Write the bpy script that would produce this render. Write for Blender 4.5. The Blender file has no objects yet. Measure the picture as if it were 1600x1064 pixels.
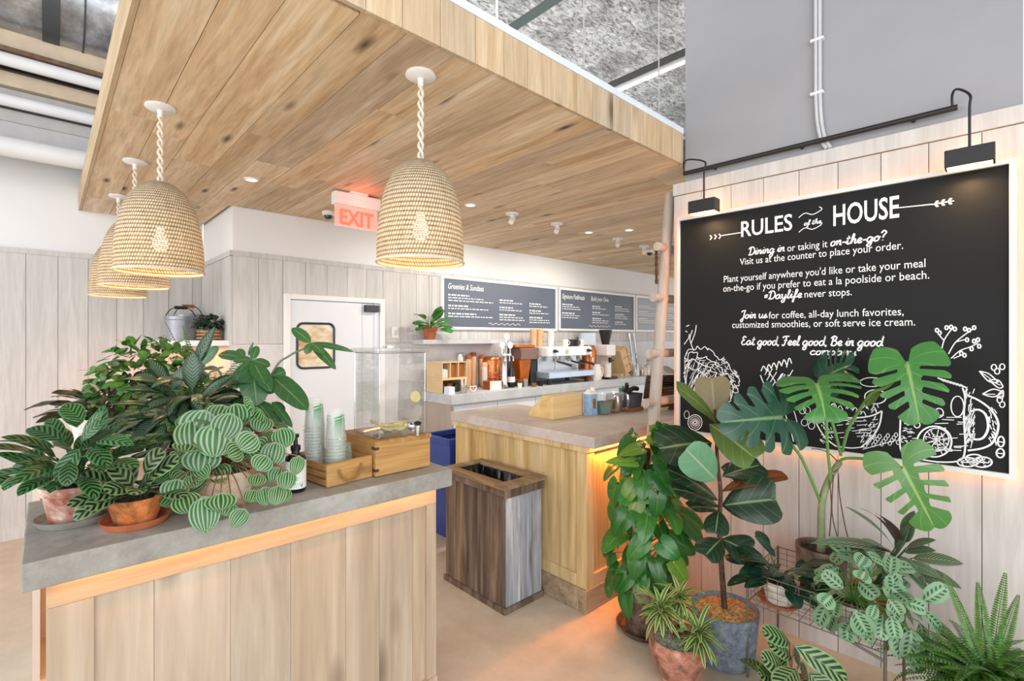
import bpy, bmesh, math, random
from mathutils import Vector, Matrix
random.seed(7)
S = bpy.context.scene
C = S.collection
# ------------------------------------------------------------------ camera
HE = 1.55                      # eye height in metres
FPX, CX, V0 = 775.0, 800.0, 528.0
TH = math.atan((1625 - CX) / FPX)
F = (math.cos(TH), math.sin(TH)); Rr = (math.sin(TH), -math.cos(TH))
cam = bpy.data.objects.new('camera', bpy.data.cameras.new('camera'))
C.objects.link(cam)
cam.location = (0, 0, HE)
cam.rotation_euler = (math.pi / 2, 0, -math.atan2(F[0], F[1]))
cam.data.sensor_width = 36.0
cam.data.lens = FPX / 1600 * 36
cam.data.shift_y = -(532 - V0) / 1600
cam.data.clip_start = 0.05
S.camera = cam
# ------------------------------------------------------------------ world, light, exposure
W = bpy.data.worlds.new('world'); S.world = W
W.use_nodes = True
wn = W.node_tree.nodes['Background']
wn.inputs[0].default_value = (0.975, 0.985, 1.0, 1)
wn.inputs[1].default_value = 1.15
S.view_settings.view_transform = 'Standard'
S.view_settings.look = 'None'
S.view_settings.gamma = 1.0
S.view_settings.exposure = 0.32
S.view_settings.use_curve_mapping = False
S.cycles.max_bounces = 8
S.cycles.diffuse_bounces = 5
S.cycles.transparent_max_bounces = 24
S.cycles.use_denoising = True
S.cycles.sample_clamp_indirect = 6.0

def light(name, kind, loc, energy, col=(1, 1, 1), size=0.1, size_y=None, rot=(0, 0, 0), spot=None, parent=None):
    d = bpy.data.lights.new(name, kind); d.energy = energy; d.color = col
    if kind == 'AREA':
        d.size = size
        if size_y: d.shape = 'RECTANGLE'; d.size_y = size_y
    elif kind != 'SUN':
        d.shadow_soft_size = size
    if spot: d.spot_size = spot; d.spot_blend = 0.6
    o = bpy.data.objects.new(name, d); C.objects.link(o); o.location = loc; o.rotation_euler = rot
    if parent: o.parent = parent; o.location = Vector(loc) - parent.location
    return o
WARM = (1.0, 0.50, 0.16)
# daylight through the glazed shop front behind the camera and the glazed side on the far left
light('shopfront_daylight', 'AREA', (-1.2, -2.6, 2.3), 150, (0.95, 0.97, 1.0), 6.0, 3.4, (math.radians(82), 0, math.radians(-25)))
light('side_daylight', 'AREA', (-3.6, 2.6, 2.2), 90, (0.95, 0.97, 1.0), 4.0, 3.0, (math.radians(80), 0, math.radians(-95)))
# unseen fill lights added above the canopy to brighten the rough ceiling
light('ceiling_fill', 'AREA', (3.0, 3.0, 2.95), 50, (1, 0.98, 0.95), 4.0, 2.5, (math.pi, 0, 0))
light('ceiling_fill', 'AREA', (0.9, 1.9, 2.95), 9, (1, 0.98, 0.95), 1.0, 0.6, (math.pi, 0, 0))
# ------------------------------------------------------------------ helpers
def ray(u, v):
    a = (u - CX) / FPX; b = (V0 - v) / FPX
    return Vector((F[0] + a * Rr[0], F[1] + a * Rr[1], b))
def at_d(u, v, D): return Vector((0, 0, HE)) + ray(u, v) * D
def at_z(u, v, z):
    d = ray(u, v); return Vector((0, 0, HE)) + d * ((z - HE) / d.z)
def at_y(u, v, y):
    d = ray(u, v); return Vector((0, 0, HE)) + d * (y / d.y)
def at_x(u, v, x):
    d = ray(u, v); return Vector((0, 0, HE)) + d * (x / d.x)
def depth(p): return p[0] * F[0] + p[1] * F[1]

def lin(h):
    h = h.lstrip('#'); o = []
    for i in (0, 2, 4):
        c = int(h[i:i + 2], 16) / 255
        o.append(c / 12.92 if c <= 0.04045 else ((c + 0.055) / 1.055) ** 2.4)
    return (*o, 1)

# ---- node helpers
class NT:
    def __init__(s, name):
        s.m = bpy.data.materials.new(name); s.m.use_nodes = True
        s.t = s.m.node_tree; s.n = s.t.nodes; s.b = s.n['Principled BSDF']; s.out = s.n['Material Output']
    def a(s, typ, **kw):
        nd = s.n.new(typ)
        for k, v in kw.items():
            if hasattr(nd, k) and not k.startswith('i_'): setattr(nd, k, v)
        return nd
    def l(s, o, i): s.t.links.new(o, i)
    def math(s, op, a, b=None, c=None, clamp=False):
        nd = s.n.new('ShaderNodeMath'); nd.operation = op; nd.use_clamp = clamp
        for i, x in enumerate((a, b, c)):
            if x is None: continue
            if isinstance(x, (int, float)): nd.inputs[i].default_value = x
            else: s.l(x, nd.inputs[i])
        return nd.outputs[0]
    def mix(s, fac, a, b, mode='MIX'):
        nd = s.n.new('ShaderNodeMix'); nd.data_type = 'RGBA'; nd.blend_type = mode
        for i, x in ((0, fac), (6, a), (7, b)):
            if isinstance(x, (int, float)): nd.inputs[i].default_value = x
            elif isinstance(x, tuple): nd.inputs[i].default_value = x
            else: s.l(x, nd.inputs[i])
        return nd.outputs[2]
    def ramp(s, fac, stops, interp='LINEAR'):
        nd = s.n.new('ShaderNodeValToRGB'); cr = nd.color_ramp; cr.interpolation = interp
        while len(cr.elements) < len(stops): cr.elements.new(0.5)
        for e, (p, c) in zip(cr.elements, stops):
            e.position = p; e.color = c if isinstance(c, tuple) else (c, c, c, 1)
        s.l(fac, nd.inputs[0]); return nd.outputs[0]
    def noise(s, vec, scale=5, detail=4, rough=0.55, dist=0.0):
        nd = s.n.new('ShaderNodeTexNoise'); nd.inputs['Scale'].default_value = scale
        nd.inputs['Detail'].default_value = detail; nd.inputs['Roughness'].default_value = rough
        nd.inputs['Distortion'].default_value = dist
        if vec is not None: s.l(vec, nd.inputs['Vector'])
        return nd.outputs[0]
    def vor(s, vec, scale=5, feat='F1'):
        nd = s.n.new('ShaderNodeTexVoronoi'); nd.feature = feat; nd.inputs['Scale'].default_value = scale
        s.l(vec, nd.inputs['Vector']); return nd.outputs[0]
    def coord(s, kind='Object'): return s.n.new('ShaderNodeTexCoord').outputs[kind]
    def mapv(s, vec, scale=(1, 1, 1), loc=(0, 0, 0), rot=(0, 0, 0)):
        nd = s.n.new('ShaderNodeMapping'); nd.inputs['Scale'].default_value = scale
        nd.inputs['Location'].default_value = loc; nd.inputs['Rotation'].default_value = rot
        s.l(vec, nd.inputs['Vector']); return nd.outputs[0]
    def island(s): return s.n.new('ShaderNodeNewGeometry').outputs['Random Per Island']
    def bump(s, h, strength=0.3, dist=0.005):
        nd = s.n.new('ShaderNodeBump'); nd.inputs['Strength'].default_value = strength
        nd.inputs['Distance'].default_value = dist
        s.l(h, nd.inputs['Height']); s.l(nd.outputs[0], s.b.inputs['Normal'])
    def col(s, c):
        if isinstance(c, tuple): s.b.inputs['Base Color'].default_value = c
        else: s.l(c, s.b.inputs['Base Color'])
    def set(s, rough=None, metal=None, spec=None, alpha=None, emit=None, es=None, trans=None, ior=None):
        I = s.b.inputs
        if rough is not None: I['Roughness'].default_value = rough
        if metal is not None: I['Metallic'].default_value = metal
        if spec is not None: I['Specular IOR Level'].default_value = spec
        if trans is not None: I['Transmission Weight'].default_value = trans
        if ior is not None: I['IOR'].default_value = ior
        if emit is not None: I['Emission Color'].default_value = emit; I['Emission Strength'].default_value = es
        return s

def plain(name, c, rough=0.5, metal=0.0, var=0.06, scale=12, bump=0.0, spec=0.5, emit=None, es=0):
    n = NT(name); c = lin(c) if isinstance(c, str) else c
    f = n.noise(n.coord(), scale, 5)
    d = tuple(x * (1 - var) for x in c[:3]) + (1,); e = tuple(min(1, x * (1 + var)) for x in c[:3]) + (1,)
    n.col(n.ramp(f, [(0.3, d), (0.7, e)])); n.set(rough, metal, spec, emit=emit, es=es)
    if bump: n.bump(f, bump, 0.003)
    return n.m

def wood(name, c_dark, c_mid, c_light, axis='Y', grain=1.0, knots=0.0, var=0.35, streak=0.5, rough=0.55, bump=0.15):
    n = NT(name); co = n.coord(); isl = n.island()
    ov = n.n.new('ShaderNodeVectorMath'); ov.operation = 'ADD'
    cx = n.n.new('ShaderNodeCombineXYZ')
    k = n.math('MULTIPLY', isl, 37.0)
    for i in range(3): n.l(k, cx.inputs[i])
    n.l(co, ov.inputs[0]); n.l(cx.outputs[0], ov.inputs[1]); v = ov.outputs[0]
    a, s_ = 16 * grain, 1.1 * grain
    sc = {'X': (s_, a, a), 'Y': (a, s_, a), 'Z': (a, a, s_)}[axis]
    mv = n.mapv(v, sc)
    g1 = n.noise(mv, 1.0, 5, 0.6, 0.9)
    sc2 = tuple(x * 5.5 for x in sc)
    g2 = n.noise(n.mapv(v, sc2), 1.0, 3, 0.6, 0.2)
    c = n.ramp(g1, [(0.28, lin(c_dark)), (0.5, lin(c_mid)), (0.72, lin(c_light))])
    fine = n.ramp(g2, [(0.35, 0.62), (0.6, 1.0)])
    c = n.mix(streak, c, n.mix(1.0, c, fine, 'MULTIPLY'))
    if knots:
        kv = n.mapv(v, {'X': (1.1, 4, 4), 'Y': (4, 1.1, 4), 'Z': (4, 4, 1.1)}[axis])
        vd = n.vor(kv, knots)
        c = n.mix(n.ramp(vd, [(0.035, 0.92), (0.09, 0.45), (0.16, 0.0)]), c, lin('#3a2412'))
    hv = n.n.new('ShaderNodeHueSaturation')
    n.l(n.math('MULTIPLY_ADD', isl, var, 1 - var * 0.5), hv.inputs['Value'])
    n.l(n.math('MULTIPLY_ADD', n.math('FRACT', n.math('MULTIPLY', isl, 7.31)), 0.2, 0.88), hv.inputs['Saturation'])
    n.l(c, hv.inputs['Color'])
    n.col(hv.outputs[0]); n.set(rough, spec=0.35); n.bump(g2, bump, 0.002)
    return n.m

# ---- mesh helpers
def BM(): return bmesh.new()
def quad(bm, *ps):
    return bm.faces.new([bm.verts.new(p) for p in ps])
def box(bm, x0, x1, y0, y1, z0, z1, M=None):
    vs = [bm.verts.new((x, y, z)) for x in (x0, x1) for y in (y0, y1) for z in (z0, z1)]
    if M is not None:
        for v in vs: v.co = M @ v.co
    for f in ((0, 1, 3, 2), (4, 6, 7, 5), (0, 4, 5, 1), (2, 3, 7, 6), (0, 2, 6, 4), (1, 5, 7, 3)):
        bm.faces.new([vs[i] for i in f])
    return vs
def frame3(d):
    d = d.normalized(); a = Vector((0, 0, 1)) if abs(d.z) < 0.9 else Vector((1, 0, 0))
    x = d.cross(a).normalized(); return x, d.cross(x).normalized()
def tube(bm, pts, r, n=8, cap=True):
    pts = [Vector(p) for p in pts]; N = len(pts)
    rs = r if isinstance(r, (list, tuple)) else [r] * N
    rings = []; x = None
    for i, p in enumerate(pts):
        d = (pts[min(i + 1, N - 1)] - pts[max(i - 1, 0)])
        if d.length < 1e-9: d = Vector((0, 0, 1))
        d.normalize()
        if x is None: x, y = frame3(d)
        else:
            x = (x - d * x.dot(d))
            if x.length < 1e-6: x, _ = frame3(d)
            x.normalize(); y = d.cross(x)
        rings.append([bm.verts.new(p + (x * math.cos(2 * math.pi * k / n) + y * math.sin(2 * math.pi * k / n)) * rs[i]) for k in range(n)])
    for a, b in zip(rings, rings[1:]):
        for k in range(n): bm.faces.new((a[k], a[(k + 1) % n], b[(k + 1) % n], b[k]))
    if cap:
        bm.faces.new(rings[0][::-1]); bm.faces.new(rings[-1])
def cyl(bm, c, r, z0, z1, n=24, r1=None):
    lathe(bm, [(0, z0), (r, z0), (r if r1 is None else r1, z1), (0, z1)], c, n)
def lathe(bm, prof, c=(0, 0), n=24, sx=1, sy=1, M=None):
    rings = []
    uvl = bm.loops.layers.uv.verify()
    for r, z in prof:
        if r < 1e-6:
            rings.append([bm.verts.new((c[0], c[1], z))])
        else:
            rings.append([bm.verts.new((c[0] + sx * r * math.cos(2 * math.pi * k / n), c[1] + sy * r * math.sin(2 * math.pi * k / n), z)) for k in range(n)])
    L = len(rings)
    for i, (a, b) in enumerate(zip(rings, rings[1:])):
        for k in range(n):
            k2 = (k + 1) % n
            vs = []
            for rr, j, row in ((a, k, i), (a, k2, i), (b, k2, i + 1), (b, k, i + 1)):
                vv = rr[0] if len(rr) == 1 else rr[j]
                if vv not in [q[0] for q in vs]: vs.append((vv, (k if j == k else k + 1) / n, row / (L - 1)))
            if len(vs) >= 3:
                f = bm.faces.new([q[0] for q in vs])
                for lp, q in zip(f.loops, vs): lp[uvl].uv = (q[1], q[2])
    if M is not None:
        for rr in rings:
            for v in rr: v.co = M @ v.co
def prism(bm, outline, z0, z1):
    a = [bm.verts.new((x, y, z0)) for x, y in outline]; b = [bm.verts.new((x, y, z1)) for x, y in outline]
    n = len(a)
    bm.faces.new(a[::-1]); bm.faces.new(b)
    for i in range(n): bm.faces.new((a[i], a[(i + 1) % n], b[(i + 1) % n], b[i]))
def rrect(x0, x1, y0, y1, r, n=6):
    o = []
    for cx, cy, a0 in ((x1 - r, y0 + r, -90), (x1 - r, y1 - r, 0), (x0 + r, y1 - r, 90), (x0 + r, y0 + r, 180)):
        for i in range(n + 1):
            t = math.radians(a0 + 90 * i / n); o.append((cx + r * math.cos(t), cy + r * math.sin(t)))
    return o
def xform(bm, M, start=0):
    bm.verts.ensure_lookup_table()
    for v in bm.verts[start:]: v.co = M @ v.co
def obj(name, bm, mat, parent=None, smooth=False, bevel=0.0, kind=None, recalc=True):
    if recalc and bm.faces: bmesh.ops.recalc_face_normals(bm, faces=bm.faces)
    me = bpy.data.meshes.new(name)
    if parent is not None:
        for v in bm.verts: v.co -= parent.location if parent.parent is None else parent.location + parent.parent.location
    elif bm.verts:
        xs = [v.co for v in bm.verts]
        o0 = Vector((sum(p.x for p in xs) / len(xs), sum(p.y for p in xs) / len(xs), min(p.z for p in xs)))
        for v in bm.verts: v.co -= o0
    bm.to_mesh(me); bm.free()
    o = bpy.data.objects.new(name, me); C.objects.link(o)
    if parent is not None: o.parent = parent
    else: o.location = o0
    for mm in (mat if isinstance(mat, list) else [mat]): me.materials.append(mm)
    if smooth:
        for p in me.polygons: p.use_smooth = True
        if smooth != 'all':
            try: me.set_sharp_from_angle(angle=math.radians(40))
            except Exception: pass
    if bevel:
        b = o.modifiers.new('edge', 'BEVEL'); b.width = bevel; b.segments = 2; b.limit_method = 'ANGLE'; b.harden_normals = False
    if kind: o['kind'] = kind
    return o
def tag(o, label, cat, group=None):
    o['label'] = label; o['category'] = cat
    if group: o['group'] = group
    return o
def thing(name, label, cat, loc=(0, 0, 0), group=None):
    o = bpy.data.objects.new(name, None); C.objects.link(o); o.location = loc; o.empty_display_size = 0.05
    return tag(o, label, cat, group)
def struct(name, bm, mat, **k): return obj(name, bm, mat, kind='structure', **k)
def dup(root, loc, label=None, group=None, rotz=0.0, scale=None):
    r = root.copy(); C.objects.link(r); r.location = loc; r.rotation_euler = (0, 0, rotz)
    if scale: r.scale = (scale,) * 3
    if label: r['label'] = label
    if group: r['group'] = group
    for ch in list(root.children):
        c = ch.copy(); C.objects.link(c); c.parent = r
        for g in list(ch.children):
            d = g.copy(); C.objects.link(d); d.parent = c
    return r

# ---- leaves
def leaf(bm, base, d, nrm, L, Wd, a=0.6, b=0.9, bend=0.6, fold=0.25, wave=0.0, slant=0.35, heart=0.0, ns=9, nt=3, slits=None, t0=0.45, twist=0.0):
    """A leaf blade: midrib arc from base along d, blade normal nrm. a, b shape the outline; heart = share of ribs that fan back into basal lobes; slits cut the margin."""
    uvl = bm.loops.layers.uv.verify()
    d = Vector(d).normalized(); nrm = Vector(nrm); nrm = nrm - d * nrm.dot(d)
    if nrm.length < 1e-4: nrm = frame3(d)[0]
    nrm.normalize(); lat = d.cross(nrm).normalized()
    smax = a / (a + b); wm = (smax ** a) * ((1 - smax) ** b)
    P = Vector(base); grid = []; ph0 = random.random() * 6
    for i in range(ns + 1):
        s = i / ns
        sm_ = max(0.0, (s - heart) / (1 - heart)); pm = max(0.0, ((i - 1) / ns - heart) / (1 - heart)) if i else 0.0
        ang = bend * sm_
        dd = d * math.cos(ang) - nrm * math.sin(ang); nn = nrm * math.cos(ang) + d * math.sin(ang)
        if i: P = P + dd * (L * (sm_ - pm))
        if heart:
            if s <= heart:
                q = s / heart; sl = -1.25 + 1.4 * q; w = Wd * 0.5 * (0.40 + 0.60 * math.sin(q * 1.5708)) / max(0.75, math.cos(sl))
            else: sl = 0.15 + slant * sm_; w = Wd * 0.5 * max(0.0, 1 - sm_ ** 1.7) ** b
        else:
            w = (max(s, 0.0) ** a) * ((1 - s) ** b) / wm * Wd * 0.5 if 0 < s < 1 else 0.0
            sl = slant
        if slits:
            for q_, hw_ in slits: w *= 1 - 0.20 * math.exp(-((s - q_ - 0.015) / (1.5 * hw_ + 0.012)) ** 2)
        lt = lat
        if twist:
            q = twist * s; lt = lat * math.cos(q) + nn * math.sin(q)
        row = []
        for j in range(-nt, nt + 1):
            t = j / nt; at = abs(t)
            q = P + (lt * (t * math.cos(sl)) + dd * (at * math.sin(sl))) * w
            q += nn * (fold * at - 0.55 * fold * at * at * (1.6)) * w + nn * (wave * Wd * at * math.sin(ph0 + s * 14 + (2 if t > 0 else 0)))
            row.append((bm.verts.new(q), t * 0.5 + 0.5, s))
        grid.append(row)
    for i in range(ns):
        sm = (i + 0.5) / ns
        for j in range(2 * nt):
            if slits:
                t = abs((j + 0.5) / nt - 1)
                side = 0 if j < nt else 1
                if t > t0 and any(abs(sm - q - side * 0.03) < 0.5 / ns + hw for q, hw in slits) : continue
            A, B, Cc, D = grid[i][j], grid[i][j + 1], grid[i + 1][j + 1], grid[i + 1][j]
            try: f = bm.faces.new((A[0], B[0], Cc[0], D[0]))
            except ValueError: continue
            for lp, q in zip(f.loops, (A, B, Cc, D)): lp[uvl].uv = (q[1], q[2])
            f.smooth = True
def loose(bm): bmesh.ops.delete(bm, geom=[v for v in bm.verts if not v.link_faces], context='VERTS')
TOCAM = lambda p: (Vector((0, 0, HE)) - Vector(p)).normalized()
def leafpx(bm, p0, p1, Wpx, face=0.6, up=(0, 0, 1), **k):
    """A leaf between two points given as (u, v, depth); Wpx its full width in px at its own depth."""
    A, B = at_d(*p0), at_d(*p1); d = B - A
    n = TOCAM(A) * face + Vector(up) * (1 - face)
    bend = k.get('bend', 0.4)
    dn = d.normalized(); nn = (n - dn * n.dot(dn)).normalized()
    # start raised so that the drooping arc ends near the tip
    d0 = dn * math.cos(bend / 2) + nn * math.sin(bend / 2)
    leaf(bm, A, d0, n, d.length * (1 + bend * bend / 24), Wpx * (p0[2] + p1[2]) / 2 / FPX, **k)

def leaf_mat(name, pat, c1, c2, c3=None, n_=8, k_=0.3, rough=0.38, var=0.35, back=None, trans=0.14, hue=0.03, dk=0.70):
    n = NT(name); c1, c2 = lin(c1), lin(c2); c3 = lin(c3) if c3 else c2
    uv = n.coord('UV'); sx = n.n.new('ShaderNodeSeparateXYZ'); n.l(uv, sx.inputs[0]); u, v = sx.outputs[0], sx.outputs[1]
    t = n.math('MULTIPLY', n.math('ABSOLUTE', n.math('SUBTRACT', u, 0.5)), 2.0)
    isl = n.island(); nz = n.noise(n.coord(), 60, 3)
    def wave(x, lo, hi):   # soft square wave of phase x
        return n.ramp(n.math('ABSOLUTE', n.math('SUBTRACT', n.math('FRACT', x), 0.5)), [(lo, 1.0), (hi, 0.0)])
    mid = n.ramp(t, [(0.0, 1.0), (0.03, 0.9), (0.075, 0.0)])
    if pat == 'plain':
        ph = n.math('SUBTRACT', n.math('MULTIPLY', v, float(n_)), n.math('MULTIPLY', t, k_ * n_ * 0.5))
        vein = n.math('MULTIPLY', wave(ph, 0.012, 0.05), 0.38)
        c = n.mix(n.math('MAXIMUM', mid, vein), n.mix(nz, c1, c3), c2)
    elif pat == 'feather':     # calathea: dark feathers on light green
        ph = n.math('SUBTRACT', n.math('MULTIPLY', v, float(n_)), n.math('MULTIPLY', t, k_ * n_ * 0.5))
        w = wave(ph, 0.22, 0.32)
        edge = n.ramp(t, [(0.80, 1.0), (0.93, 0.0)])
        c = n.mix(n.math('MULTIPLY', w, edge), c1, c2); c = n.mix(n.math('MULTIPLY', mid, 0.7), c, c3)
    elif pat == 'melon':       # watermelon peperomia
        w = wave(n.math('MULTIPLY', n.math('ADD', t, 0.10), 3.9), 0.22, 0.36)
        c = n.mix(w, c1, c2); c = n.mix(n.math('MULTIPLY', n.ramp(v, [(0.0, 1.0), (0.12, 0.0)]), 0.6), c, c3)
    elif pat == 'edge':        # cream margined
        e = n.ramp(n.math('ADD', t, n.math('MULTIPLY_ADD', nz, 0.2, -0.1)), [(0.5, 0.0), (0.6, 1.0)])
        c = n.mix(e, c1, c2)
    elif pat == 'silver':      # aglaonema: silvery feathered centre
        ph = n.math('SUBTRACT', n.math('MULTIPLY', v, float(n_)), n.math('MULTIPLY', t, k_ * n_ * 0.5))
        w = n.math('MULTIPLY', wave(ph, 0.2, 0.4), n.ramp(n.math('ADD', t, n.math('MULTIPLY_ADD', nz, 0.6, -0.3)), [(0.45, 1.0), (0.75, 0.0)]))
        c = n.mix(n.math('MULTIPLY', w, 0.62), c1, c2); c = n.mix(n.math('MULTIPLY', mid, 0.5), c, c3)
    elif pat == 'blotch':      # prayer plant: dark blotches each side of the midrib
        ph = n.math('SUBTRACT', n.math('MULTIPLY', v, float(n_)), n.math('MULTIPLY', t, k_ * n_ * 0.5))
        w = n.math('MULTIPLY', wave(ph, 0.2, 0.3), n.ramp(t, [(0.14, 0.0), (0.22, 1.0), (0.5, 1.0), (0.62, 0.0)]))
        c = n.mix(w, c1, c2); c = n.mix(n.math('MULTIPLY', mid, 0.7), c, c3)
    hv = n.n.new('ShaderNodeHueSaturation')
    n.l(n.math('MULTIPLY_ADD', isl, var * dk, (1 - var * 0.55) * dk), hv.inputs['Value'])
    n.l(n.math('MULTIPLY_ADD', n.math('FRACT', n.math('MULTIPLY', isl, 5.7)), hue, 0.5 - hue * 0.5), hv.inputs['Hue'])
    n.l(c, hv.inputs['Color']); c = hv.outputs[0]
    if back:
        g = n.n.new('ShaderNodeNewGeometry'); c = n.mix(g.outputs['Backfacing'], c, lin(back))
    n.col(c); n.set(rough, spec=0.45)
    tr = n.n.new('ShaderNodeBsdfTranslucent'); n.l(n.mix(1.0, c, (0.95, 1.0, 0.5, 1), 'MULTIPLY'), tr.inputs[0])
    ms = n.n.new('ShaderNodeMixShader'); ms.inputs[0].default_value = trans
    n.l(n.b.outputs[0], ms.inputs[1]); n.l(tr.outputs[0], ms.inputs[2]); n.l(ms.outputs[0], n.out.inputs[0])
    return n.m

# ---- text
def text_bm(bm, body, M, size=1.0, width=None, height=None, bold=0.0, shear=0.0, align='LEFT', space=1.0, ext=0.0):
    cu = bpy.data.curves.new('t', 'FONT'); cu.body = body; cu.size = 1.0; cu.offset = bold; cu.shear = shear
    cu.space_character = space; cu.resolution_u = 3
    o = bpy.data.objects.new('t', cu); C.objects.link(o)
    dg = bpy.context.evaluated_depsgraph_get(); dg.update()
    me = bpy.data.meshes.new_from_object(o.evaluated_get(dg))
    xs = [v.co.x for v in me.vertices]; ys = [v.co.y for v in me.vertices]
    x0, x1 = min(xs), max(xs)
    sx = (width / (x1 - x0)) if width else size
    sy = (height / (0.70)) if height else (size if not width else sx)
    off = {'LEFT': -x0, 'CENTER': -(x0 + x1) / 2, 'RIGHT': -x1}[align]
    vs = [bm.verts.new(M @ Vector(((v.co.x + off) * sx, v.co.y * sy, ext))) for v in me.vertices]
    for p in me.polygons:
        try: bm.faces.new([vs[i] for i in p.vertices])
        except ValueError: pass
    bpy.data.objects.remove(o); bpy.data.meshes.remove(me); bpy.data.curves.remove(cu)
def crom(pts, n=5):
    if len(pts) < 3: return pts
    o = []; P = [pts[0]] + list(pts) + [pts[-1]]
    for i in range(1, len(P) - 2):
        p0, p1, p2, p3 = P[i - 1:i + 3]
        for k in range(n):
            t = k / n
            o.append(tuple(0.5 * (2 * b + (c - a) * t + (2 * a - 5 * b + 4 * c - d) * t * t + (3 * b - a - 3 * c + d) * t ** 3) for a, b, c, d in zip(p0, p1, p2, p3)))
    o.append(tuple(pts[-1])); return o
def ribbon(bm, pts, w, M, z=0.0):
    """a flat chalk stroke in the local plane of M"""
    L = len(pts)
    if L < 2: return
    ws = w if isinstance(w, (list, tuple)) else [w] * L
    prev = None
    for i in range(L):
        a = pts[max(i - 1, 0)]; b = pts[min(i + 1, L - 1)]
        dx, dy = b[0] - a[0], b[1] - a[1]; l = math.hypot(dx, dy) or 1e-9
        nx, ny = -dy / l * ws[i] / 2, dx / l * ws[i] / 2
        p, q = bm.verts.new(M @ Vector((pts[i][0] + nx, pts[i][1] + ny, z))), bm.verts.new(M @ Vector((pts[i][0] - nx, pts[i][1] - ny, z)))
        if prev: bm.faces.new((prev[0], prev[1], q, p))
        prev = (p, q)
# ------------------------------------------------------------------ materials
def concrete(name, c1, c2, c3, rough=0.55, bump=0.1, sc=3.0):
    n = NT(name); co = n.coord()
    a = n.noise(co, sc, 6, 0.6, 0.6); b = n.noise(co, sc * 9, 5, 0.7)
    c = n.ramp(a, [(0.3, lin(c1)), (0.52, lin(c2)), (0.72, lin(c3))])
    c = n.mix(0.25, c, n.ramp(b, [(0.35, lin(c1)), (0.65, lin(c3))]))
    n.col(c); n.set(rough, spec=0.4); n.bump(b, bump, 0.002); return n.m
m_floor = concrete('polished_concrete', '#a79b88', '#c3b7a4', '#d2c7b4', 0.42, 0.03, 0.9)
m_slabtop = concrete('grey_concrete', '#77736b', '#959189', '#b5b4b0', 0.5, 0.12, 3.5)
m_drywall = plain('white_plaster', '#e6e6e6', 0.8, var=0.015, scale=3)
m_greywall = plain('grey_plaster', '#9a9a9d', 0.85, var=0.03, scale=4)
m_panel = wood('whitewashed_boards', '#bfbcb8', '#cbc9c6', '#d4d3d1', 'Z', 0.8, var=0.07, streak=0.25, rough=0.7, bump=0.05)
m_panelr = wood('painted_boards', '#bcb7b1', '#c8c3be', '#d2cec9', 'Z', 0.8, var=0.06, streak=0.2, rough=0.7, bump=0.05)
m_groove = plain('joint_shadow_grey', '#8f8c88', 0.9)
m_slabwood = wood('knotty_oak', '#c29f77', '#dfc4a0', '#eedcc0', 'Y', 0.8, knots=1.5, var=0.26, streak=0.5, rough=0.6)
m_fascia = wood('pale_oak', '#b89d7b', '#ccb494', '#dac6aa', 'Z', 0.9, knots=0.9, var=0.2, streak=0.4)
m_white = plain('white_paint', '#ecebe9', 0.45, var=0.01)
m_black = plain('black_metal', '#1b1b1c', 0.45, var=0.05)
m_tan = plain('tan_beam', '#c9b79f', 0.8, var=0.1, scale=8)
m_pipe = plain('white_pipe', '#dcdcdd', 0.5, var=0.03, scale=6)
m_rust = plain('rusty_ledge', '#6b5343', 0.9, var=0.4, scale=25)
m_decking = plain('grey_deck', '#b2b0ae', 0.8, var=0.06)
def duct_mat():
    n = NT('galvanised_duct'); co = n.coord()
    a = n.noise(co, 5, 6, 0.7); c = n.ramp(a, [(0.35, lin('#7d8084')), (0.55, lin('#a9acb0')), (0.66, lin('#cdd0d3'))])
    c = n.mix(n.ramp(n.vor(co, 9), [(0.05, 0.5), (0.12, 0.0)]), c, lin('#e8e8e8'))
    n.col(c); n.set(0.35, 0.75); return n.m
m_duct = duct_mat()
def insul_mat():
    n = NT('sprayed_insulation'); co = n.coord()
    a = n.noise(n.mapv(co, (9, 22, 9), rot=(0, 0, 0.6)), 1.0, 8, 0.75, 1.6); b = n.noise(co, 2.2, 5, 0.65)
    c = n.ramp(a, [(0.36, lin('#5f5e5c')), (0.45, lin('#adadab')), (0.53, lin('#e4e5e5')), (0.62, lin('#fbfbfb'))])
    c = n.mix(n.ramp(b, [(0.38, 0.5), (0.56, 0.0)]), c, lin('#565350'))
    n.col(c); n.set(0.95); n.bump(a, 1.0, 0.05); return n.m
m_insul = insul_mat()

# ------------------------------------------------------------------ floor, ceiling, walls
def plane_grid(x0, x1, y0, y1, z, n=1):
    b = BM(); quad(b, (x0, y0, z), (x1, y0, z), (x1, y1, z), (x0, y1, z)); return b
b = BM(); box(b, -4, 10, -3, 5.6, -0.1, 0.0); struct('floor', b, m_floor)
CEIL = 4.25
b = BM(); box(b, -4, 10, -3, 5.6, CEIL, CEIL + 0.1); struct('ceiling', b, m_insul)

def boards(bm, x0, x1, z0, z1, w, gap, th, M, jitter=0.0):
    """vertical boards as separate islands; M places (x right, y out of the wall, z up)"""
    x = x0
    while x < x1 - 1e-4:
        ww = w * (1 + random.uniform(-jitter, jitter)); xe = min(x + ww, x1)
        box(bm, x + gap / 2, xe - gap / 2, -th, 0, z0, z1, M); x = xe
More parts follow.
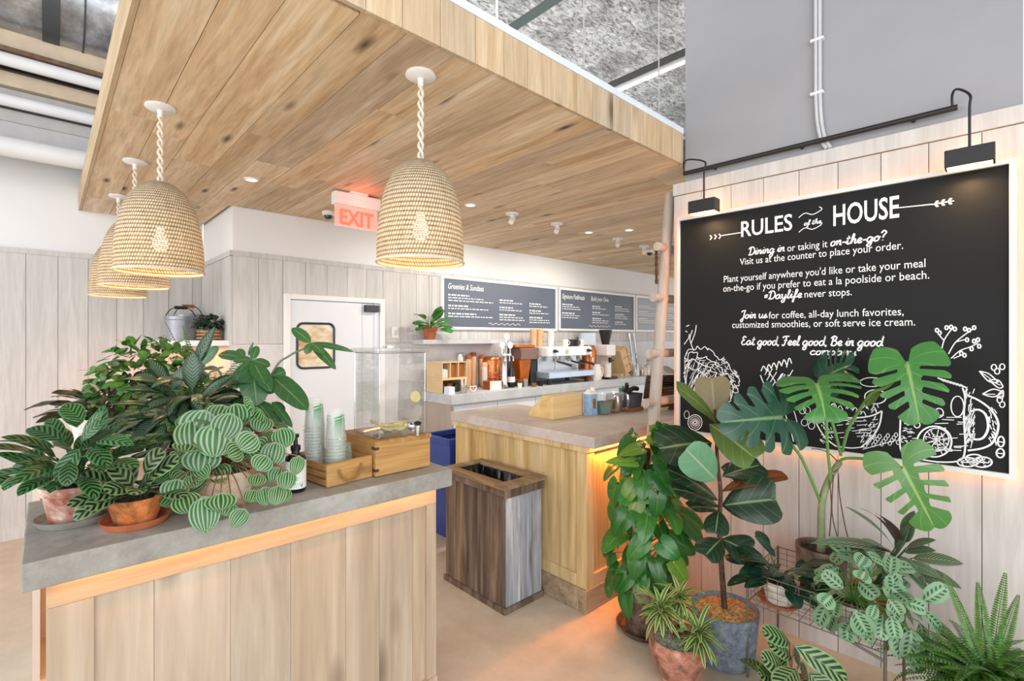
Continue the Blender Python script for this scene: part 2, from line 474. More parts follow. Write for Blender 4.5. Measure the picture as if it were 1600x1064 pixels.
# rear-left wall at y = 5.42 (board panelling below, plaster above)
YB, XR, YM = 5.42, 1.08, 4.40
CAPZ = 2.245
Mb = Matrix(((1, 0, 0, 0), (0, 1, 0, YB), (0, 0, 1, 0), (0, 0, 0, 1)))
b = BM(); box(b, -4, XR, YB + 0.005, YB + 0.15, 0, CEIL); struct('wall_back', b, m_drywall)
b = BM(); boards(b, -4, XR - 0.012, 0.09, CAPZ - 0.04, 0.185, 0.003, 0.012, Mb); box(b, -4, XR - 0.014, YB - 0.022, YB, CAPZ - 0.04, CAPZ)
o = struct('wall_back_panelling', b, m_panel)
b = BM(); box(b, -4, XR - 0.014, YB - 0.02, YB, 0, 0.09); struct('baseboard_back', b, m_panel)
# return wall of the recess at x = 1.08, and the long menu wall at y = 4.40
b = BM(); box(b, XR + 0.005, XR + 0.16, YM + 0.14, YB, 0, CEIL); box(b, XR + 0.005, 10, YM + 0.005, YM + 0.14, 0, 2.64); struct('wall_menu', b, m_drywall)
Mr = Matrix(((0, 1, 0, XR), (1, 0, 0, 0), (0, 0, 1, 0), (0, 0, 0, 1)))
Mm = Matrix(((1, 0, 0, 0), (0, 1, 0, YM), (0, 0, 1, 0), (0, 0, 0, 1)))
b = BM()
boards(b, YM + 0.0, YB - 0.024, 0.0, CAPZ - 0.04, 0.17, 0.003, 0.012, Mr); box(b, XR - 0.022, XR, YM - 0.02, YB - 0.024, CAPZ - 0.04, CAPZ)
struct('wall_recess_panelling', b, m_panel)
DX0, DX1, DZ = 1.462, 2.395, 1.925       # door opening
b = BM()
boards(b, XR, DX0, 1.50, CAPZ - 0.04, 0.19, 0.003, 0.012, Mm)
boards(b, DX0, DX1, DZ, CAPZ - 0.04, 0.19, 0.003, 0.012, Mm)
boards(b, DX1, 10, 1.50, CAPZ - 0.04, 0.19, 0.003, 0.012, Mm)
box(b, XR - 0.022, 10, YM - 0.022, YM, CAPZ - 0.04, CAPZ); box(b, 2.93, 2.945, YM - 0.02, YM - 0.0121, 1.5, CAPZ - 0.04)
struct('wall_menu_panelling', b, m_panel)
m_tile = concrete('pale_plaster_tile', '#c6c2c2', '#d4d1d1', '#dddbdb', 0.5, 0.04, 4)
b = BM(); box(b, XR, DX0, YM - 0.010, YM, 0, 1.497); box(b, DX1, 10, YM - 0.010, YM, 0, 1.497); struct('wall_menu_tiles', b, m_tile)

# ------------------------------------------------------------------ door in the menu wall
m_door = plain('white_door_paint', '#e3e7ec', 0.4, var=0.01)
m_gasket = plain('dark_rubber', '#33383f', 0.5)
dr = thing('door_1', 'white swing door with a small rounded window in the panelled wall', 'door', (1.93, YM - 0.02, 0)); dr['kind'] = 'structure'
b = BM()
for x0, x1, z0, z1 in ((DX0, DX0 + 0.05, 0, DZ), (DX1 - 0.05, DX1, 0, DZ), (DX0 + 0.05, DX1 - 0.05, DZ - 0.045, DZ)): box(b, x0, x1, YM - 0.055, YM - 0.0125, z0, z1)
obj('door_frame', b, m_white, dr, bevel=0.004)
wx0, wx1, wz0, wz1 = 1.582, 1.882, 1.30, 1.665
b = BM(); xl = 2.165
for x0, x1, z0, z1 in ((DX0 + 0.052, wx0, 0.01, DZ - 0.05), (wx1, xl, 0.01, DZ - 0.05), (wx0, wx1, 0.01, wz0), (wx0, wx1, wz1, DZ - 0.05)): box(b, x0, x1, YM - 0.035, YM - 0.0125, z0, z1)
obj('door_leaf', b, m_door, dr)
b = BM(); box(b, xl + 0.006, DX1 - 0.052, YM - 0.03, YM - 0.0125, 0.01, DZ - 0.05); box(b, 2.29, 2.30, YM - 0.045, YM - 0.03, 0.01, DZ - 0.05); obj('side_panel', b, m_door, dr)
b = BM(); ro = rrect(wx0 - 0.012, wx1 + 0.012, wz0 - 0.012, wz1 + 0.012, 0.05)
tube(b, [(x, YM - 0.036, z) for x, z in ro] + [(ro[0][0], YM - 0.036, ro[0][1])], 0.011, 6, cap=False)
obj('window_gasket', b, m_gasket, dr, smooth=True)
n = NT('painted_reflection_glass'); n.col(n.ramp(n.noise(n.mapv(n.coord(), (1, 1, 2.2)), 5.0, 2), [(0.40, lin('#c9a87a')), (0.47, lin('#d9bd94')), (0.60, lin('#efe3cd'))])); n.set(0.06, spec=0.8)  # blurred beige reflection painted into the pane colour
b = BM(); prism(b, rrect(wx0 - 0.01, wx1 + 0.01, wz0 - 0.01, wz1 + 0.01, 0.045), 0, 0.012); xform(b, Matrix(((1, 0, 0, 0), (0, 0, 1, YM - 0.03), (0, 1, 0, 0), (0, 0, 0, 1))))
obj('window_pane', b, n.m, dr)
b = BM(); box(b, 2.185, 2.315, YM - 0.085, YM - 0.03, 1.795, 1.86); obj('door_closer', b, m_gasket, dr, bevel=0.004)
b = BM(); box(b, 2.49, 2.565, YM - 0.02, YM - 0.0121, 1.55, 1.66); sw = tag(obj('light_switch', b, m_white, bevel=0.003), 'white light switch plate on the boards beside the door frame', 'switch')
b = BM(); box(b, 2.515, 2.54, YM - 0.026, YM - 0.02, 1.58, 1.63); obj('rocker', b, plain('off_white_rocker', '#d8d8d8'), sw, bevel=0.002)

# ------------------------------------------------------------------ wall with the chalkboard (runs towards the camera on the right)
WD = Vector((-0.0383, 0.99927, 0)); W0 = Vector((2.8202, 1.4202, 0)) + WD * 0.122
MW = Matrix(((-WD.x, 0, -WD.y, W0.x), (-WD.y, 0, WD.x, W0.y), (0, 1, 0, 0), (0, 0, 0, 1)))   # local x along wall towards camera, y up, z out
def wbox(bm, s0, s1, y0, y1, z0, z1): box(bm, s0, s1, y0, y1, z0, z1, MW)
def on_wall(u, v, off=0.0):
    """photo pixel -> local (s, height) on the wall plane"""
    d = ray(u, v); nrm = MW.col[2].to_3d(); P = W0 + nrm * off; t = (P - Vector((0, 0, HE))).dot(nrm) / d.dot(nrm)
    q = MW.inverted() @ (Vector((0, 0, HE)) + d * t); return q.x, q.y
SW = 1.497        # where the upper wall gives way to the bright shop window
b = BM(); wbox(b, 0, 4.0, 0, 2.47, -0.16, -0.014); wbox(b, 0.066, SW, 2.47, CEIL, -0.16, -0.014); struct('wall_right', b, m_greywall)
b = BM(); x = 0.0
while x < 4.0:
    wbox(b, x + 0.0015, min(x + 0.172, 4.0) - 0.0015, 0.0, 2.416, -0.014, 0.0); x += 0.172
struct('wall_right_panelling', b, m_panelr)
b = BM(); wbox(b, 0, 4.0, 2.42, 2.49, -0.016, 0.012); struct('trim_right', b, m_panelr)
# tall shop window beyond the grey wall
m_glass = bpy.data.materials.new('clear_glass'); m_glass.use_nodes = True
def thin_glass(m, tint=(1, 1, 1, 1), gl=0.08):
    t = m.node_tree; nn = t.nodes; nn.clear()
    o = nn.new('ShaderNodeOutputMaterial'); tr = nn.new('ShaderNodeBsdfTransparent'); tr.inputs[0].default_value = tint
    g = nn.new('ShaderNodeBsdfGlossy'); g.inputs['Roughness'].default_value = 0.04
    lw = nn.new('ShaderNodeLayerWeight'); lw.inputs[0].default_value = 0.35
    mm = nn.new('ShaderNodeMath'); mm.operation = 'MULTIPLY_ADD'; mm.inputs[1].default_value = 0.28; mm.inputs[2].default_value = gl
    mx = nn.new('ShaderNodeMixShader'); t.links.new(lw.outputs['Fresnel'], mm.inputs[0]); t.links.new(mm.outputs[0], mx.inputs[0])
    t.links.new(tr.outputs[0], mx.inputs[1]); t.links.new(g.outputs[0], mx.inputs[2]); t.links.new(mx.outputs[0], o.inputs[0]); return m
thin_glass(m_glass, gl=0.03)
wi = thing('window_1', 'tall bright shop window beside the grey wall', 'window', tuple(MW @ Vector((2.2, 2.5, -0.08)))); wi['kind'] = 'structure'
b = BM(); wbox(b, SW, SW + 0.012, 2.49, CEIL, -0.12, -0.016); wbox(b, 3.95, 4.0, 2.49, CEIL, -0.12, -0.016); wbox(b, 2.7, 2.75, 2.49, CEIL, -0.12, -0.016); obj('window_frame', b, m_white, wi)
b = BM(); wbox(b, SW + 0.012, 3.95, 2.49, CEIL, -0.07, -0.062); obj('window_pane', b, m_glass, wi)

# ------------------------------------------------------------------ dropped oak canopy
SX0, SY0, SZ = 0.20, 1.475, 2.60
cn = thing('oak_canopy', 'dropped ceiling canopy of knotty oak planks over the counters', 'canopy', (1.0, 3.0, SZ))
b = BM(); x = SX0 + 0.012
while x < 9.0:
    w = random.choice((0.15, 0.165, 0.18, 0.2)); y = SY0 + 0.02 - random.uniform(0, 2.0)
    xm = x + w / 2
    ye = YB - 0.006 if xm < XR - 0.1 else (YM - 0.0 if xm > XR + 0.1 else YM)
    while y < ye - 0.01:
        l = random.uniform(1.3, 2.9); a = max(y, SY0 + 0.02); e = min(y + l, ye)
        if e - a > 0.02: box(b, x + 0.0013, x + w - 0.0013, a + 0.001, e - 0.001, SZ, SZ + 0.018)
        y += l
    if XR - 0.1 <= xm <= XR + 0.1: box(b, x + 0.0013, min(x + w, XR - 0.023) - 0.0013, YM + 0.001, YB - 0.03, SZ, SZ + 0.018) if x < XR - 0.03 else None
    x += w
obj('underside', b, m_slabwood, cn)
b = BM(); x = SX0
while x < 2.80:
    w = random.uniform(0.12, 0.2); xe = min(x + w, 2.80); box(b, x + 0.0012, xe - 0.0012, SY0, SY0 + 0.018, SZ - 0.002, SZ + 0.178); x = xe
obj('front_fascia', b, m_fascia, cn)
b = BM(); box(b, SX0 - 0.006, SX0 + 0.012, SY0, YB - 0.006, SZ - 0.002, SZ + 0.178); obj('side_fascia', b, wood('oak_edge', '#b59a74', '#c4aa84', '#d0b894', 'Y', 0.8, var=0.1), cn)
b = BM(); box(b, SX0 - 0.01, 2.80, SY0 - 0.006, SY0 + 0.10, SZ + 0.178, SZ + 0.212); obj('top_rail', b, plain('pale_blue_white', '#dfe6ee', 0.5), cn)
b = BM(); box(b, SX0 + 0.012, 9.0, SY0 + 0.02, YM, SZ + 0.03, SZ + 0.17); box(b, SX0 + 0.012, XR - 0.02, YM, YB - 0.01, SZ + 0.03, SZ + 0.17); obj('backing', b, m_decking, cn)
for u, v in ((779, 42), (911, 122), (1036, 186)):
    p = at_z(u, v, SZ + 0.212); b = BM(); tube(b, [(p.x, SY0 + 0.04, SZ + 0.205), (p.x, SY0 + 0.04, CEIL + 0.02)], 0.004 if u > 800 else 0.006, 6)
    obj('hanger_rod', b, m_white if u < 800 else m_decking, cn)

# ------------------------------------------------------------------ services above
def rodbox(name, label, y0, y1, z0, z1, mat, x0=-4.0, x1=1.0, cat='beam', group=None):
    b = BM(); box(b, x0, x1, y0, y1, z0, z1); return tag(obj(name, b, mat, bevel=0.004), label, cat, group)
def pipe(name, label, y, z, r, mat, cat='pipe', x0=-4.0, x1=1.0, group=None):
    b = BM(); tube(b, [(x0, y, z), (x1, y, z)], r, 20); return tag(obj(name, b, mat, smooth=True), label, cat, group)
k = 4.8 / (F[1] - (-800 / FPX) * Rr[1] * -1) if False else 3.343 / FPX
zz = lambda v: HE + k * (V0 - v)
dt = thing('air_duct', 'big galvanised round air duct crossing above the white pipes', 'duct', (-1.5, 4.8, zz(40)))
b = BM(); r = 0.34; zc = zz(42) + r; tube(b, [(-4, 4.78, zc), (1.0, 4.78, zc)], r, 36); obj('duct_body', b, m_duct, dt, smooth=True)
for xx, hw in ((at_y(80, 25, 4.6).x, 0.045), (at_y(132, 35, 4.6).x, 0.006)):
    b = BM(); tube(b, [(xx - hw, 4.78, zc), (xx + hw, 4.78, zc)], r + 0.006, 36); obj('duct_band', b, plain('dark_band', '#3d4043', 0.5) , dt, smooth=True)
rodbox('roof_beam', 'tan plastered roof beam under the round air duct', 4.82, 5.1, zz(72), zz(40), m_tan)
rodbox('beam_ledge', 'rusty steel ledge along the foot of the tan beam', 4.76, 5.1, zz(79), zz(72), m_rust, cat='ledge')
pipe('white_pipe', 'white pipe just below the rusty ledge of the tan beam', 4.80, zz(89.7), 0.044, m_pipe)
rodbox('tan_rail', 'tan flat rail between the two upper white pipes', 4.95, 5.2, zz(118), zz(95), m_tan)
rodbox('grey_rail', 'grey flat rail above the thin middle white pipe', 5.0, 5.25, zz(140), zz(118.6), m_decking)
pipe('white_pipe', 'thinner white pipe in the middle of the overhead run', 4.9, zz(146), 0.042, m_pipe)
rodbox('grey_channel', 'pale grey channel with a thin seam between two white pipes', 4.98, 5.2, zz(174), zz(154), m_decking)
rodbox('grey_channel', 'broad pale grey channel right above the lowest white pipe', 4.96, 5.2, zz(208), zz(175.5), plain('pale_grey_channel', '#b4b3b3', 0.7))
pipe('white_pipe', 'lowest and thickest white pipe along the plaster wall', 4.86, zz(223), 0.068, m_pipe)
# struts against the rough ceiling on the right
def beam_pts(name, label, p, q, w, mat, cat):
    b = BM(); tube(b, [p, q], w, 4); return tag(obj(name, b, mat), label, cat)
p = at_z(952, 134, 3.75); q = at_z(1085, 76, 3.75)
st = beam_pts('ceiling_rail', 'long black rail hanging under the rough grey ceiling', (p.x, 4.4, 3.75), (p.x, -1, 3.75), 0.03, m_black, 'rail')
b = BM(); box(b, p.x + 0.035, p.x + 0.09, -1, 4.4, 3.71, 3.74); obj('white_channel', b, m_pipe, st)
p = at_z(880, 1, 4.05); beam_pts('ceiling_strut', 'dark green steel strut pressed into the rough grey ceiling', (p.x, 4.4, 4.1), (p.x, -1, 4.1), 0.045, plain('dark_green_steel', '#3c4744', 0.6), 'strut')

# ------------------------------------------------------------------ conduit on the grey wall
cd = thing('conduit', 'white conduit pipes running down the grey wall above the chalkboard', 'conduit', tuple(MW @ Vector((0.77, 2.5, 0.0))))
for ds in (0.0, 0.018):
    pts = [(0.765 + ds, CEIL - 0.02, 0.004), (0.765 + ds, 3.0, 0.004), (0.768 + ds, 2.70, 0.004), (0.785 + ds, 2.56, 0.004), (0.812 + ds, 2.495, 0.004)]
    b = BM(); tube(b, [MW @ Vector(p) for p in crom(pts, 5)], 0.0085, 8); obj('conduit_pipe', b, plain('conduit_paint', '#c3c3c5', 0.5), cd, smooth=True)
for zz_ in (2.78, 3.05, 3.4):
    b = BM(); wbox(b, 0.742, 0.80, zz_, zz_ + 0.014, -0.0135, 0.014); obj('pipe_clip', b, m_pipe, cd)
# ------------------------------------------------------------------ woven pendant lamps
def weave_mat():
    n = NT('woven_seagrass'); uv = n.coord('UV'); sx = n.n.new('ShaderNodeSeparateXYZ'); n.l(uv, sx.inputs[0])
    rows, cols = 34.0, 92.0
    r_ = n.math('MULTIPLY', sx.outputs[1], rows); row = n.math('FLOOR', r_); fr = n.math('FRACT', r_)
    c_ = n.math('ADD', n.math('MULTIPLY', sx.outputs[0], cols), n.math('MULTIPLY', row, 0.5)); fc = n.math('FRACT', c_)
    a = n.math('SUBTRACT', 1.0, n.math('MULTIPLY', n.math('ABSOLUTE', n.math('SUBTRACT', fr, 0.5)), 2.0))
    bb = n.math('SUBTRACT', 1.0, n.math('MULTIPLY', n.math('ABSOLUTE', n.math('SUBTRACT', n.math('FRACT', n.math('ADD', fc, n.math('MULTIPLY', fr, 0.35))), 0.5)), 2.0))
    h = n.math('MULTIPLY', n.math('POWER', a, 0.6), n.math('POWER', bb, 0.5))
    nz = n.noise(n.coord(), 40, 4)
    c = n.ramp(n.math('ADD', h, n.math('MULTIPLY_ADD', nz, 0.35, -0.17)), [(0.12, lin('#745f47')), (0.38, lin('#c3b091')), (0.75, lin('#e8dcc4'))])
    n.col(c); n.set(0.85, spec=0.2); n.bump(h, 0.9, 0.008)
    tr = n.n.new('ShaderNodeBsdfTranslucent'); n.l(c, tr.inputs[0])
    ms = n.n.new('ShaderNodeMixShader'); ms.inputs[0].default_value = 0.12; n.l(n.b.outputs[0], ms.inputs[1]); n.l(tr.outputs[0], ms.inputs[2])
    hole = n.ramp(h, [(0.035, 1.0), (0.07, 0.0)])
    tp = n.n.new('ShaderNodeBsdfTransparent'); m2 = n.n.new('ShaderNodeMixShader')
    n.l(hole, m2.inputs[0]); n.l(ms.outputs[0], m2.inputs[1]); n.l(tp.outputs[0], m2.inputs[2]); n.l(m2.outputs[0], n.out.inputs[0])
    return n.m
m_weave = weave_mat()
m_rope = plain('pale_rope', '#d8cdbb', 0.85, var=0.15, scale=80, bump=0.4)
m_bulb = plain('glowing_bulb', '#fff4e0', 0.4, emit=(1, 0.86, 0.62, 1), es=14)
SHADE = [(0.012, 0.408), (0.03, 0.405), (0.06, 0.392), (0.092, 0.366), (0.118, 0.33), (0.138, 0.285), (0.152, 0.23), (0.162, 0.17), (0.168, 0.11), (0.171, 0.05), (0.169, 0.0)]
def pendant(x, y, label, zb=1.85):
    t = thing('pendant_lamp', label, 'lamp', (x, y, zb), 'woven bell pendant lamps')
    b = BM(); lathe(b, [(0, SZ), (0.058, SZ), (0.06, SZ - 0.008), (0.052, SZ - 0.014), (0.012, SZ - 0.018), (0.01, SZ - 0.05), (0, SZ - 0.05)], (x, y), 28)
    obj('ceiling_plate', b, m_white, t, smooth=True)
    b = BM(); n_ = 26
    for ph in (0, math.pi):
        tube(b, [(x + 0.0085 * math.cos(i * 0.9 + ph), y + 0.0085 * math.sin(i * 0.9 + ph), SZ - 0.045 - (SZ - 0.045 - zb - 0.40) * i / n_) for i in range(n_ + 1)], 0.0058, 6)
    obj('rope', b, m_rope, t, smooth=True)
    b = BM(); fine = crom(SHADE, 3)
    lathe(b, [(r, zb + z) for r, z in fine], (x, y), 72)
    sh = obj('shade', b, m_weave, t, smooth='all')
    b = BM()
    tube(b, [(x + 0.171 * math.cos(a * math.pi / 24), y + 0.171 * math.sin(a * math.pi / 24), zb) for a in range(49)], 0.0055, 6, cap=False)
    obj('rim', b, m_rope, t, smooth=True)
    b = BM(); lathe(b, [(0, zb + 0.09), (0.018, zb + 0.094), (0.03, zb + 0.115), (0.03, zb + 0.14), (0.018, zb + 0.17), (0.013, zb + 0.2), (0, zb + 0.2)], (x, y), 16)
    bu = obj('bulb', b, m_bulb, t, smooth=True)
    b = BM(); cyl(b, (x, y), 0.017, zb + 0.2, zb + 0.40, 12); obj('lamp_socket', b, m_white, t)
    light('pendant_glow', 'POINT', (x, y, zb + 0.075), 2.0, (1.0, 0.55, 0.22), 0.03, parent=t)
    return t
pendant(1.088, 1.69, 'woven bell pendant lamp hanging alone in front of the exit sign')
pendant(0.378, 2.735, 'nearest and largest looking of the woven pendants over the plant counter')
pendant(0.385, 3.68, 'second woven pendant back, half hidden behind the nearest one over the plants', 1.855)
pendant(0.39, 4.66, 'farthest woven pendant, only its left side and rim showing by the rear wall', 1.86)

# ------------------------------------------------------------------ small ceiling fittings
m_glow = plain('lit_lens', '#fff2dc', 0.4, emit=(1, 0.9, 0.72, 1), es=2.5)
def downlight(u, v, label):
    p = at_z(u, v, SZ); t = thing('downlight', label, 'downlight', (p.x, p.y, SZ), 'round recessed downlights')
    b = BM(); lathe(b, [(0.032, SZ), (0.048, SZ), (0.048, SZ - 0.005), (0.034, SZ - 0.007), (0.032, SZ)], (p.x, p.y), 24); obj('trim_ring', b, m_white, t, smooth=True)
    b = BM(); cyl(b, (p.x, p.y), 0.033, SZ - 0.003, SZ - 0.001, 20); obj('lens', b, m_glow, t)
    light('downlight_beam', 'SPOT', (p.x, p.y, SZ - 0.02), 16, (1, 0.90, 0.76), 0.03, spot=math.radians(110), parent=t)
downlight(393, 280, 'round recessed downlight in the planks left of the exit sign')
downlight(735, 320, 'round recessed downlight just right of the lone woven pendant')
downlight(920, 363, 'round recessed downlight between two stubby white spotlights, mid canopy')
downlight(983, 359, 'small recessed downlight nearest the wooden pole')
def spotlet(u, v, label):
    p = at_z(u, v, SZ); t = thing('ceiling_spotlight', label, 'spotlight', (p.x, p.y, SZ), 'stubby white ceiling spotlights')
    b = BM(); cyl(b, (p.x, p.y), 0.055, SZ - 0.014, SZ - 0.0005, 24); obj('base', b, m_white, t, bevel=0.003)
    b = BM(); tube(b, [(p.x, p.y, SZ - 0.012), (p.x - 0.006, p.y - 0.005, SZ - 0.04)], 0.012, 10); tube(b, [(p.x + 0.02, p.y + 0.01, SZ - 0.035), (p.x - 0.03, p.y - 0.02, SZ - 0.085)], 0.022, 14); obj('head', b, m_white, t, smooth=True)
    light('spot_beam', 'SPOT', (p.x, p.y + 0.05, SZ - 0.10), 25, (1, 0.93, 0.83), 0.04, rot=(math.radians(42), 0, math.radians(6)), spot=math.radians(120), parent=t)
spotlet(800, 333, 'stubby white spotlight on the planks, nearest to the lone woven pendant')
spotlet(870, 349, 'second stubby white spotlight right of the lone woven pendant')
spotlet(965, 372, 'stubby white spotlight above the black dome camera')
spotlet(1006, 384, 'stubby white spotlight farthest right, beside the pole')
def dome(u, v, label):
    p = at_z(u, v, SZ); t = thing('dome_camera', label, 'camera', (p.x, p.y, SZ))
    b = BM(); lathe(b, [(0, SZ), (0.05, SZ), (0.05, SZ - 0.025), (0.04, SZ - 0.032), (0, SZ - 0.032)], (p.x, p.y), 22); obj('housing', b, m_white, t, smooth=True)
    b = BM(); lathe(b, [(0.034, SZ - 0.031), (0.03, SZ - 0.05), (0.016, SZ - 0.06), (0, SZ - 0.063)], (p.x, p.y), 20); obj('dome', b, plain('smoked_dome', '#16181a', 0.12), t, smooth=True)
dome(513, 331, 'small white dome camera beside the exit sign')
dome(1015, 391, 'dome camera with black lens at the far end of the planks')

# ------------------------------------------------------------------ exit sign
ey = 3.41; ex0, ex1 = 1.485, 1.815
t = thing('exit_sign', 'hanging red EXIT sign with clear lower panel', 'sign', (1.65, ey, 2.37))
b = BM(); box(b, ex0 - 0.01, ex1 + 0.01, ey - 0.035, ey + 0.035, 2.498, 2.585); obj('housing', b, m_white, t, bevel=0.004)
b = BM(); box(b, ex0 + 0.1, ex1 - 0.1, ey - 0.05, ey + 0.05, 2.585, SZ - 0.001); obj('mount', b, m_white, t)
n = NT('edge_lit_panel'); n.col(lin('#f3c4bd')); n.set(0.15, alpha=None, emit=(1, 0.55, 0.48, 1), es=0.25); n.b.inputs['Alpha'].default_value = 0.45
b = BM(); box(b, ex0, ex1, ey - 0.004, ey + 0.004, 2.345, 2.498); obj('clear_panel', b, n.m, t)
b = BM(); M = Matrix(((1, 0, 0, ex0 + 0.035), (0, 0, -1, ey - 0.0055), (0, 1, 0, 2.365), (0, 0, 0, 1)))
text_bm(b, 'EXIT', M, width=0.262, height=0.105, bold=0.03)
obj('lettering', b, plain('red_letters', '#ff4a36', 0.4, emit=(1, 0.10, 0.05, 1), es=1.6), t)
light('exit_glow', 'POINT', (1.65, ey - 0.12, 2.5), 0.5, (1, 0.1, 0.06), 0.03, parent=t)

# ------------------------------------------------------------------ picture light rail over the chalkboard
pl = thing('picture_light', 'black rail picture light with two box lamp heads above the chalkboard', 'lamp', tuple(MW @ Vector((0.7, 2.55, 0.03))))
s0, s1, zr = 0.078, 1.301, 2.535
b = BM(); tube(b, [MW @ Vector((s0, zr, 0.03)), MW @ Vector((s1, zr, 0.03))], 0.0125, 12); obj('rail', b, m_black, pl, smooth=True)
for s in (0.25, 0.7, 1.15):
    b = BM(); tube(b, [MW @ Vector((s, zr, 0.03)), MW @ Vector((s, zr, -0.013))], 0.009, 8); obj('bracket', b, m_black, pl)
for s, hs in ((0.085, on_wall(1100, 323, 0.15)), (1.285, on_wall(1515, 246, 0.15))):
    hs, hz = hs
    b = BM(); pts = [(s, zr, 0.03), (s, zr + 0.05, 0.05), (s + (hs - s) * 0.3, zr + 0.055, 0.09), (hs, zr + 0.0, 0.14), (hs, zr - 0.06, 0.15), (hs, hz + 0.03, 0.15)]
    tube(b, [MW @ Vector(p) for p in crom(pts, 5)], 0.0048, 8); arm = obj('arm', b, m_black, pl, smooth=True)
    b = BM(); wbox(b, hs - 0.075, hs + 0.075, hz - 0.035, hz + 0.035, 0.115, 0.19); hd = obj('lamp_head', b, m_black, pl, bevel=0.003)
    b = BM(); wbox(b, hs - 0.068, hs + 0.068, hz - 0.0365, hz - 0.035, 0.122, 0.183); obj('lamp_lens', b, plain('warm_lens', '#ffcc88', 0.4, emit=(1, 0.6, 0.25, 1), es=6), hd)
    p = MW @ Vector((hs, hz - 0.042, 0.15)); l = light('picture_beam', 'AREA', p, 1.6, (1.0, 0.62, 0.3), 0.12, 0.05, (0, math.radians(12), 0), parent=pl)
    p = MW @ Vector((hs, hz + 0.02, 0.105)); light('picture_backwash', 'POINT', p, 0.5, (1.0, 0.6, 0.3), 0.02, parent=pl)
# ------------------------------------------------------------------ chalkboard "Rules of the House"
m_slate = plain('slate_black', '#141516', 0.6, var=0.12, scale=3, spec=0.25)
m_chalk = plain('chalk_white', '#f0f0f0', 0.9, var=0.0)
m_frame = plain('pale_board_frame', '#dcd9d5', 0.5, var=0.02)
BS0, BS1, BZ0, BZ1 = 0.052, 1.478, 0.985, 2.268
cb = thing('chalkboard', 'large black chalkboard reading Rules of the House in a thin pale frame', 'chalkboard', tuple(MW @ Vector((0.76, 0.985, 0.03))))
b = BM()
wbox(b, BS0, BS1, BZ1 - 0.02, BZ1, 0.03, 0.066); wbox(b, BS0, BS1, BZ0, BZ0 + 0.02, 0.03, 0.066)
wbox(b, BS0, BS0 + 0.014, BZ0 + 0.02, BZ1 - 0.02, 0.03, 0.066); wbox(b, BS1 - 0.022, BS1, BZ0 + 0.02, BZ1 - 0.02, 0.03, 0.066)
obj('frame', b, m_frame, cb)
b = BM(); wbox(b, BS0 + 0.012, BS1 - 0.02, BZ0 + 0.018, BZ1 - 0.018, 0.03, 0.050); obj('slate', b, m_slate, cb)
for s in (0.3, 1.2): b = BM(); wbox(b, s, s + 0.06, 1.2, 2.1, 0.0, 0.03); obj('standoff', b, m_black, cb)
OFF = 0.052
def bs(u, v): return on_wall(u, v, OFF)
MT = MW @ Matrix.Translation((0, 0, OFF))
lt = BM()
def line(txt, ul, ur, vl, vr, h=None, bold=0.001, shear=0.0, dv=0.0):
    """text line between two photo pixels on the board; v is the middle of the x-height"""
    s0_, z0_ = bs(ul, vl); s1_, z1_ = bs(ur, vr); z = (z0_ + z1_) / 2
    wdt = s1_ - s0_; hh = h or 0.034
    M = MT @ Matrix.Translation((s0_, z - hh * 0.36 + dv, 0))
    text_bm(lt, txt, M, width=wdt, height=hh, bold=bold, shear=shear)
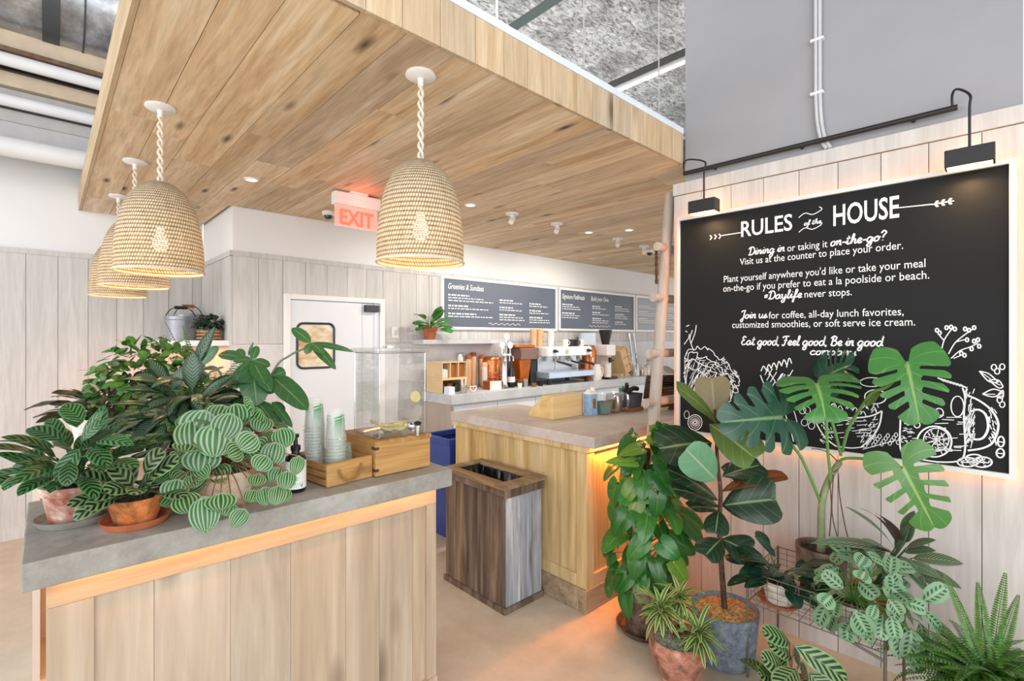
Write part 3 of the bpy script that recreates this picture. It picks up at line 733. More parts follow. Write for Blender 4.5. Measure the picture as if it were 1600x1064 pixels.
HAND = {
 'a': ([[(.9, .85), (.55, 1), (.1, .6), (.2, .05), (.6, .1), (.9, .85), (.85, .15), (1.15, .12)]], 1.15),
 'c': ([[(.85, .8), (.5, 1), (.1, .5), (.35, 0), (.95, .2)]], .95),
 'd': ([[(.9, .8), (.5, 1), (.1, .5), (.3, 0), (.75, .25), (1.05, 2.0), (.9, .3), (1.2, .12)]], 1.2),
 'e': ([[(0, .2), (.5, .45), (.75, .8), (.45, 1), (.15, .5), (.4, 0), (.9, .2)]], .9),
 'f': ([[(0, .2), (.5, .8), (.75, 1.8), (.5, 2), (.35, 1), (.2, -.7), (.05, -.95), (.1, -.4), (.45, .15), (.8, .25)]], .8),
 'g': ([[(.9, .8), (.5, 1), (.1, .5), (.3, 0), (.75, .3), (.95, .95), (.75, -.7), (.35, -.95), (.2, -.6), (.7, -.1), (1.15, .2)]], 1.15),
 'h': ([[(0, .2), (.45, 1.2), (.55, 1.95), (.35, 1.9), (.15, 0)], [(.15, .1), (.5, .9), (.8, .9), (.75, .1), (1.05, .15)]], 1.05),
 'i': ([[(0, .2), (.3, 1), (.25, .1), (.55, .15)], [(.36, 1.42), (.42, 1.52)]], .55),
 'l': ([[(0, .2), (.4, 1.2), (.5, 1.95), (.3, 1.9), (.2, .2), (.35, 0), (.6, .2)]], .6),
 'm': ([[(0, .8), (.15, 1), (.12, 0)], [(.12, .3), (.4, 1), (.55, .85), (.52, 0)], [(.52, .3), (.8, 1), (.97, .85), (.92, .1), (1.2, .15)]], 1.2),
 'n': ([[(0, .8), (.15, 1), (.12, 0)], [(.12, .3), (.5, 1), (.7, .85), (.65, .1), (.95, .15)]], .95),
 'o': ([[(.6, 1), (.15, .7), (.2, .05), (.65, .1), (.8, .7), (.55, 1), (.7, .8), (1.05, .8)]], 1.0),
 'p': ([[(0, .7), (.25, 1), (.1, -.95)], [(.15, .4), (.6, 1), (.85, .6), (.6, 0), (.25, .15), (1.1, .15)]], 1.05),
 's': ([[(0, .1), (.5, 1), (.45, .7), (.65, .3), (.35, 0), (.1, .15), (.9, .2)]], .85),
 't': ([[(0, .2), (.35, 1), (.45, 1.8), (.28, .3), (.45, 0), (.75, .2)], [(.08, 1.2), (.72, 1.3)]], .75),
 'u': ([[(0, .8), (.15, 1), (.12, .3), (.35, 0), (.7, .3), (.8, 1), (.75, .1), (1.05, .15)]], 1.05),
 'y': ([[(0, .8), (.15, 1), (.15, .3), (.4, .05), (.7, .4), (.85, 1), (.65, -.7), (.3, -.95), (.15, -.6), (.6, -.1), (1.05, .2)]], 1.05),
 'D': ([[(.5, 1.75), (.3, .1), (.1, .15), (.35, 0), (.95, .15), (1.3, 1), (1, 1.85), (.4, 1.95), (0, 1.5)]], 1.4),
 'J': ([[(.1, 1.6), (.35, 1.95), (1.05, 2)], [(.85, 1.95), (.5, -.6), (.2, -.85), (.1, -.4), (.55, .1), (.9, .3)]], .95),
 'E': ([[(1, 1.7), (.6, 2), (.25, 1.6), (.6, 1.1), (.2, .9), (.1, .35), (.5, 0), (1.1, .3)]], 1.15),
 'F': ([[(0, 1.6), (.3, 1.95), (1.3, 2)], [(.75, 1.95), (.5, .2), (.2, -.1), (0, .2)], [(.3, 1), (.95, 1.1)]], 1.1),
 'B': ([[(.45, 1.9), (.2, .1)], [(0, 1.5), (.5, 2), (1, 1.7), (.8, 1.15), (.45, 1.05), (1.1, .8), (.9, .1), (.3, 0), (.1, .3)]], 1.25),
 '?': ([[(.1, 1.5), (.4, 2), (.85, 1.6), (.5, 1), (.42, .55)], [(.38, .1), (.42, 0)]], .9),
 ',': ([[(.2, .12), (.08, -.3)]], .4), '.': ([[(.15, .1), (.22, 0)]], .4), '-': ([[(.05, .5), (.6, .55)]], .65), ' ': ([], .55),
 '#': ([[(.1, .55), (.75, .65)], [(.1, .9), (.8, 1)], [(.3, .3), (.45, 1.2)], [(.55, .3), (.7, 1.2)]], .9)}
def script(txt, ul, ur, vl, vr, xh=0.018, wt=0.0052, bm=None, M=None, s0_=None, w_=None, z=None):
    if s0_ is None:
        s0_, z0_ = bs(ul, vl); s1_, z1_ = bs(ur, vr); w_ = s1_ - s0_; z = (z0_ + z1_) / 2 - xh * 0.5
    tot = sum(HAND[c][1] for c in txt); k_ = w_ / tot; x = 0.0
    for c in txt:
        st, adv = HAND[c]
        for s in st:
            pts = crom([(s0_ + (x + p[0]) * k_ + 0.12 * p[1] * xh, z + p[1] * xh) for p in s], 4)
            ribbon(bm or lt, pts, wt, M or MT)
        x += adv
# heading
line('RULES', 1158, 1238, 364, 347, h=0.083, bold=0.014)
line('HOUSE', 1302, 1405, 341, 327, h=0.098, bold=0.016)
script('of the', 1256, 1283, 351, 346, xh=0.012, wt=0.0045)
for dv in (-11, 12):
    p = [bs(1248, 351 + dv), bs(1258, 344 + dv), bs(1270, 346 + dv), bs(1284, 338 + dv), bs(1280, 334 + dv)]
    ribbon(lt, crom(p, 5), 0.004, MT)
ribbon(lt, [bs(1128, 368), bs(1160, 363)], 0.0045, MT); ribbon(lt, [bs(1400, 325), bs(1458, 319)], 0.0045, MT)
for u, v, sgn in ((1111, 371, 1), (1118, 370, 1), (1125, 369, 1)):
    s_, z_ = bs(u, v); ribbon(lt, [(s_ - 0.006, z_ + 0.013), (s_ + 0.005, z_), (s_ - 0.006, z_ - 0.013)], 0.006, MT)
for u, v in ((1460, 319), (1470, 317), (1481, 315)):
    s_, z_ = bs(u, v)
    for dy in (0.012, -0.012): ribbon(lt, [(s_, z_), (s_ + 0.008, z_ + dy * 0.8), (s_ + 0.014, z_ + dy)], [0.003, 0.009, 0.003], MT)
    ribbon(lt, [(s_ - 0.01, z_), (s_ + 0.02, z_)], 0.004, MT)
script('Dining in', 1169, 1226, 396, 389, 0.021, 0.0062); line('or taking it', 1230, 1293, 389, 382, 0.036); script('on-the-go?', 1297, 1384, 381, 371, 0.022, 0.0065)
line('Visit us at the counter to place your order.', 1156, 1411, 409, 386, 0.036)
line('Plant yourself anywhere you\'d like or take your meal', 1131, 1446, 437, 413, 0.037)
line('on-the-go if you prefer to eat a la poolside or beach.', 1130, 1452, 451, 432, 0.037)
script('#Daylife', 1193, 1253, 465, 461, 0.021, 0.0062); line('never stops.', 1257, 1331, 461, 457, 0.036)
script('Join us', 1157, 1199, 495, 493, 0.021, 0.0062); line('for coffee, all-day lunch favorites,', 1201, 1412, 493, 489, 0.036)
line('customized smoothies, or soft serve ice cream.', 1144, 1430, 508, 505, 0.036)
script('Eat good, Feel good, Be in good', 1158, 1380, 536, 536, 0.023, 0.0065)
script('company', 1265, 1338, 551, 552, 0.02, 0.006)
obj('lettering', lt, m_chalk, cb, recalc=False)

# chalk drawings along the foot of the board, each its own part
rnd = random.Random(3)
def draw(name, fn):
    b_ = BM(); fn(b_); obj(name, b_, m_chalk, cb, recalc=False)
def st(b_, pix, w=0.004, n=5): ribbon(b_, crom([bs(*p) for p in pix], n), w, MT)
def lettuce(b_):
    rim = [(1068, 560), (1078, 548), (1092, 542), (1108, 548), (1122, 556), (1134, 568), (1146, 580), (1153, 592), (1152, 606), (1146, 616)]
    for o_ in range(4):
        pts = []
        for (x, y), (x2, y2) in zip(rim, rim[1:]):
            for q in range(4):
                t_ = q / 4; pts.append((x + (x2 - x) * t_ - o_ * 7 + rnd.uniform(-4, 4), y + (y2 - y) * t_ + o_ * 10 + rnd.uniform(-4, 4)))
        pts = [(max(p[0], 1070), p[1]) for p in pts]; st(b_, pts, 0.0042, 3)
    for k_ in range(14):
        e = (1072 + k_ * 5.4 + rnd.uniform(-3, 3), 575 + (k_ * 2.6) + rnd.uniform(-16, 10)); s_ = (1072 + k_ * 1.5, 622 - rnd.uniform(0, 6))
        st(b_, [s_, ((s_[0] + e[0]) / 2 - 3, (s_[1] + e[1]) / 2), e], 0.0038, 4)
    for k_ in range(60):
        x, y = rnd.uniform(1085, 1150), rnd.uniform(556, 612)
        st(b_, [(x, y), (x + rnd.uniform(-6, 6), y + rnd.uniform(2, 6)), (x + rnd.uniform(-8, 8), y + rnd.uniform(4, 10))], 0.0025, 3)
    _hatch(b_, 70, (1070, 1110), (560, 616), -6, 14, 0.0022); _hatch(b_, 40, (1120, 1148), (575, 612), 6, 6, 0.0028)
    for q in ([(1084, 548), (1078, 530), (1082, 516)], [(1080, 536), (1086, 520), (1088, 508)], [(1069, 538), (1076, 528), (1077, 522)], [(1071, 517), (1074, 519)], [(1072, 510), (1077, 508)]): st(b_, q, 0.0045)
def ring(b_, u, v, ru, rv, w=0.004, a0=0, a1=360): st(b_, [(u + ru * math.cos(math.radians(a)), v + rv * math.sin(math.radians(a))) for a in range(a0, a1 + 1, 24)], w, 2)
def _hatch(b_, n_, xr, yr, dx, dy, w):
    for k_ in range(n_):
        x, y = rnd.uniform(*xr), rnd.uniform(*yr); st(b_, [(x, y), (x + rnd.uniform(0.4, 1) * dx + rnd.uniform(-2, 2), y + rnd.uniform(0.4, 1) * dy + rnd.uniform(-2, 2))], w)
def tomato(b_):
    ring(b_, 1086, 660, 11, 12, 0.0045); ring(b_, 1086, 660, 8, 9, 0.003)
    for a in range(0, 360, 45): ring(b_, 1086 + 4 * math.cos(math.radians(a)), 660 + 4 * math.sin(math.radians(a)), 2, 2.4, 0.003)
    ring(b_, 1073, 648, 4, 6, 0.003)
def pineapple(b_):
    for k_ in range(6):
        x = 1189 + k_ * 8; st(b_, [(x, 580 - k_ * 2 + (k_ % 2) * 4), (x + 4, 572 - k_ * 2.5), (x + 8, 578 - k_ * 2)], 0.005)
    st(b_, [(1188, 586), (1196, 604), (1210, 620), (1228, 650), (1240, 690)], 0.005); st(b_, [(1200, 578), (1214, 600), (1230, 618), (1243, 650), (1252, 694)], 0.004)
    for k_ in range(16):
        x, y = rnd.uniform(1200, 1240), rnd.uniform(575, 605); st(b_, [(x, y), (x - 6, y + 10)], 0.004)
    for u, v in ((1254, 641), (1261, 641), (1257, 660), (1268, 665)): ring(b_, u, v, 5, 5.5, 0.003)
def bowl(b_):
    st(b_, [(1271, 640), (1296, 650), (1330, 653), (1360, 650), (1378, 642)], 0.006); st(b_, [(1271, 640), (1276, 662), (1290, 684), (1306, 697)], 0.006); st(b_, [(1378, 642), (1374, 664), (1362, 684), (1346, 698)], 0.006)
    st(b_, [(1306, 697), (1330, 700), (1350, 698)], 0.005)
    for k_ in range(26):
        x, y = rnd.uniform(1282, 1366), rnd.uniform(656, 684); st(b_, [(x, y), (x + rnd.uniform(8, 20), y - 1)], 0.0028)
    for k_ in range(22):
        x, y = rnd.uniform(1275, 1372), rnd.uniform(632, 648); st(b_, [(x, y), (x + 5, y - 5), (x + 9, y + 2)], 0.0035)
    _hatch(b_, 34, (1280, 1300), (650, 690), 4, 5, 0.0026); _hatch(b_, 34, (1345, 1372), (650, 690), -4, 5, 0.0026)
    ring(b_, 1368, 620, 17, 11, 0.005); ring(b_, 1362, 597, 18, 7, 0.004)
def mug(b_):
    st(b_, [(1407, 652), (1406, 690), (1409, 706), (1420, 714), (1440, 718)], 0.006); st(b_, [(1504, 606), (1508, 622), (1506, 650), (1508, 700), (1500, 719), (1470, 722), (1440, 718)], 0.006)
    st(b_, [(1508, 616), (1530, 626), (1550, 642), (1560, 664), (1552, 690), (1536, 700), (1512, 704)], 0.007)
    st(b_, [(1514, 648), (1514, 676), (1522, 686), (1536, 684), (1544, 668), (1540, 648), (1528, 640), (1514, 644)], 0.008)
    for k_ in range(36):
        x, y = rnd.uniform(1410, 1500), rnd.uniform(640, 712); st(b_, [(x, y), (x + rnd.uniform(8, 24), y + rnd.uniform(-1, 1))], 0.0032)
    for k_ in range(30):
        x, y = rnd.uniform(1506, 1520), rnd.uniform(612, 700); st(b_, [(x, y), (x + 3, y - 8)], 0.003)
    _hatch(b_, 50, (1408, 1424), (648, 712), 8, 1, 0.003); _hatch(b_, 40, (1508, 1522), (640, 700), 3, -9, 0.003); _hatch(b_, 26, (1544, 1558), (636, 690), 3, 8, 0.003); _hatch(b_, 30, (1440, 1482), (672, 708), 4, 4, 0.0028)
    ring(b_, 1460, 690, 27, 24, 0.006); ring(b_, 1463, 687, 20, 18, 0.004)
    for a in range(0, 360, 40): st(b_, [(1463, 687), (1463 + 18 * math.cos(math.radians(a)), 687 + 16 * math.sin(math.radians(a)))], 0.003)
    ring(b_, 1496, 635, 10, 16, 0.004); ring(b_, 1467, 645, 7, 7, 0.004); ring(b_, 1433, 664, 4.5, 4.5, 0.004)
    for k_ in range(8): st(b_, [(1465 + k_ * 5, 590 + k_ * 1.5), (1476 + k_ * 5, 596 + k_ * 1.5)], 0.005)
def herb(b_):
    for k_ in range(18):
        x = 1352 + k_ * 3.2; y = 696 - (k_ % 4) * 4 - k_ * 0.3; ring(b_, x, y, 2.6, 3.2, 0.0026)
    st(b_, [(1348, 702), (1370, 696), (1400, 688)], 0.003)
def twig(b_):
    for q in ([(1471, 548), (1475, 532), (1484, 518), (1490, 512)], [(1475, 532), (1468, 524), (1464, 518)], [(1482, 553), (1492, 536), (1506, 524), (1520, 514)], [(1494, 534), (1510, 530)], [(1486, 560), (1500, 548), (1516, 542), (1528, 536)], [(1490, 560), (1504, 554)]): st(b_, q, 0.004)
    for u, v in ((1464, 516), (1468, 520), (1479, 512), (1486, 511), (1492, 514), (1508, 514), (1514, 516), (1522, 512), (1511, 531), (1522, 533), (1528, 531), (1530, 541), (1502, 552), (1507, 555), (1518, 545)):
        ring(b_, u, v, 2.4, 3, 0.0048)
def sprig(b_):
    for cx_, cy_, l, a in ((1545, 590, 18, 0.6), (1560, 600, 16, 0.4), (1552, 614, 17, -0.1), (1566, 616, 10, -0.4)):
        for w_ in (1, -1): st(b_, [(cx_ - l * math.cos(a), cy_ - l * math.sin(a)), (cx_, cy_ + w_ * 6), (cx_ + min(l, 1568 - cx_) * math.cos(a), cy_ + l * math.sin(a) * 0.7)], 0.0045)
        st(b_, [(cx_ - l * math.cos(a), cy_ - l * math.sin(a)), (cx_ + 3, cy_ + 2)], 0.003)
    for u, v in ((1553, 574), (1558, 580), (1566, 573), (1562, 625), (1566, 632)): ring(b_, u, v, 4, 4.5, 0.004)
def nuts(b_):
    _hatch(b_, 34, (1502, 1546), (716, 728), 5, 2, 0.003)
    for q, (ru, rv) in (((1512, 722), (16, 7)), ((1535, 722), (15, 8)), ((1522, 716), (13, 6)), ((1564, 690), (5, 8)), ((1563, 708), (6, 7))):
        ring(b_, q[0], q[1], ru, rv, 0.0055); st(b_, [(q[0] - ru * .7, q[1]), (q[0] + ru * .7, q[1] + 1)], 0.004)
for nm, fn in (('lettuce_drawing', lettuce), ('tomato_drawing', tomato), ('pineapple_drawing', pineapple), ('bowl_drawing', bowl), ('mug_drawing', mug), ('herb_drawing', herb), ('twig_drawing', twig), ('sprig_drawing', sprig), ('nut_drawing', nuts)): draw(nm, fn)
# hidden strip lights behind the frame wash the boards around it
def strip(name, a, c, depth_, w, energy, dirv, col=(1.0, 0.34, 0.08), parent=None):
    a, c = Vector(a), Vector(c); mid = (a + c) / 2; L = (c - a).length
    z = -Vector(dirv).normalized(); x = (c - a).normalized(); y = z.cross(x).normalized(); x = y.cross(z)
    d = bpy.data.lights.new(name, 'AREA'); d.shape = 'RECTANGLE'; d.size = L; d.size_y = w; d.energy = energy; d.color = col
    o = bpy.data.objects.new(name, d); C.objects.link(o)
    R = Matrix((x, y, z)).transposed().to_4x4(); o.matrix_world = Matrix.Translation(mid) @ R
    if parent is not None: o.parent = parent; o.matrix_parent_inverse = Matrix.Translation(-parent.location)
    return o
wl = lambda s, z, o: MW @ Vector((s, z, o))
nW = MW.col[2].to_3d(); xW = MW.col[0].to_3d()
strip('frame_glow', wl(BS0 + 0.012, BZ0, 0.028), wl(BS0 + 0.012, BZ1, 0.028), 0, 0.01, 0.9, (-xW * 1.0 - nW * 0.9), parent=cb)
strip('frame_glow', wl(BS0, BZ0 + 0.012, 0.028), wl(BS1, BZ0 + 0.012, 0.028), 0, 0.01, 0.9, (Vector((0, 0, -1)) - nW * 0.9), parent=cb)
strip('frame_glow', wl(BS0, BZ1 - 0.012, 0.028), wl(BS1, BZ1 - 0.012, 0.028), 0, 0.01, 0.7, (Vector((0, 0, 1)) - nW * 0.9), parent=cb)
strip('frame_glow', wl(BS1 - 0.012, BZ0, 0.028), wl(BS1 - 0.012, BZ1, 0.028), 0, 0.01, 0.5, (xW * 1.0 - nW * 0.9), parent=cb)
# ------------------------------------------------------------------ counter materials
m_greyoak = wood('limed_oak', '#a28e77', '#b7a48d', '#c9baa6', 'Z', 0.45, knots=0.9, var=0.12, streak=0.3, rough=0.6)
m_baroak = wood('streaky_oak', '#a88a55', '#c9ae79', '#dcc69a', 'Z', 0.6, knots=0.9, var=0.22, streak=0.5, rough=0.6)
m_lightoak = wood('smooth_oak', '#b3926b', '#c5a680', '#d1b591', 'X', 0.6, var=0.1, streak=0.3)
m_barnwood = wood('weathered_brown_boards', '#3f3329', '#6f5e4f', '#8f8070', 'Z', 0.8, knots=1.2, var=0.3, streak=0.8, rough=0.8, bump=0.4)
m_barngrey = wood('weathered_grey_boards', '#6f7681', '#9aa0a8', '#c3c4c4', 'Z', 0.8, knots=0.8, var=0.45, streak=0.8, rough=0.8, bump=0.4)
m_honey = wood('honey_pine', '#8a6232', '#b98d52', '#cfa76c', 'X', 0.9, knots=0.7, var=0.14, streak=0.35, rough=0.5)
m_honeyY = wood('honey_pine_side', '#7d5628', '#a87c43', '#c29659', 'Y', 0.9, var=0.14, streak=0.35, rough=0.5)
m_plinth = wood('grey_brown_plinth', '#7d6a52', '#a08c70', '#b8a487', 'X', 0.7, knots=0.9, var=0.2, streak=0.6, rough=0.7)

# ------------------------------------------------------------------ plant counter on the left
CT = 1.0
x0, x1, y0, y1 = -0.045, 1.245, 1.692, 2.32
pc = thing('plant_counter', 'long oak counter with grey concrete top carrying the potted plants', 'counter', (0.6, 2.0, 0))
b = BM(); box(b, x0, x1, y0, y1, CT - 0.072, CT); obj('concrete_top', b, m_slabtop, pc, bevel=0.004)
fy = 1.752; bx0, bx1 = 0.0, 1.205
b = BM(); box(b, bx0, bx0 + 0.02, fy + 0.021, y1 - 0.04, 0.0, CT - 0.072); box(b, bx1 - 0.02, bx1, fy + 0.021, y1 - 0.04, 0.0, CT - 0.072); box(b, bx0 + 0.02, bx1 - 0.02, y1 - 0.06, y1 - 0.04, 0, CT - 0.072)
obj('carcass', b, m_greyoak, pc)
b = BM(); x = bx0 + 0.095
while x < bx1 - 0.051:
    xe = min(x + random.uniform(0.13, 0.2), bx1 - 0.045); box(b, x + 0.0006, xe - 0.0006, fy + 0.015, fy + 0.03, 0.12, CT - 0.15); x = xe
obj('front_panel', b, m_greyoak, pc)
b = BM(); box(b, bx0, bx1, fy, fy + 0.02, CT - 0.15, CT - 0.073); obj('top_rail', b, m_lightoak, pc, bevel=0.0015)
b = BM(); box(b, bx0, bx0 + 0.095, fy, fy + 0.02, 0.12, CT - 0.1505); obj('stile', b, m_greyoak, pc, bevel=0.0015)
b = BM(); box(b, bx1 - 0.045, bx1, fy, fy + 0.02, 0.12, CT - 0.1505); obj('stile', b, m_greyoak, pc, bevel=0.0015)
b = BM(); box(b, bx0 - 0.004, bx1 + 0.004, fy - 0.006, fy + 0.02, 0.0, 0.12); obj('plinth', b, m_greyoak, pc, bevel=0.002)
strip('counter_led', (bx0 + 0.02, fy - 0.022, CT - 0.074), (bx1, fy - 0.022, CT - 0.074), 0, 0.006, 0.55, (0, 0.45, -1), (1.0, 0.36, 0.10), parent=pc)
strip('counter_led', (-0.022, fy + 0.05, CT - 0.074), (-0.022, y1 - 0.05, CT - 0.074), 0, 0.006, 2.2, (-0.35, 0, -1), (1.0, 0.36, 0.07), parent=pc)
# pale plant stand behind it
ps = thing('plant_bench', 'tall white plant bench standing behind the plant counter', 'bench', (0.4, 3.3, 0))
m_benchw = plain('off_white_laminate', '#d9d0c9', 0.6, var=0.02)
b = BM(); box(b, -0.045, 0.95, 3.1, 3.55, 0.93, 0.965); obj('bench_top', b, m_benchw, ps, bevel=0.003)
b = BM(); box(b, -0.045, -0.02, 3.1, 3.55, 0, 0.93); obj('side_panel', b, m_benchw, ps)
b = BM(); box(b, 0.925, 0.95, 3.1, 3.55, 0, 0.93); obj('side_panel', b, m_benchw, ps)
b = BM(); box(b, -0.02, 0.925, 3.53, 3.55, 0, 0.93); obj('back_panel', b, m_benchw, ps)
strip('bench_led', (-0.03, 3.085, 0.925), (0.9, 3.085, 0.925), 0, 0.006, 5.0, (-0.1, -0.35, -1), (1.0, 0.36, 0.07), parent=ps)

# ------------------------------------------------------------------ drink dispenser on its wooden crate
cr = thing('wooden_crate', 'honey pine crate with corner joints carrying the clear drink dispenser', 'crate', (1.08, 1.95, CT))
X0, X1, Y0, Y1, Z0, Z1 = 0.945, 1.20, 1.79, 2.10, CT + 0.003, CT + 0.142
def crate_sides(t, X0, X1, Y0, Y1, Z0, Z1, th, mx, my, lid=None):
    b = BM(); box(b, X0, X1, Y0, Y0 + th, Z0, Z1); obj('front_board', b, mx, t, bevel=0.0015)
    b = BM(); box(b, X0, X1, Y1 - th, Y1, Z0, Z1); obj('back_board', b, mx, t, bevel=0.0015)
    b = BM(); box(b, X0, X0 + th, Y0 + th, Y1 - th, Z0, Z1); obj('side_board', b, my, t, bevel=0.0015)
    b = BM(); box(b, X1 - th, X1, Y0 + th, Y1 - th, Z0, Z1); obj('side_board', b, my, t, bevel=0.0015)
crate_sides(cr, X0, X1, Y0, Y1, Z0, Z1 - 0.018, 0.014, m_honey, m_honeyY)
b = BM(); box(b, X0 - 0.004, X1 + 0.004, Y0 - 0.004, Y1 + 0.004, Z1 - 0.018, Z1); obj('top_board', b, m_honeyY, cr, bevel=0.002)
for zz_ in (Z0 + 0.018, Z1 - 0.035):
    b = BM(); box(b, X0 - 0.002, X0 + 0.014, Y0 - 0.0012, Y0 + 0.03, zz_, zz_ + 0.011); obj('joint_key', b, plain('dark_joint', '#4b3019', 0.7), cr)
dp = thing('drink_dispenser', 'clear square drink dispenser with chrome tap and lemon slices inside', 'dispenser', (1.08, 1.96, Z1))
ax0, ax1, ay0, ay1, az0, az1 = 0.975, 1.19, 1.815, 2.035, Z1 + 0.001, Z1 + 0.345
m_acr = bpy.data.materials.new('clear_acrylic'); m_acr.use_nodes = True; thin_glass(m_acr, (0.995, 0.995, 0.995, 1), 0.04)
m_acre = bpy.data.materials.new('acrylic_edge'); m_acre.use_nodes = True; thin_glass(m_acre, (0.96, 0.97, 0.97, 1), 0.2)
m_wat = bpy.data.materials.new('lemon_water'); m_wat.use_nodes = True; thin_glass(m_wat, (0.97, 0.965, 0.96, 1), 0.05)
b = BM(); th = 0.004
box(b, ax0, ax1, ay0, ay0 + th, az0, az1); box(b, ax0, ax1, ay1 - th, ay1, az0, az1); box(b, ax0, ax0 + th, ay0 + th, ay1 - th, az0, az1); box(b, ax1 - th, ax1, ay0 + th, ay1 - th, az0, az1); box(b, ax0 + th, ax1 - th, ay0 + th, ay1 - th, az0, az0 + 0.006)
obj('tank', b, m_acr, dp)
b = BM()
for xx in (ax0, ax1):
    for yy in (ay0, ay1): tube(b, [(xx, yy, az0), (xx, yy, az1)], 0.0025, 6)
for z_ in (az0 + 0.003, az1):
    tube(b, [(ax0, ay0, z_), (ax1, ay0, z_), (ax1, ay1, z_), (ax0, ay1, z_), (ax0, ay0, z_)], 0.0025, 6)
obj('tank_edges', b, m_acre, dp)
b = BM(); box(b, ax0 - 0.012, ax1 + 0.012, ay0 - 0.012, ay1 + 0.012, az1 + 0.001, az1 + 0.02); obj('lid', b, m_acre, dp, bevel=0.003)
b = BM(); lathe(b, [(0, az1 + 0.02), (0.03, az1 + 0.02), (0.03, az1 + 0.03), (0, az1 + 0.032)], ((ax0 + ax1) / 2, (ay0 + ay1) / 2), 18); obj('lid_knob', b, m_acre, dp)
b = BM(); box(b, ax0 + th + 0.001, ax1 - th - 0.001, ay0 + th + 0.001, ay1 - th - 0.001, az0 + 0.007, az0 + 0.215); obj('water', b, m_wat, dp)
m_lemon = plain('lemon_flesh', '#e2d98f', 0.4, var=0.15, scale=60); m_rind = plain('lemon_rind', '#e8d864', 0.4)
rl = random.Random(5)
for i in range(12):
    cxl, cyl_ = rl.uniform(ax0 + 0.045, ax1 - 0.05), rl.uniform(ay0 + 0.045, ay1 - 0.045)
    b = BM(); st_ = len(b.verts); lathe(b, [(0, 0), (0.026, 0), (0.029, 0.003), (0.026, 0.006), (0, 0.006)], (0, 0), 16)
    xform(b, Matrix.Translation((cxl, cyl_, az0 + 0.016 + i * 0.002)) @ Matrix.Rotation(rl.uniform(-0.5, 0.5), 4, 'X') @ Matrix.Rotation(rl.uniform(-0.5, 0.5), 4, 'Y'))
    tag(obj('lemon_slice', b, m_lemon, smooth=True), 'lemon slice lying at the bottom of the clear drink dispenser', 'lemon slice', 'lemon slices on the dispenser floor')
b = BM(); lathe(b, [(0, 0), (0.022, 0), (0.025, 0.003), (0.022, 0.006), (0, 0.006)], (0, 0), 18)
lp = Vector((ax1 - 0.035, ay0 + 0.022, az0 + 0.155))
xform(b, Matrix.Translation(lp) @ Matrix.Rotation(math.radians(80), 4, 'X')); tag(obj('lemon_slice', b, m_lemon, smooth=True), 'single lemon slice floating high on the front of the drink dispenser', 'lemon slice')
m_chrome = plain('chrome', '#d6d8da', 0.12, metal=1.0, var=0.0)
tx = 1.125
b = BM(); tube(b, [(tx, ay0 - 0.001, az0 + 0.035), (tx, ay0 - 0.05, az0 + 0.035)], 0.011, 12); lathe(b, [(0, az0 + 0.002), (0.010, az0 + 0.002), (0.014, az0 + 0.03), (0.014, az0 + 0.045), (0, az0 + 0.047)], (tx, ay0 - 0.045), 14); tap = obj('tap', b, m_chrome, dp, smooth=True)
b = BM(); lathe(b, [(0, az0 + 0.048), (0.014, az0 + 0.048), (0.017, az0 + 0.056), (0.006, az0 + 0.062), (0, az0 + 0.062)], (tx, ay0 - 0.045), 14); obj('tap_handle', b, m_black, tap, smooth=True)
b = BM(); tube(b, [(tx, ay0 - 0.012, az0 + 0.035), (tx, ay0 - 0.002, az0 + 0.035)], 0.02, 16); obj('tap_collar', b, m_chrome, tap, smooth=True)

# ------------------------------------------------------------------ tray with stacks of clear printed cups
tr = thing('wooden_tray', 'open pine tray with rope handle holding stacks of clear cups', 'tray', (0.86, 1.93, CT))
ang = math.radians(8)
TM = Matrix.Translation((0.748, 1.782, CT + 0.002)) @ Matrix.Rotation(ang, 4, 'Z')
TW, TD, THh = 0.195, 0.275, 0.085
def tboard(nm, x0_, x1_, y0_, y1_, z0_, z1_, m): b_ = BM(); box(b_, x0_, x1_, y0_, y1_, z0_, z1_, TM); return obj(nm, b_, m, tr, bevel=0.001)
tboard('front_board', 0, TW, 0, 0.011, 0, THh, m_honey); tboard('back_board', 0, TW, TD - 0.011, TD, 0, THh, m_honey)
for k_ in range(3):
    for xs in (0.0, TW - 0.009): tboard('side_slat', xs, xs + 0.009, 0.0115, TD - 0.0115, 0.004 + k_ * 0.027, 0.026 + k_ * 0.027, m_honeyY)
tboard('tray_floor', 0.0095, TW - 0.0095, 0.0115, TD - 0.0115, 0.002, 0.008, m_honeyY)
b = BM(); pts = [(0.045, -0.004, 0.058), (0.05, -0.018, 0.03), (0.075, -0.022, 0.014), (0.105, -0.022, 0.02), (0.132, -0.018, 0.045), (0.14, -0.004, 0.064)]
tube(b, [TM @ Vector(p) for p in crom(pts, 6)], 0.0042, 8); obj('rope_handle', b, plain('brown_rope', '#8d6a3f', 0.9, var=0.3, scale=120, bump=0.5), tr, smooth=True)
_n = NT('clear_cup_plastic'); _n.col((0.80, 0.84, 0.80, 1)); _n.set(0.15); _n.b.inputs['Alpha'].default_value = 0.16; m_cup = _n.m
m_cupgreen = plain('cup_green_print', '#3f9c57', 0.5, var=0.1)
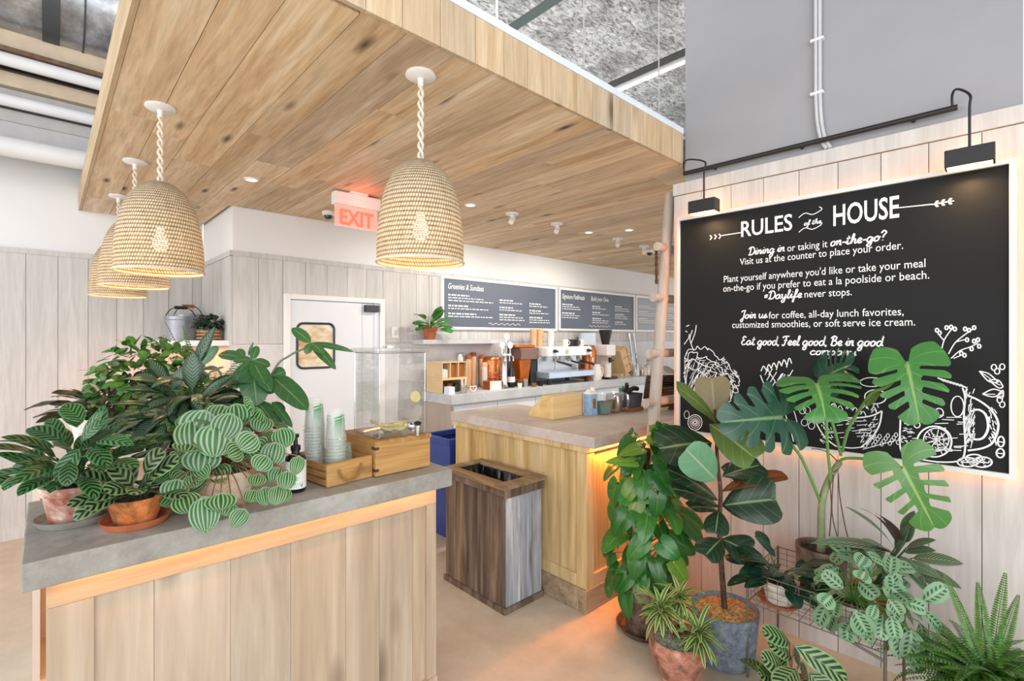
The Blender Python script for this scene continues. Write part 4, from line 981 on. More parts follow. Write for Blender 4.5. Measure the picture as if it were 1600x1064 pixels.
def cup_stack(cx, cy, nn, label, hcup=0.115, rb=0.028, rt=0.040, pitch=0.0125):
    """upside down cups stacked one over the other; every cup is a thing of its own"""
    g = 'clear printed cups stacked in the pine tray'
    zb = CT + 0.0115
    first = None
    for i in range(nn):
        z = zb + i * pitch
        lab = label[0] if i == nn - 1 else label[1]
        if first is None:
            c = thing('clear_cup', lab, 'cup', (cx, cy, z), label[2])
            b_ = BM(); lathe(b_, [(rt + 0.002, z), (rt + 0.002, z + 0.003), (rt, z + 0.004), (rb, z + hcup), (0, z + hcup)], (cx, cy), 24); obj('cup_wall', b_, m_cup, c, smooth=True)
            b_ = BM(); tube(b_, [(cx + (rt + 0.0015) * math.cos(a * math.pi / 14), cy + (rt + 0.0015) * math.sin(a * math.pi / 14), z + 0.0015) for a in range(29)], 0.0011, 4, cap=False); obj('cup_rim', b_, m_acre, c, smooth=True)
            b_ = BM()
            def on_cup(a, h): rr = rt + (rb - rt) * (h - 0.004) / (hcup - 0.004) + 0.0006; return Vector((cx + rr * math.cos(a), cy + rr * math.sin(a), z + h))
            for a0 in (-2.35, -0.6, 1.5):
                for hh, dh in ((0.078, 0.006), (0.062, 0.0025)):
                    for q in range(10):
                        a_, a2 = a0 + q * 0.1, a0 + q * 0.1 + 0.1; zs = lambda q_: 0.006 * (q_ / 10)
                        quad(b_, on_cup(a_, hh + zs(q)), on_cup(a2, hh + zs(q + 1)), on_cup(a2, hh + dh + zs(q + 1)), on_cup(a_, hh + dh + zs(q)))
                for q in range(7):
                    a_ = a0 + 0.1 + q * 0.11; quad(b_, on_cup(a_, 0.068 + q * 0.0005), on_cup(a_ + 0.07, 0.068 + q * 0.0005), on_cup(a_ + 0.07, 0.075 + q * 0.0005), on_cup(a_, 0.075 + q * 0.0005))
            obj('green_print', b_, m_cupgreen, c, recalc=False); first = c
        else:
            dup(first, (cx, cy, z), lab, rotz=i * 0.02)
c1 = TM @ Vector((0.05, 0.175, 0)); cup_stack(c1.x, c1.y, 16, ('topmost cup of the tallest clear stack at the back of the tray', 'clear cup nested in the tallest stack at the back of the tray', 'cups of the tallest clear stack'))
c2 = TM @ Vector((0.085, 0.082, 0)); cup_stack(c2.x, c2.y, 13, ('topmost cup of the middle clear stack in the tray', 'clear cup nested in the middle stack in the tray', 'cups of the middle clear stack'))
c3 = TM @ Vector((0.135, 0.055, 0)); c3 = TM @ Vector((0.148, 0.125, 0)); cup_stack(c3.x, c3.y, 2, ('upper cup of the low pair near the rope handle', 'lower cup of the low pair near the rope handle', 'low pair of clear cups'), hcup=0.10)

# ------------------------------------------------------------------ soap pump bottle
bx, by = 0.655, 1.835
pb = thing('pump_bottle', 'black pump bottle with white leaf printed label beside the tray', 'bottle', (bx, by, CT))
b = BM(); lathe(b, [(0, CT + 0.001), (0.032, CT + 0.001), (0.035, CT + 0.005), (0.035, CT + 0.118), (0.031, CT + 0.128), (0.014, CT + 0.136), (0.013, CT + 0.146), (0, CT + 0.146)], (bx, by), 28); obj('bottle_body', b, plain('smoked_black', '#1d1714', 0.12), pb, smooth=True)
b = BM(); lathe(b, [(0.0356, CT + 0.014), (0.0356, CT + 0.112)], (bx, by), 32); lb = obj('label', b, plain('label_paper', '#eef0ee', 0.5), pb, smooth='all', recalc=False)
b = BM()
camdir = math.atan2(-by, -bx)
def on_b(a, z): return Vector((bx + 0.0359 * math.cos(camdir + a), by + 0.0359 * math.sin(camdir + a), CT + z))
for i in range(26):
    a_, z_ = random.uniform(-0.9, 0.9), random.uniform(0.016, 0.03); s_ = random.uniform(0.05, 0.09)
    quad(b, on_b(a_, z_), on_b(a_ + s_, z_ + 0.003), on_b(a_ + s_ * 1.6, z_ + 0.008), on_b(a_ + s_ * 0.4, z_ + 0.006))
obj('leaf_print', b, m_cupgreen, lb, recalc=False)
b = BM()
for a_, w_, z_ in ((-0.3, 0.6, 0.052), (-0.2, 0.4, 0.045)):
    for q in range(6): quad(b, on_b(a_ + w_ * q / 6, z_), on_b(a_ + w_ * (q + 0.8) / 6, z_), on_b(a_ + w_ * (q + 0.8) / 6, z_ + 0.003), on_b(a_ + w_ * q / 6, z_ + 0.003))
obj('label_print', b, plain('label_grey', '#9aa09c', 0.6), lb, recalc=False)
b = BM(); lathe(b, [(0, CT + 0.146), (0.017, CT + 0.146), (0.017, CT + 0.163), (0.008, CT + 0.166), (0.006, CT + 0.19), (0.011, CT + 0.192), (0.012, CT + 0.204), (0, CT + 0.206)], (bx, by), 18)
tube(b, [(bx, by, CT + 0.199), (bx - 0.02, by - 0.022, CT + 0.199), (bx - 0.026, by - 0.03, CT + 0.19)], 0.005, 8); obj('pump', b, plain('gloss_black', '#0f0f10', 0.25), pb, smooth=True)

# ------------------------------------------------------------------ trash bin of weathered boards
tb = thing('wooden_trash_bin', 'square trash bin of weathered boards with open top before the bar', 'bin', (2.0, 2.32, 0))
TX0, TX1, TY0, TY1, TZ = 1.873, 2.17, 2.052, 2.615, 0.70
b = BM(); y = TY0 + 0.013
while y < TY1 - 1e-3:
    ye = min(y + random.uniform(0.1, 0.15), TY1); ye = TY1 if TY1 - ye < 0.04 else ye; box(b, TX0, TX0 + 0.012, y + 0.001, ye - 0.001, 0.035, TZ); y = ye
obj('brown_boards', b, m_barnwood, tb)
b = BM(); x = TX0 + 0.0125
while x < TX1 - 1e-3:
    xe = min(x + random.uniform(0.07, 0.11), TX1); xe = TX1 if TX1 - xe < 0.03 else xe; box(b, x + 0.001, xe - 0.001, TY0, TY0 + 0.012, 0.035, TZ); x = xe
obj('grey_boards', b, m_barngrey, tb)
b = BM(); box(b, TX1 - 0.012, TX1, TY0 + 0.0125, TY1, 0.035, TZ); box(b, TX0 + 0.0125, TX1 - 0.0125, TY1 - 0.012, TY1, 0.035, TZ); obj('back_boards', b, m_barnwood, tb)
b = BM(); box(b, TX0 - 0.012, TX1 + 0.008, TY0 - 0.012, TY0 + 0.012, 0, 0.034); box(b, TX0 - 0.012, TX0 + 0.012, TY0 + 0.013, TY1 + 0.008, 0, 0.034); box(b, TX1 - 0.012, TX1 + 0.008, TY0 + 0.013, TY1 + 0.008, 0, 0.034); obj('base_trim', b, m_barnwood, tb, bevel=0.002)
m_binrim = wood('worn_rim_boards', '#6d5941', '#94795a', '#b09673', 'Y', 0.8, var=0.2, streak=0.7, rough=0.7)
b = BM(); rw = 0.062
box(b, TX0 - 0.022, TX1 + 0.02, TY0 - 0.022, TY0 + rw, TZ, TZ + 0.022); box(b, TX0 - 0.022, TX1 + 0.02, TY1 - rw + 0.02, TY1 + 0.02, TZ, TZ + 0.022)
box(b, TX0 - 0.022, TX0 + rw - 0.01, TY0 + rw + 0.001, TY1 - rw + 0.019, TZ, TZ + 0.022); box(b, TX1 - rw + 0.01, TX1 + 0.02, TY0 + rw + 0.001, TY1 - rw + 0.019, TZ, TZ + 0.022)
obj('top_rim', b, m_binrim, tb, bevel=0.002)
b = BM(); box(b, TX0 - 0.014, TX1 + 0.012, TY0 - 0.014, TY0 - 0.0005, TZ - 0.05, TZ - 0.001); box(b, TX0 - 0.014, TX0 - 0.0005, TY0, TY1 + 0.01, TZ - 0.04, TZ - 0.001); obj('rim_skirt', b, m_barnwood, tb, bevel=0.001)
b = BM(); random.seed(11); gx, gy = 9, 14; vs = []
for i in range(gx + 1):
    vs.append([b.verts.new((TX0 + 0.05 + (TX1 - TX0 - 0.1) * i / gx, TY0 + 0.06 + (TY1 - TY0 - 0.11) * j / gy, TZ + 0.012 - (0.0 if i in (0, gx) or j in (0, gy) else 0.09 + random.uniform(-0.05, 0.03)))) for j in range(gy + 1)])
for i in range(gx):
    for j in range(gy): b.faces.new((vs[i][j], vs[i + 1][j], vs[i + 1][j + 1], vs[i][j + 1]))
obj('bin_liner', b, plain('black_bin_bag', '#0d0d0e', 0.22), tb, recalc=False)

# ------------------------------------------------------------------ service bar
br = thing('service_bar', 'L-shaped oak service bar with pale concrete top and lit end', 'bar', (2.8, 2.2, 0))
m_bartop = concrete('pale_concrete', '#a89e97', '#bfb5ad', '#d2cbc5', 0.5, 0.08, 3.0)
BX0, BY0, BY1 = 2.215, 1.745, 2.985
b = BM(); prism(b, [(2.20, 1.682), (5.2, 1.682), (5.2, 2.30), (2.86, 2.30), (2.86, 3.01), (2.20, 3.01)], 0.935, 1.0); obj('concrete_top', b, m_bartop, br, bevel=0.004)
b = BM(); box(b, 2.204, 5.2, 1.735, 2.29, 0.905, 0.9345); box(b, 2.204, 2.85, 2.2905, 3.0, 0.905, 0.9345); obj('under_trim', b, m_baroak, br)
b = BM(); y = BY0 + 0.075
while y < BY1 - 1e-3:
    ye = min(y + random.uniform(0.09, 0.16), BY1); box(b, BX0 + 0.012, BX0 + 0.03, y + 0.001, ye - 0.001, 0.13, 0.9045); y = ye
obj('left_boards', b, m_baroak, br)
b = BM(); box(b, BX0, BX0 + 0.07, BY0, BY0 + 0.074, 0.13, 0.9045); obj('corner_post', b, m_baroak, br, bevel=0.002)
b = BM(); box(b, BX0, BX0 + 0.02, BY0 + 0.0745, BY1, 0.131, 0.20); obj('bottom_rail', b, m_baroak, br)
b = BM(); x = BX0 + 0.0705
while x < 5.2 - 1e-3:
    xe = min(x + random.uniform(0.14, 0.2), 5.2); box(b, x + 0.0008, xe - 0.0008, BY0 + 0.018, BY0 + 0.034, 0.2, 0.9045); x = xe
obj('end_panel', b, m_baroak, br)
b = BM(); box(b, BX0 + 0.0705, 5.2, BY0, BY0 + 0.017, 0.131, 0.2); obj('end_rail', b, m_lightoak, br)
b = BM(); box(b, 2.2, 5.2, 1.738, BY0 + 0.05, 0, 0.13); box(b, 2.2, 2.26, BY0 + 0.0505, BY1, 0, 0.13); obj('plinth', b, m_plinth, br, bevel=0.003)
b = BM(); box(b, BX0 + 0.035, 5.2, BY0 + 0.04, 2.28, 0.13, 0.9); box(b, BX0 + 0.035, 2.84, 2.281, BY1 - 0.01, 0.13, 0.9); obj('carcass', b, m_white, br)
strip('bar_led', (2.26, 1.71, 0.933), (4.4, 1.71, 0.933), 0, 0.006, 24.0, (0, 0.22, -1), (1.0, 0.27, 0.045), parent=br)
# blue recycling bin behind the bar's left end
bb = thing('recycling_bin', 'blue plastic recycling bin behind the end of the bar', 'bin', (2.42, 3.22, 0))
m_blue = plain('blue_plastic', '#28418f', 0.35)
def tapered(bm, cx, cy, w0, d0, w1, d1, z0, z1):
    a = [bm.verts.new((cx + sx * w0 / 2, cy + sy * d0 / 2, z0)) for sx, sy in ((-1, -1), (1, -1), (1, 1), (-1, 1))]
    c = [bm.verts.new((cx + sx * w1 / 2, cy + sy * d1 / 2, z1)) for sx, sy in ((-1, -1), (1, -1), (1, 1), (-1, 1))]
    bm.faces.new(a[::-1])
    for i in range(4): bm.faces.new((a[i], a[(i + 1) % 4], c[(i + 1) % 4], c[i]))
b = BM(); tapered(b, 2.42, 3.22, 0.32, 0.26, 0.4, 0.34, 0.0, 0.77); obj('bin_body', b, m_blue, bb)
b = BM(); box(b, 2.205, 2.635, 3.04, 3.062, 0.735, 0.785); box(b, 2.205, 2.635, 3.378, 3.40, 0.735, 0.785); box(b, 2.205, 2.227, 3.062, 3.378, 0.735, 0.785); box(b, 2.613, 2.635, 3.062, 3.378, 0.735, 0.785); obj('bin_rim', b, m_blue, bb, bevel=0.006)
# ------------------------------------------------------------------ back counter along the menu wall
bk = thing('back_counter', 'long white back counter with thick grey top under the menu boards', 'counter', (5.5, 4.1, 0))
m_bktop = concrete('cool_concrete', '#a9adb2', '#c0c4c8', '#d3d6da', 0.45, 0.05, 4.0)
m_sidepan = wood('taupe_side_boards', '#a8998c', '#b5a699', '#bfb2a6', 'Z', 0.6, var=0.05, streak=0.2)
KX, KY = 2.826, 3.855
b = BM(); box(b, KX, 9.4, KY, YM - 0.013, 0.905, 1.0); obj('concrete_top', b, m_bktop, bk, bevel=0.003)
b = BM(); box(b, KX + 0.012, KX + 0.03, KY + 0.03, YM - 0.014, 0.0, 0.9045); obj('side_panel', b, m_sidepan, bk)
b = BM(); box(b, KX + 0.0305, 9.4, KY + 0.05, YM - 0.014, 0.0, 0.9045); obj('carcass', b, m_white, bk)
x = KX + 0.05; i = 0
while x < 6.4:
    b = BM(); box(b, x, x + 0.56, KY + 0.028, KY + 0.0495, 0.60, 0.885); d = obj('drawer', b, plain('drawer_white', '#e4e8ee', 0.4, var=0.01) if i == 0 else bpy.data.materials['drawer_white'], bk, bevel=0.002)
    b = BM(); hx = x + 0.2; tube(b, [(hx, KY + 0.027, 0.79), (hx, KY + 0.005, 0.79), (hx + 0.14, KY + 0.005, 0.79), (hx + 0.14, KY + 0.027, 0.79)], 0.006, 8); obj('handle', b, m_chrome, d)
    b = BM(); box(b, x, x + 0.56, KY + 0.028, KY + 0.0495, 0.08, 0.59); obj('cabinet_door', b, bpy.data.materials['drawer_white'], bk, bevel=0.002); x += 0.57; i += 1
G_Y = 4.39
m_kraft = plain('kraft_paper', '#e2b88e', 0.75, var=0.06, scale=30); m_kraftd = plain('dark_kraft', '#96592c', 0.7, var=0.1, scale=30); m_paperw = plain('white_paper_cup', '#ece6df', 0.6, var=0.02)
m_copper = plain('copper', '#c9743f', 0.28, metal=0.85, var=0.12, scale=9); m_amber = plain('amber_copper', '#c2651f', 0.22, metal=0.55, var=0.25, scale=6)
m_steel = plain('brushed_steel', '#c6c9cd', 0.28, metal=0.85, var=0.06, scale=4); m_dark = plain('dark_plastic', '#1f1e20', 0.4)
m_pale = plain('pale_pine', '#dcbf92', 0.55, var=0.05, scale=8)
# wooden cup sleeve and lid organiser
og = thing('organizer', 'pale wooden organiser with three slots, left end of the back counter', 'organizer', (2.95, 4.2, 1.0))
oX0, oX1, oY0, oY1 = 2.835, 3.145, 4.02, 4.30
b = BM()
for xx in (oX0, oX0 + 0.1, oX0 + 0.2, oX1 - 0.008): box(b, xx, xx + 0.008, oY0, oY1, 1.155, 1.30)
box(b, oX0, oX1, oY0, oY1, 1.301, 1.31); box(b, oX0, oX1, oY0, oY1, 1.13, 1.154); box(b, oX0, oX0 + 0.008, oY0, oY1, 1.002, 1.129); box(b, oX1 - 0.008, oX1, oY0, oY1, 1.002, 1.129)
obj('organizer_case', b, m_pale, og)
b = BM(); box(b, oX0 + 0.009, oX1 - 0.009, oY1 - 0.02, oY1 - 0.005, 1.002, 1.30); obj('back_board', b, m_kraftd, og)
for i, (mm, nm) in enumerate(((m_paperw, 'white paper sachets in the first slot of the pale organiser'), (m_copper, 'copper coloured packets in the middle slot of the pale organiser'), (m_copper, 'copper coloured packets in the right slot of the pale organiser'))):
    b = BM(); xa = oX0 + 0.014 + i * 0.1
    for k_ in range(3): box(b, xa + k_ * 0.026, xa + k_ * 0.026 + 0.022, oY0 + 0.03, oY0 + 0.2, 1.156, 1.156 + (0.09 if i == 0 else 0.135) - 0.006 * k_)
    tag(obj('packet_bundle' if False else 'packet', b, mm), nm, 'packets')
for i, (dx, mm, nm) in enumerate(((0.05, m_dark, 'dark jar under the pale organiser, nearest its left side'), (0.13, m_kraftd, 'brown jar under the middle of the pale organiser'), (0.22, m_dark, 'dark jar under the right slot of the pale organiser'))):
    b = BM(); lathe(b, [(0, 1.001), (0.032, 1.001), (0.034, 1.05), (0.028, 1.075), (0.03, 1.09), (0, 1.092)], (oX0 + dx + 0.01, oY0 + 0.08), 16); tag(obj('jar', b, mm, smooth=True), nm, 'jar')
b = BM(); lathe(b, [(0, 1.001), (0.03, 1.001), (0.035, 1.08), (0.033, 1.08), (0.028, 1.006), (0, 1.006)], (3.03, 3.93), 18); gl = tag(obj('glass_tumbler', b, m_acre, smooth=True), 'clear glass of stirrers in front of the pale organiser', 'glass')
for k_ in range(5):
    b = BM(); tube(b, [(3.03 + 0.008 * k_ - 0.016, 3.93, 1.01), (3.03 + 0.018 * k_ - 0.036, 3.925 + 0.01 * (k_ % 3), 1.15)], 0.0035, 5)
    tag(obj('stirrer', b, m_paperw), 'white stirrer standing in the clear glass by the organiser', 'stirrer', 'stirrers in the clear glass')
b = BM(); box(b, 2.83, 2.90, 3.90, 3.98, 1.001, 1.075); tag(obj('napkin_box', b, plain('bluish_white_card', '#dfe6f2', 0.6)), 'small white box at the front left corner of the back counter', 'box')
b = BM(); tube(b, [(3.13 + 0.045 * math.sin(t / 10 * 2 * math.pi) ** 3, 3.90, 1.012 + 0.035 * (0.81 * math.cos(t / 10 * 6.283) - 0.31 * math.cos(2 * t / 10 * 6.283) - 0.125 * math.cos(3 * t / 10 * 6.283)) + 0.03) for t in range(11)], 0.006, 8)
tag(obj('heart_ornament', b, m_paperw, smooth=True), 'small white heart shaped ring on the front edge of the back counter', 'ornament')
# stacks of take away cups
def cupstack(x, y, n_, mat, capmat, lab, grp, r=0.034, pitch=0.027, hc=0.10, z=1.001):
    first = None
    for i in range(n_):
        zz_ = z + i * pitch; top = i == n_ - 1
        if first is None:
            b_ = BM(); lathe(b_, [(0, zz_ + 0.004), (r * 0.72, zz_ + 0.004), (r * 0.97, zz_ + hc - 0.004), (r * 1.04, zz_ + hc - 0.003), (r * 1.04, zz_ + hc), (r * 0.94, zz_ + hc), (r * 0.7, zz_ + 0.008), (0, zz_ + 0.008)], (x, y), 18)
            first = tag(obj('paper_cup', b_, mat, smooth=True), lab, 'cup', grp); o = first; base = o.location.copy()
        else:
            o = first.copy(); C.objects.link(o); o.location = base + Vector((0, 0, i * pitch))
    if capmat:
        zt = z + (n_ - 1) * pitch + hc; b_ = BM(); lathe(b_, [(r * 1.0, zt + 0.001), (r * 1.0, zt + 0.03), (r * 0.8, zt + 0.045), (0, zt + 0.045)], (x, y), 18); tag(obj('cup_lid', b_, capmat, smooth=True), 'lid on top of the ' + grp, 'lid')
cupstack(3.30, 4.34, 10, m_paperw, m_steel, 'pale paper cup in the tall stack nearest the organiser', 'tall pale cup stack nearest the organiser')
cupstack(3.40, 4.32, 9, m_kraft, m_kraftd, 'kraft cup in the second stack from the organiser', 'second kraft cup stack from the organiser')
cupstack(3.485, 4.34, 10, m_kraft, m_kraftd, 'kraft cup in the third stack from the organiser', 'third kraft cup stack from the organiser')
cupstack(3.58, 4.30, 9, m_kraft, m_kraftd, 'kraft cup in the fourth stack from the organiser', 'fourth kraft cup stack from the organiser')
cupstack(3.53, 4.20, 6, m_paperw, m_kraft, 'white paper cup in the short stack before the kraft stacks', 'short white cup stack before the kraft ones')
# engraved copper drum, wooden box
cdm = thing('copper_drum', 'round copper drum with engraved band behind the small wooden box', 'canister', (3.79, 4.25, 1.0))
b = BM(); lathe(b, [(0, 1.001), (0.115, 1.001), (0.122, 1.02), (0.122, 1.30), (0.108, 1.33), (0.05, 1.345), (0, 1.345)], (3.68, 4.25), 32); obj('drum_body', b, m_copper, cdm, smooth=True)
b = BM(); rk = random.Random(4)
for k_ in range(90):
    a_ = math.radians(rk.uniform(180, 300)); z_ = rk.uniform(1.05, 1.29); s_ = rk.uniform(0.05, 0.16)
    f_ = lambda a, z: (3.68 + 0.1225 * math.cos(a), 4.25 + 0.1225 * math.sin(a), z)
    quad(b, f_(a_, z_), f_(a_ + s_, z_ + 0.004), f_(a_ + s_, z_ + 0.011), f_(a_, z_ + 0.006))
obj('engraving', b, plain('pale_rose_copper', '#f0c4b0', 0.5, var=0.1), cdm, recalc=False)
wb = thing('wooden_box', 'low copper brown box with white end in front of the copper drum', 'box', (3.55, 4.05, 1.0))
b = BM(); box(b, 3.42, 3.575, 3.98, 4.10, 1.001, 1.09); obj('box_body', b, m_copper, wb, bevel=0.003)
b = BM(); box(b, 3.4185, 3.5765, 3.972, 3.9795, 1.001, 1.09); obj('white_face', b, m_paperw, wb)
# tap tower with round handles
tt = thing('tap_tower', 'chrome drink tap tower with three round white handles', 'tap', (3.66, 4.0, 1.0))
tx_, ty_ = 3.64, 4.0
b = BM(); lathe(b, [(0, 1.001), (0.055, 1.001), (0.05, 1.015), (0.034, 1.05), (0.03, 1.28), (0.036, 1.34), (0.042, 1.36), (0.03, 1.385), (0, 1.39)], (tx_, ty_), 24); obj('column', b, m_chrome, tt, smooth=True)
b = BM(); tube(b, [(tx_ - 0.07, ty_ - 0.02, 1.36), (tx_ + 0.07, ty_ - 0.02, 1.36)], 0.022, 14); obj('manifold', b, m_chrome, tt, smooth=True)
for dx, z0_, z1_ in ((-0.055, 1.37, 1.44), (0.06, 1.37, 1.44), (0.005, 1.39, 1.535)):
    b = BM(); tube(b, [(tx_ + dx, ty_ - 0.03, z0_), (tx_ + dx, ty_ - 0.03, z1_)], 0.008, 8); st_ = obj('handle_stem', b, m_chrome, tt, smooth=True)
    b = BM(); lathe(b, [(0, 0), (0.036, 0), (0.038, 0.006), (0.036, 0.012), (0, 0.012)], (0, 0), 22); xform(b, Matrix.Translation((tx_ + dx, ty_ - 0.026, z1_ + 0.03)) @ Matrix.Rotation(math.radians(90), 4, 'X')); obj('round_handle', b, m_paperw, tt, smooth=True)
    b = BM(); tube(b, [(tx_ + dx, ty_ - 0.04, 1.355), (tx_ + dx, ty_ - 0.075, 1.35), (tx_ + dx, ty_ - 0.08, 1.30)], 0.009, 8); obj('spout', b, m_chrome, tt, smooth=True)
bo = thing('bottle', 'dark bottle with white label between tap tower and coffee grinder', 'bottle', (3.76, 4.02, 1.0))
b = BM(); lathe(b, [(0, 1.001), (0.042, 1.001), (0.042, 1.16), (0.016, 1.24), (0.015, 1.30), (0, 1.30)], (3.775, 4.03), 18); obj('bottle_body', b, plain('dark_green_glass', '#12211d', 0.1), bo, smooth=True)
b = BM(); lathe(b, [(0.0426, 1.06), (0.0426, 1.12)], (3.775, 4.03), 18); obj('label', b, m_paperw, bo, smooth='all', recalc=False)
for i, (x_, r_, h_, mm, nm) in enumerate(((3.90, 0.03, 0.09, m_steel, 'small steel pitcher before the amber coffee grinder'), (3.80, 0.028, 0.05, m_paperw, 'tiny white cup at the foot of the dark bottle'), (4.12, 0.035, 0.06, m_dark, 'small black pot before the espresso machine'), (4.0, 0.03, 0.045, m_kraftd, 'small brown bowl before the amber grinder'))):
    b = BM(); lathe(b, [(0, 1.001), (r_ * 0.8, 1.001), (r_, 1.001 + h_), (r_ * 0.9, 1.001 + h_), (r_ * 0.72, 1.006), (0, 1.006)], (x_, 3.93 - 0.01 * i), 16); tag(obj('pot', b, mm, smooth=True), nm, 'pot')
# amber coffee grinder
gr = thing('coffee_grinder', 'big amber and copper coffee grinder left of the espresso machine', 'grinder', (4.02, 4.08, 1.0))
b = BM(); box(b, 3.90, 4.19, 4.00, 4.24, 1.30, 1.44); obj('hopper_box', b, plain('smoky_rose_acrylic', '#7a5a50', 0.12, var=0.2), gr, bevel=0.01)
b = BM(); box(b, 3.84, 4.16, 4.03, 4.25, 1.441, 1.47); obj('hopper_lid', b, m_amber, gr, bevel=0.006)
b = BM(); tapered(b, 4.0, 4.11, 0.13, 0.12, 0.19, 0.15, 1.08, 1.31); obj('amber_chute', b, m_amber, gr)
b = BM(); box(b, 4.09, 4.19, 4.04, 4.24, 1.03, 1.30); obj('motor_body', b, m_dark, gr, bevel=0.008)
b = BM(); box(b, 3.88, 4.24, 4.0, 4.26, 1.001, 1.03); obj('grinder_base', b, m_dark, gr, bevel=0.006)
b = BM(); lathe(b, [(0, 1.031), (0.04, 1.031), (0.05, 1.07), (0, 1.08)], (3.95, 4.06), 18); obj('grounds_bowl', b, m_kraftd, gr, smooth=True)
# espresso machine
em = thing('espresso_machine', 'chrome espresso machine with white top panel and black portafilters', 'espresso machine', (4.65, 4.05, 1.0))
e0, e1, ey0, ey1 = 4.24, 5.06, 3.90, 4.32
b = BM(); box(b, e0, e1, ey0 + 0.02, ey1, 1.33, 1.445); obj('top_body', b, m_white, em, bevel=0.012)
b = BM(); box(b, e0 + 0.005, e1 - 0.005, ey0, ey0 + 0.019, 1.335, 1.435); obj('front_panel', b, plain('panel_white', '#f4f6f8', 0.25), em, bevel=0.005)
for xx in (e0 + 0.1, e1 - 0.09):
    b = BM(); tube(b, [(xx, ey0 - 0.001, 1.395), (xx, ey0 - 0.03, 1.395)], 0.02, 12); tube(b, [(xx - 0.035, ey0 - 0.03, 1.40), (xx + 0.035, ey0 - 0.03, 1.39)], 0.012, 10); obj('steam_knob', b, m_dark, em, smooth=True)
b = BM(); cyl_r = 0.028; lathe(b, [(0, 0), (0.028, 0), (0.03, 0.004), (0, 0.005)], (0, 0), 20); xform(b, Matrix.Translation((e0 + 0.33, ey0 - 0.001, 1.385)) @ Matrix.Rotation(math.radians(90), 4, 'X')); obj('badge', b, plain('badge_grey', '#b9bda8', 0.4), em, smooth=True)
b = BM(); box(b, e0 + 0.03, e1 - 0.03, ey0 + 0.2, ey1 - 0.01, 1.12, 1.33); obj('rear_body', b, m_steel, em)
b = BM(); box(b, e0 - 0.01, e1 + 0.02, ey0 - 0.03, ey1 - 0.0, 1.075, 1.15); obj('drip_tray', b, plain('bluish_steel', '#bfd0e2', 0.22, metal=0.5), em, bevel=0.008)
for xx in (e0 + 0.24, e0 + 0.5, e0 + 0.68):
    b = BM(); lathe(b, [(0, 1.331), (0.038, 1.331), (0.036, 1.28), (0.03, 1.262), (0, 1.262)], (xx, ey0 + 0.1), 18); gh = obj('group_head', b, m_chrome, em, smooth=True)
    b = BM(); tube(b, [(xx, ey0 + 0.07, 1.265), (xx + 0.03, ey0 - 0.02, 1.245), (xx + 0.075, ey0 - 0.09, 1.22)], [0.010, 0.014, 0.016], 10); obj('portafilter_handle', b, m_dark, gh, smooth=True)
b = BM(); tube(b, crom([(e0 + 0.08, ey0 + 0.02, 1.34), (e0 + 0.07, ey0 - 0.04, 1.30), (e0 + 0.08, ey0 - 0.03, 1.18)], 5), 0.006, 8); obj('steam_wand', b, m_chrome, em, smooth=True)
b = BM(); tube(b, crom([(e1 - 0.06, ey0 + 0.02, 1.34), (e1 - 0.04, ey0 - 0.04, 1.30), (e1 - 0.05, ey0 - 0.03, 1.18)], 5), 0.006, 8); obj('steam_wand', b, m_chrome, em, smooth=True)
for xx in (e0 + 0.06, e1 - 0.06):
    for yy in (ey0 + 0.04, ey1 - 0.06): b = BM(); lathe(b, [(0, 1.001), (0.03, 1.001), (0.022, 1.074), (0, 1.074)], (xx, yy), 14); obj('foot', b, m_dark, em, smooth=True)
# cups warming on the machine
ztop = 1.446
cupstack(4.30, 4.20, 4, m_kraft, None, 'kraft cup in the stack on the left end of the espresso machine', 'kraft cup stack atop the espresso machine, left end', 0.045, 0.03, 0.12, ztop)
cupstack(4.395, 4.18, 4, m_kraft, None, 'kraft cup in the second stack on the espresso machine', 'second kraft cup stack atop the espresso machine', 0.045, 0.03, 0.12, ztop)
cupstack(4.46, 4.06, 4, m_paperw, None, 'white cup in the first white stack on the espresso machine', 'first white cup stack atop the espresso machine', 0.042, 0.028, 0.11, ztop)
cupstack(4.56, 4.16, 4, m_paperw, None, 'white cup in the second white stack on the espresso machine', 'second white cup stack atop the espresso machine', 0.042, 0.028, 0.11, ztop)
for i, (dx, mm, nm) in enumerate(((0.42, m_paperw, 'white mug on the espresso machine, first after the cup stacks'), (0.52, m_dark, 'black mug on the espresso machine beside the white mug'), (0.62, m_dark, 'second black mug on the espresso machine'), (0.72, m_paperw, 'white mug at the right end of the espresso machine top'))):
    mg = thing('mug', nm, 'mug', (e0 + dx, 4.0, ztop)); b = BM(); lathe(b, [(0, ztop + 0.001), (0.034, ztop + 0.001), (0.037, ztop + 0.085), (0.032, ztop + 0.085), (0.03, ztop + 0.008), (0, ztop + 0.008)], (e0 + dx, 4.0), 18); obj('mug_body', b, mm, mg, smooth=True)
    b = BM(); tube(b, crom([(e0 + dx + 0.034, 3.99, ztop + 0.07), (e0 + dx + 0.062, 3.985, ztop + 0.06), (e0 + dx + 0.058, 3.985, ztop + 0.025), (e0 + dx + 0.034, 3.99, ztop + 0.018)], 4), 0.005, 8); obj('handle', b, mm, mg, smooth=True)
kt = thing('milk_jug', 'white rounded jug at the right front of the espresso machine', 'jug', (5.12, 3.90, 1.0))
b = BM(); lathe(b, [(0, 1.001), (0.055, 1.001), (0.068, 1.05), (0.066, 1.12), (0.048, 1.19), (0.05, 1.21), (0.044, 1.21), (0, 1.13)], (5.155, 3.90), 22); obj('jug_body', b, m_paperw, kt, smooth=True)
b = BM(); tube(b, crom([(5.205, 3.88, 1.18), (5.25, 3.87, 1.15), (5.24, 3.87, 1.07), (5.21, 3.88, 1.04)], 4), 0.008, 8); obj('handle', b, m_paperw, kt, smooth=True)
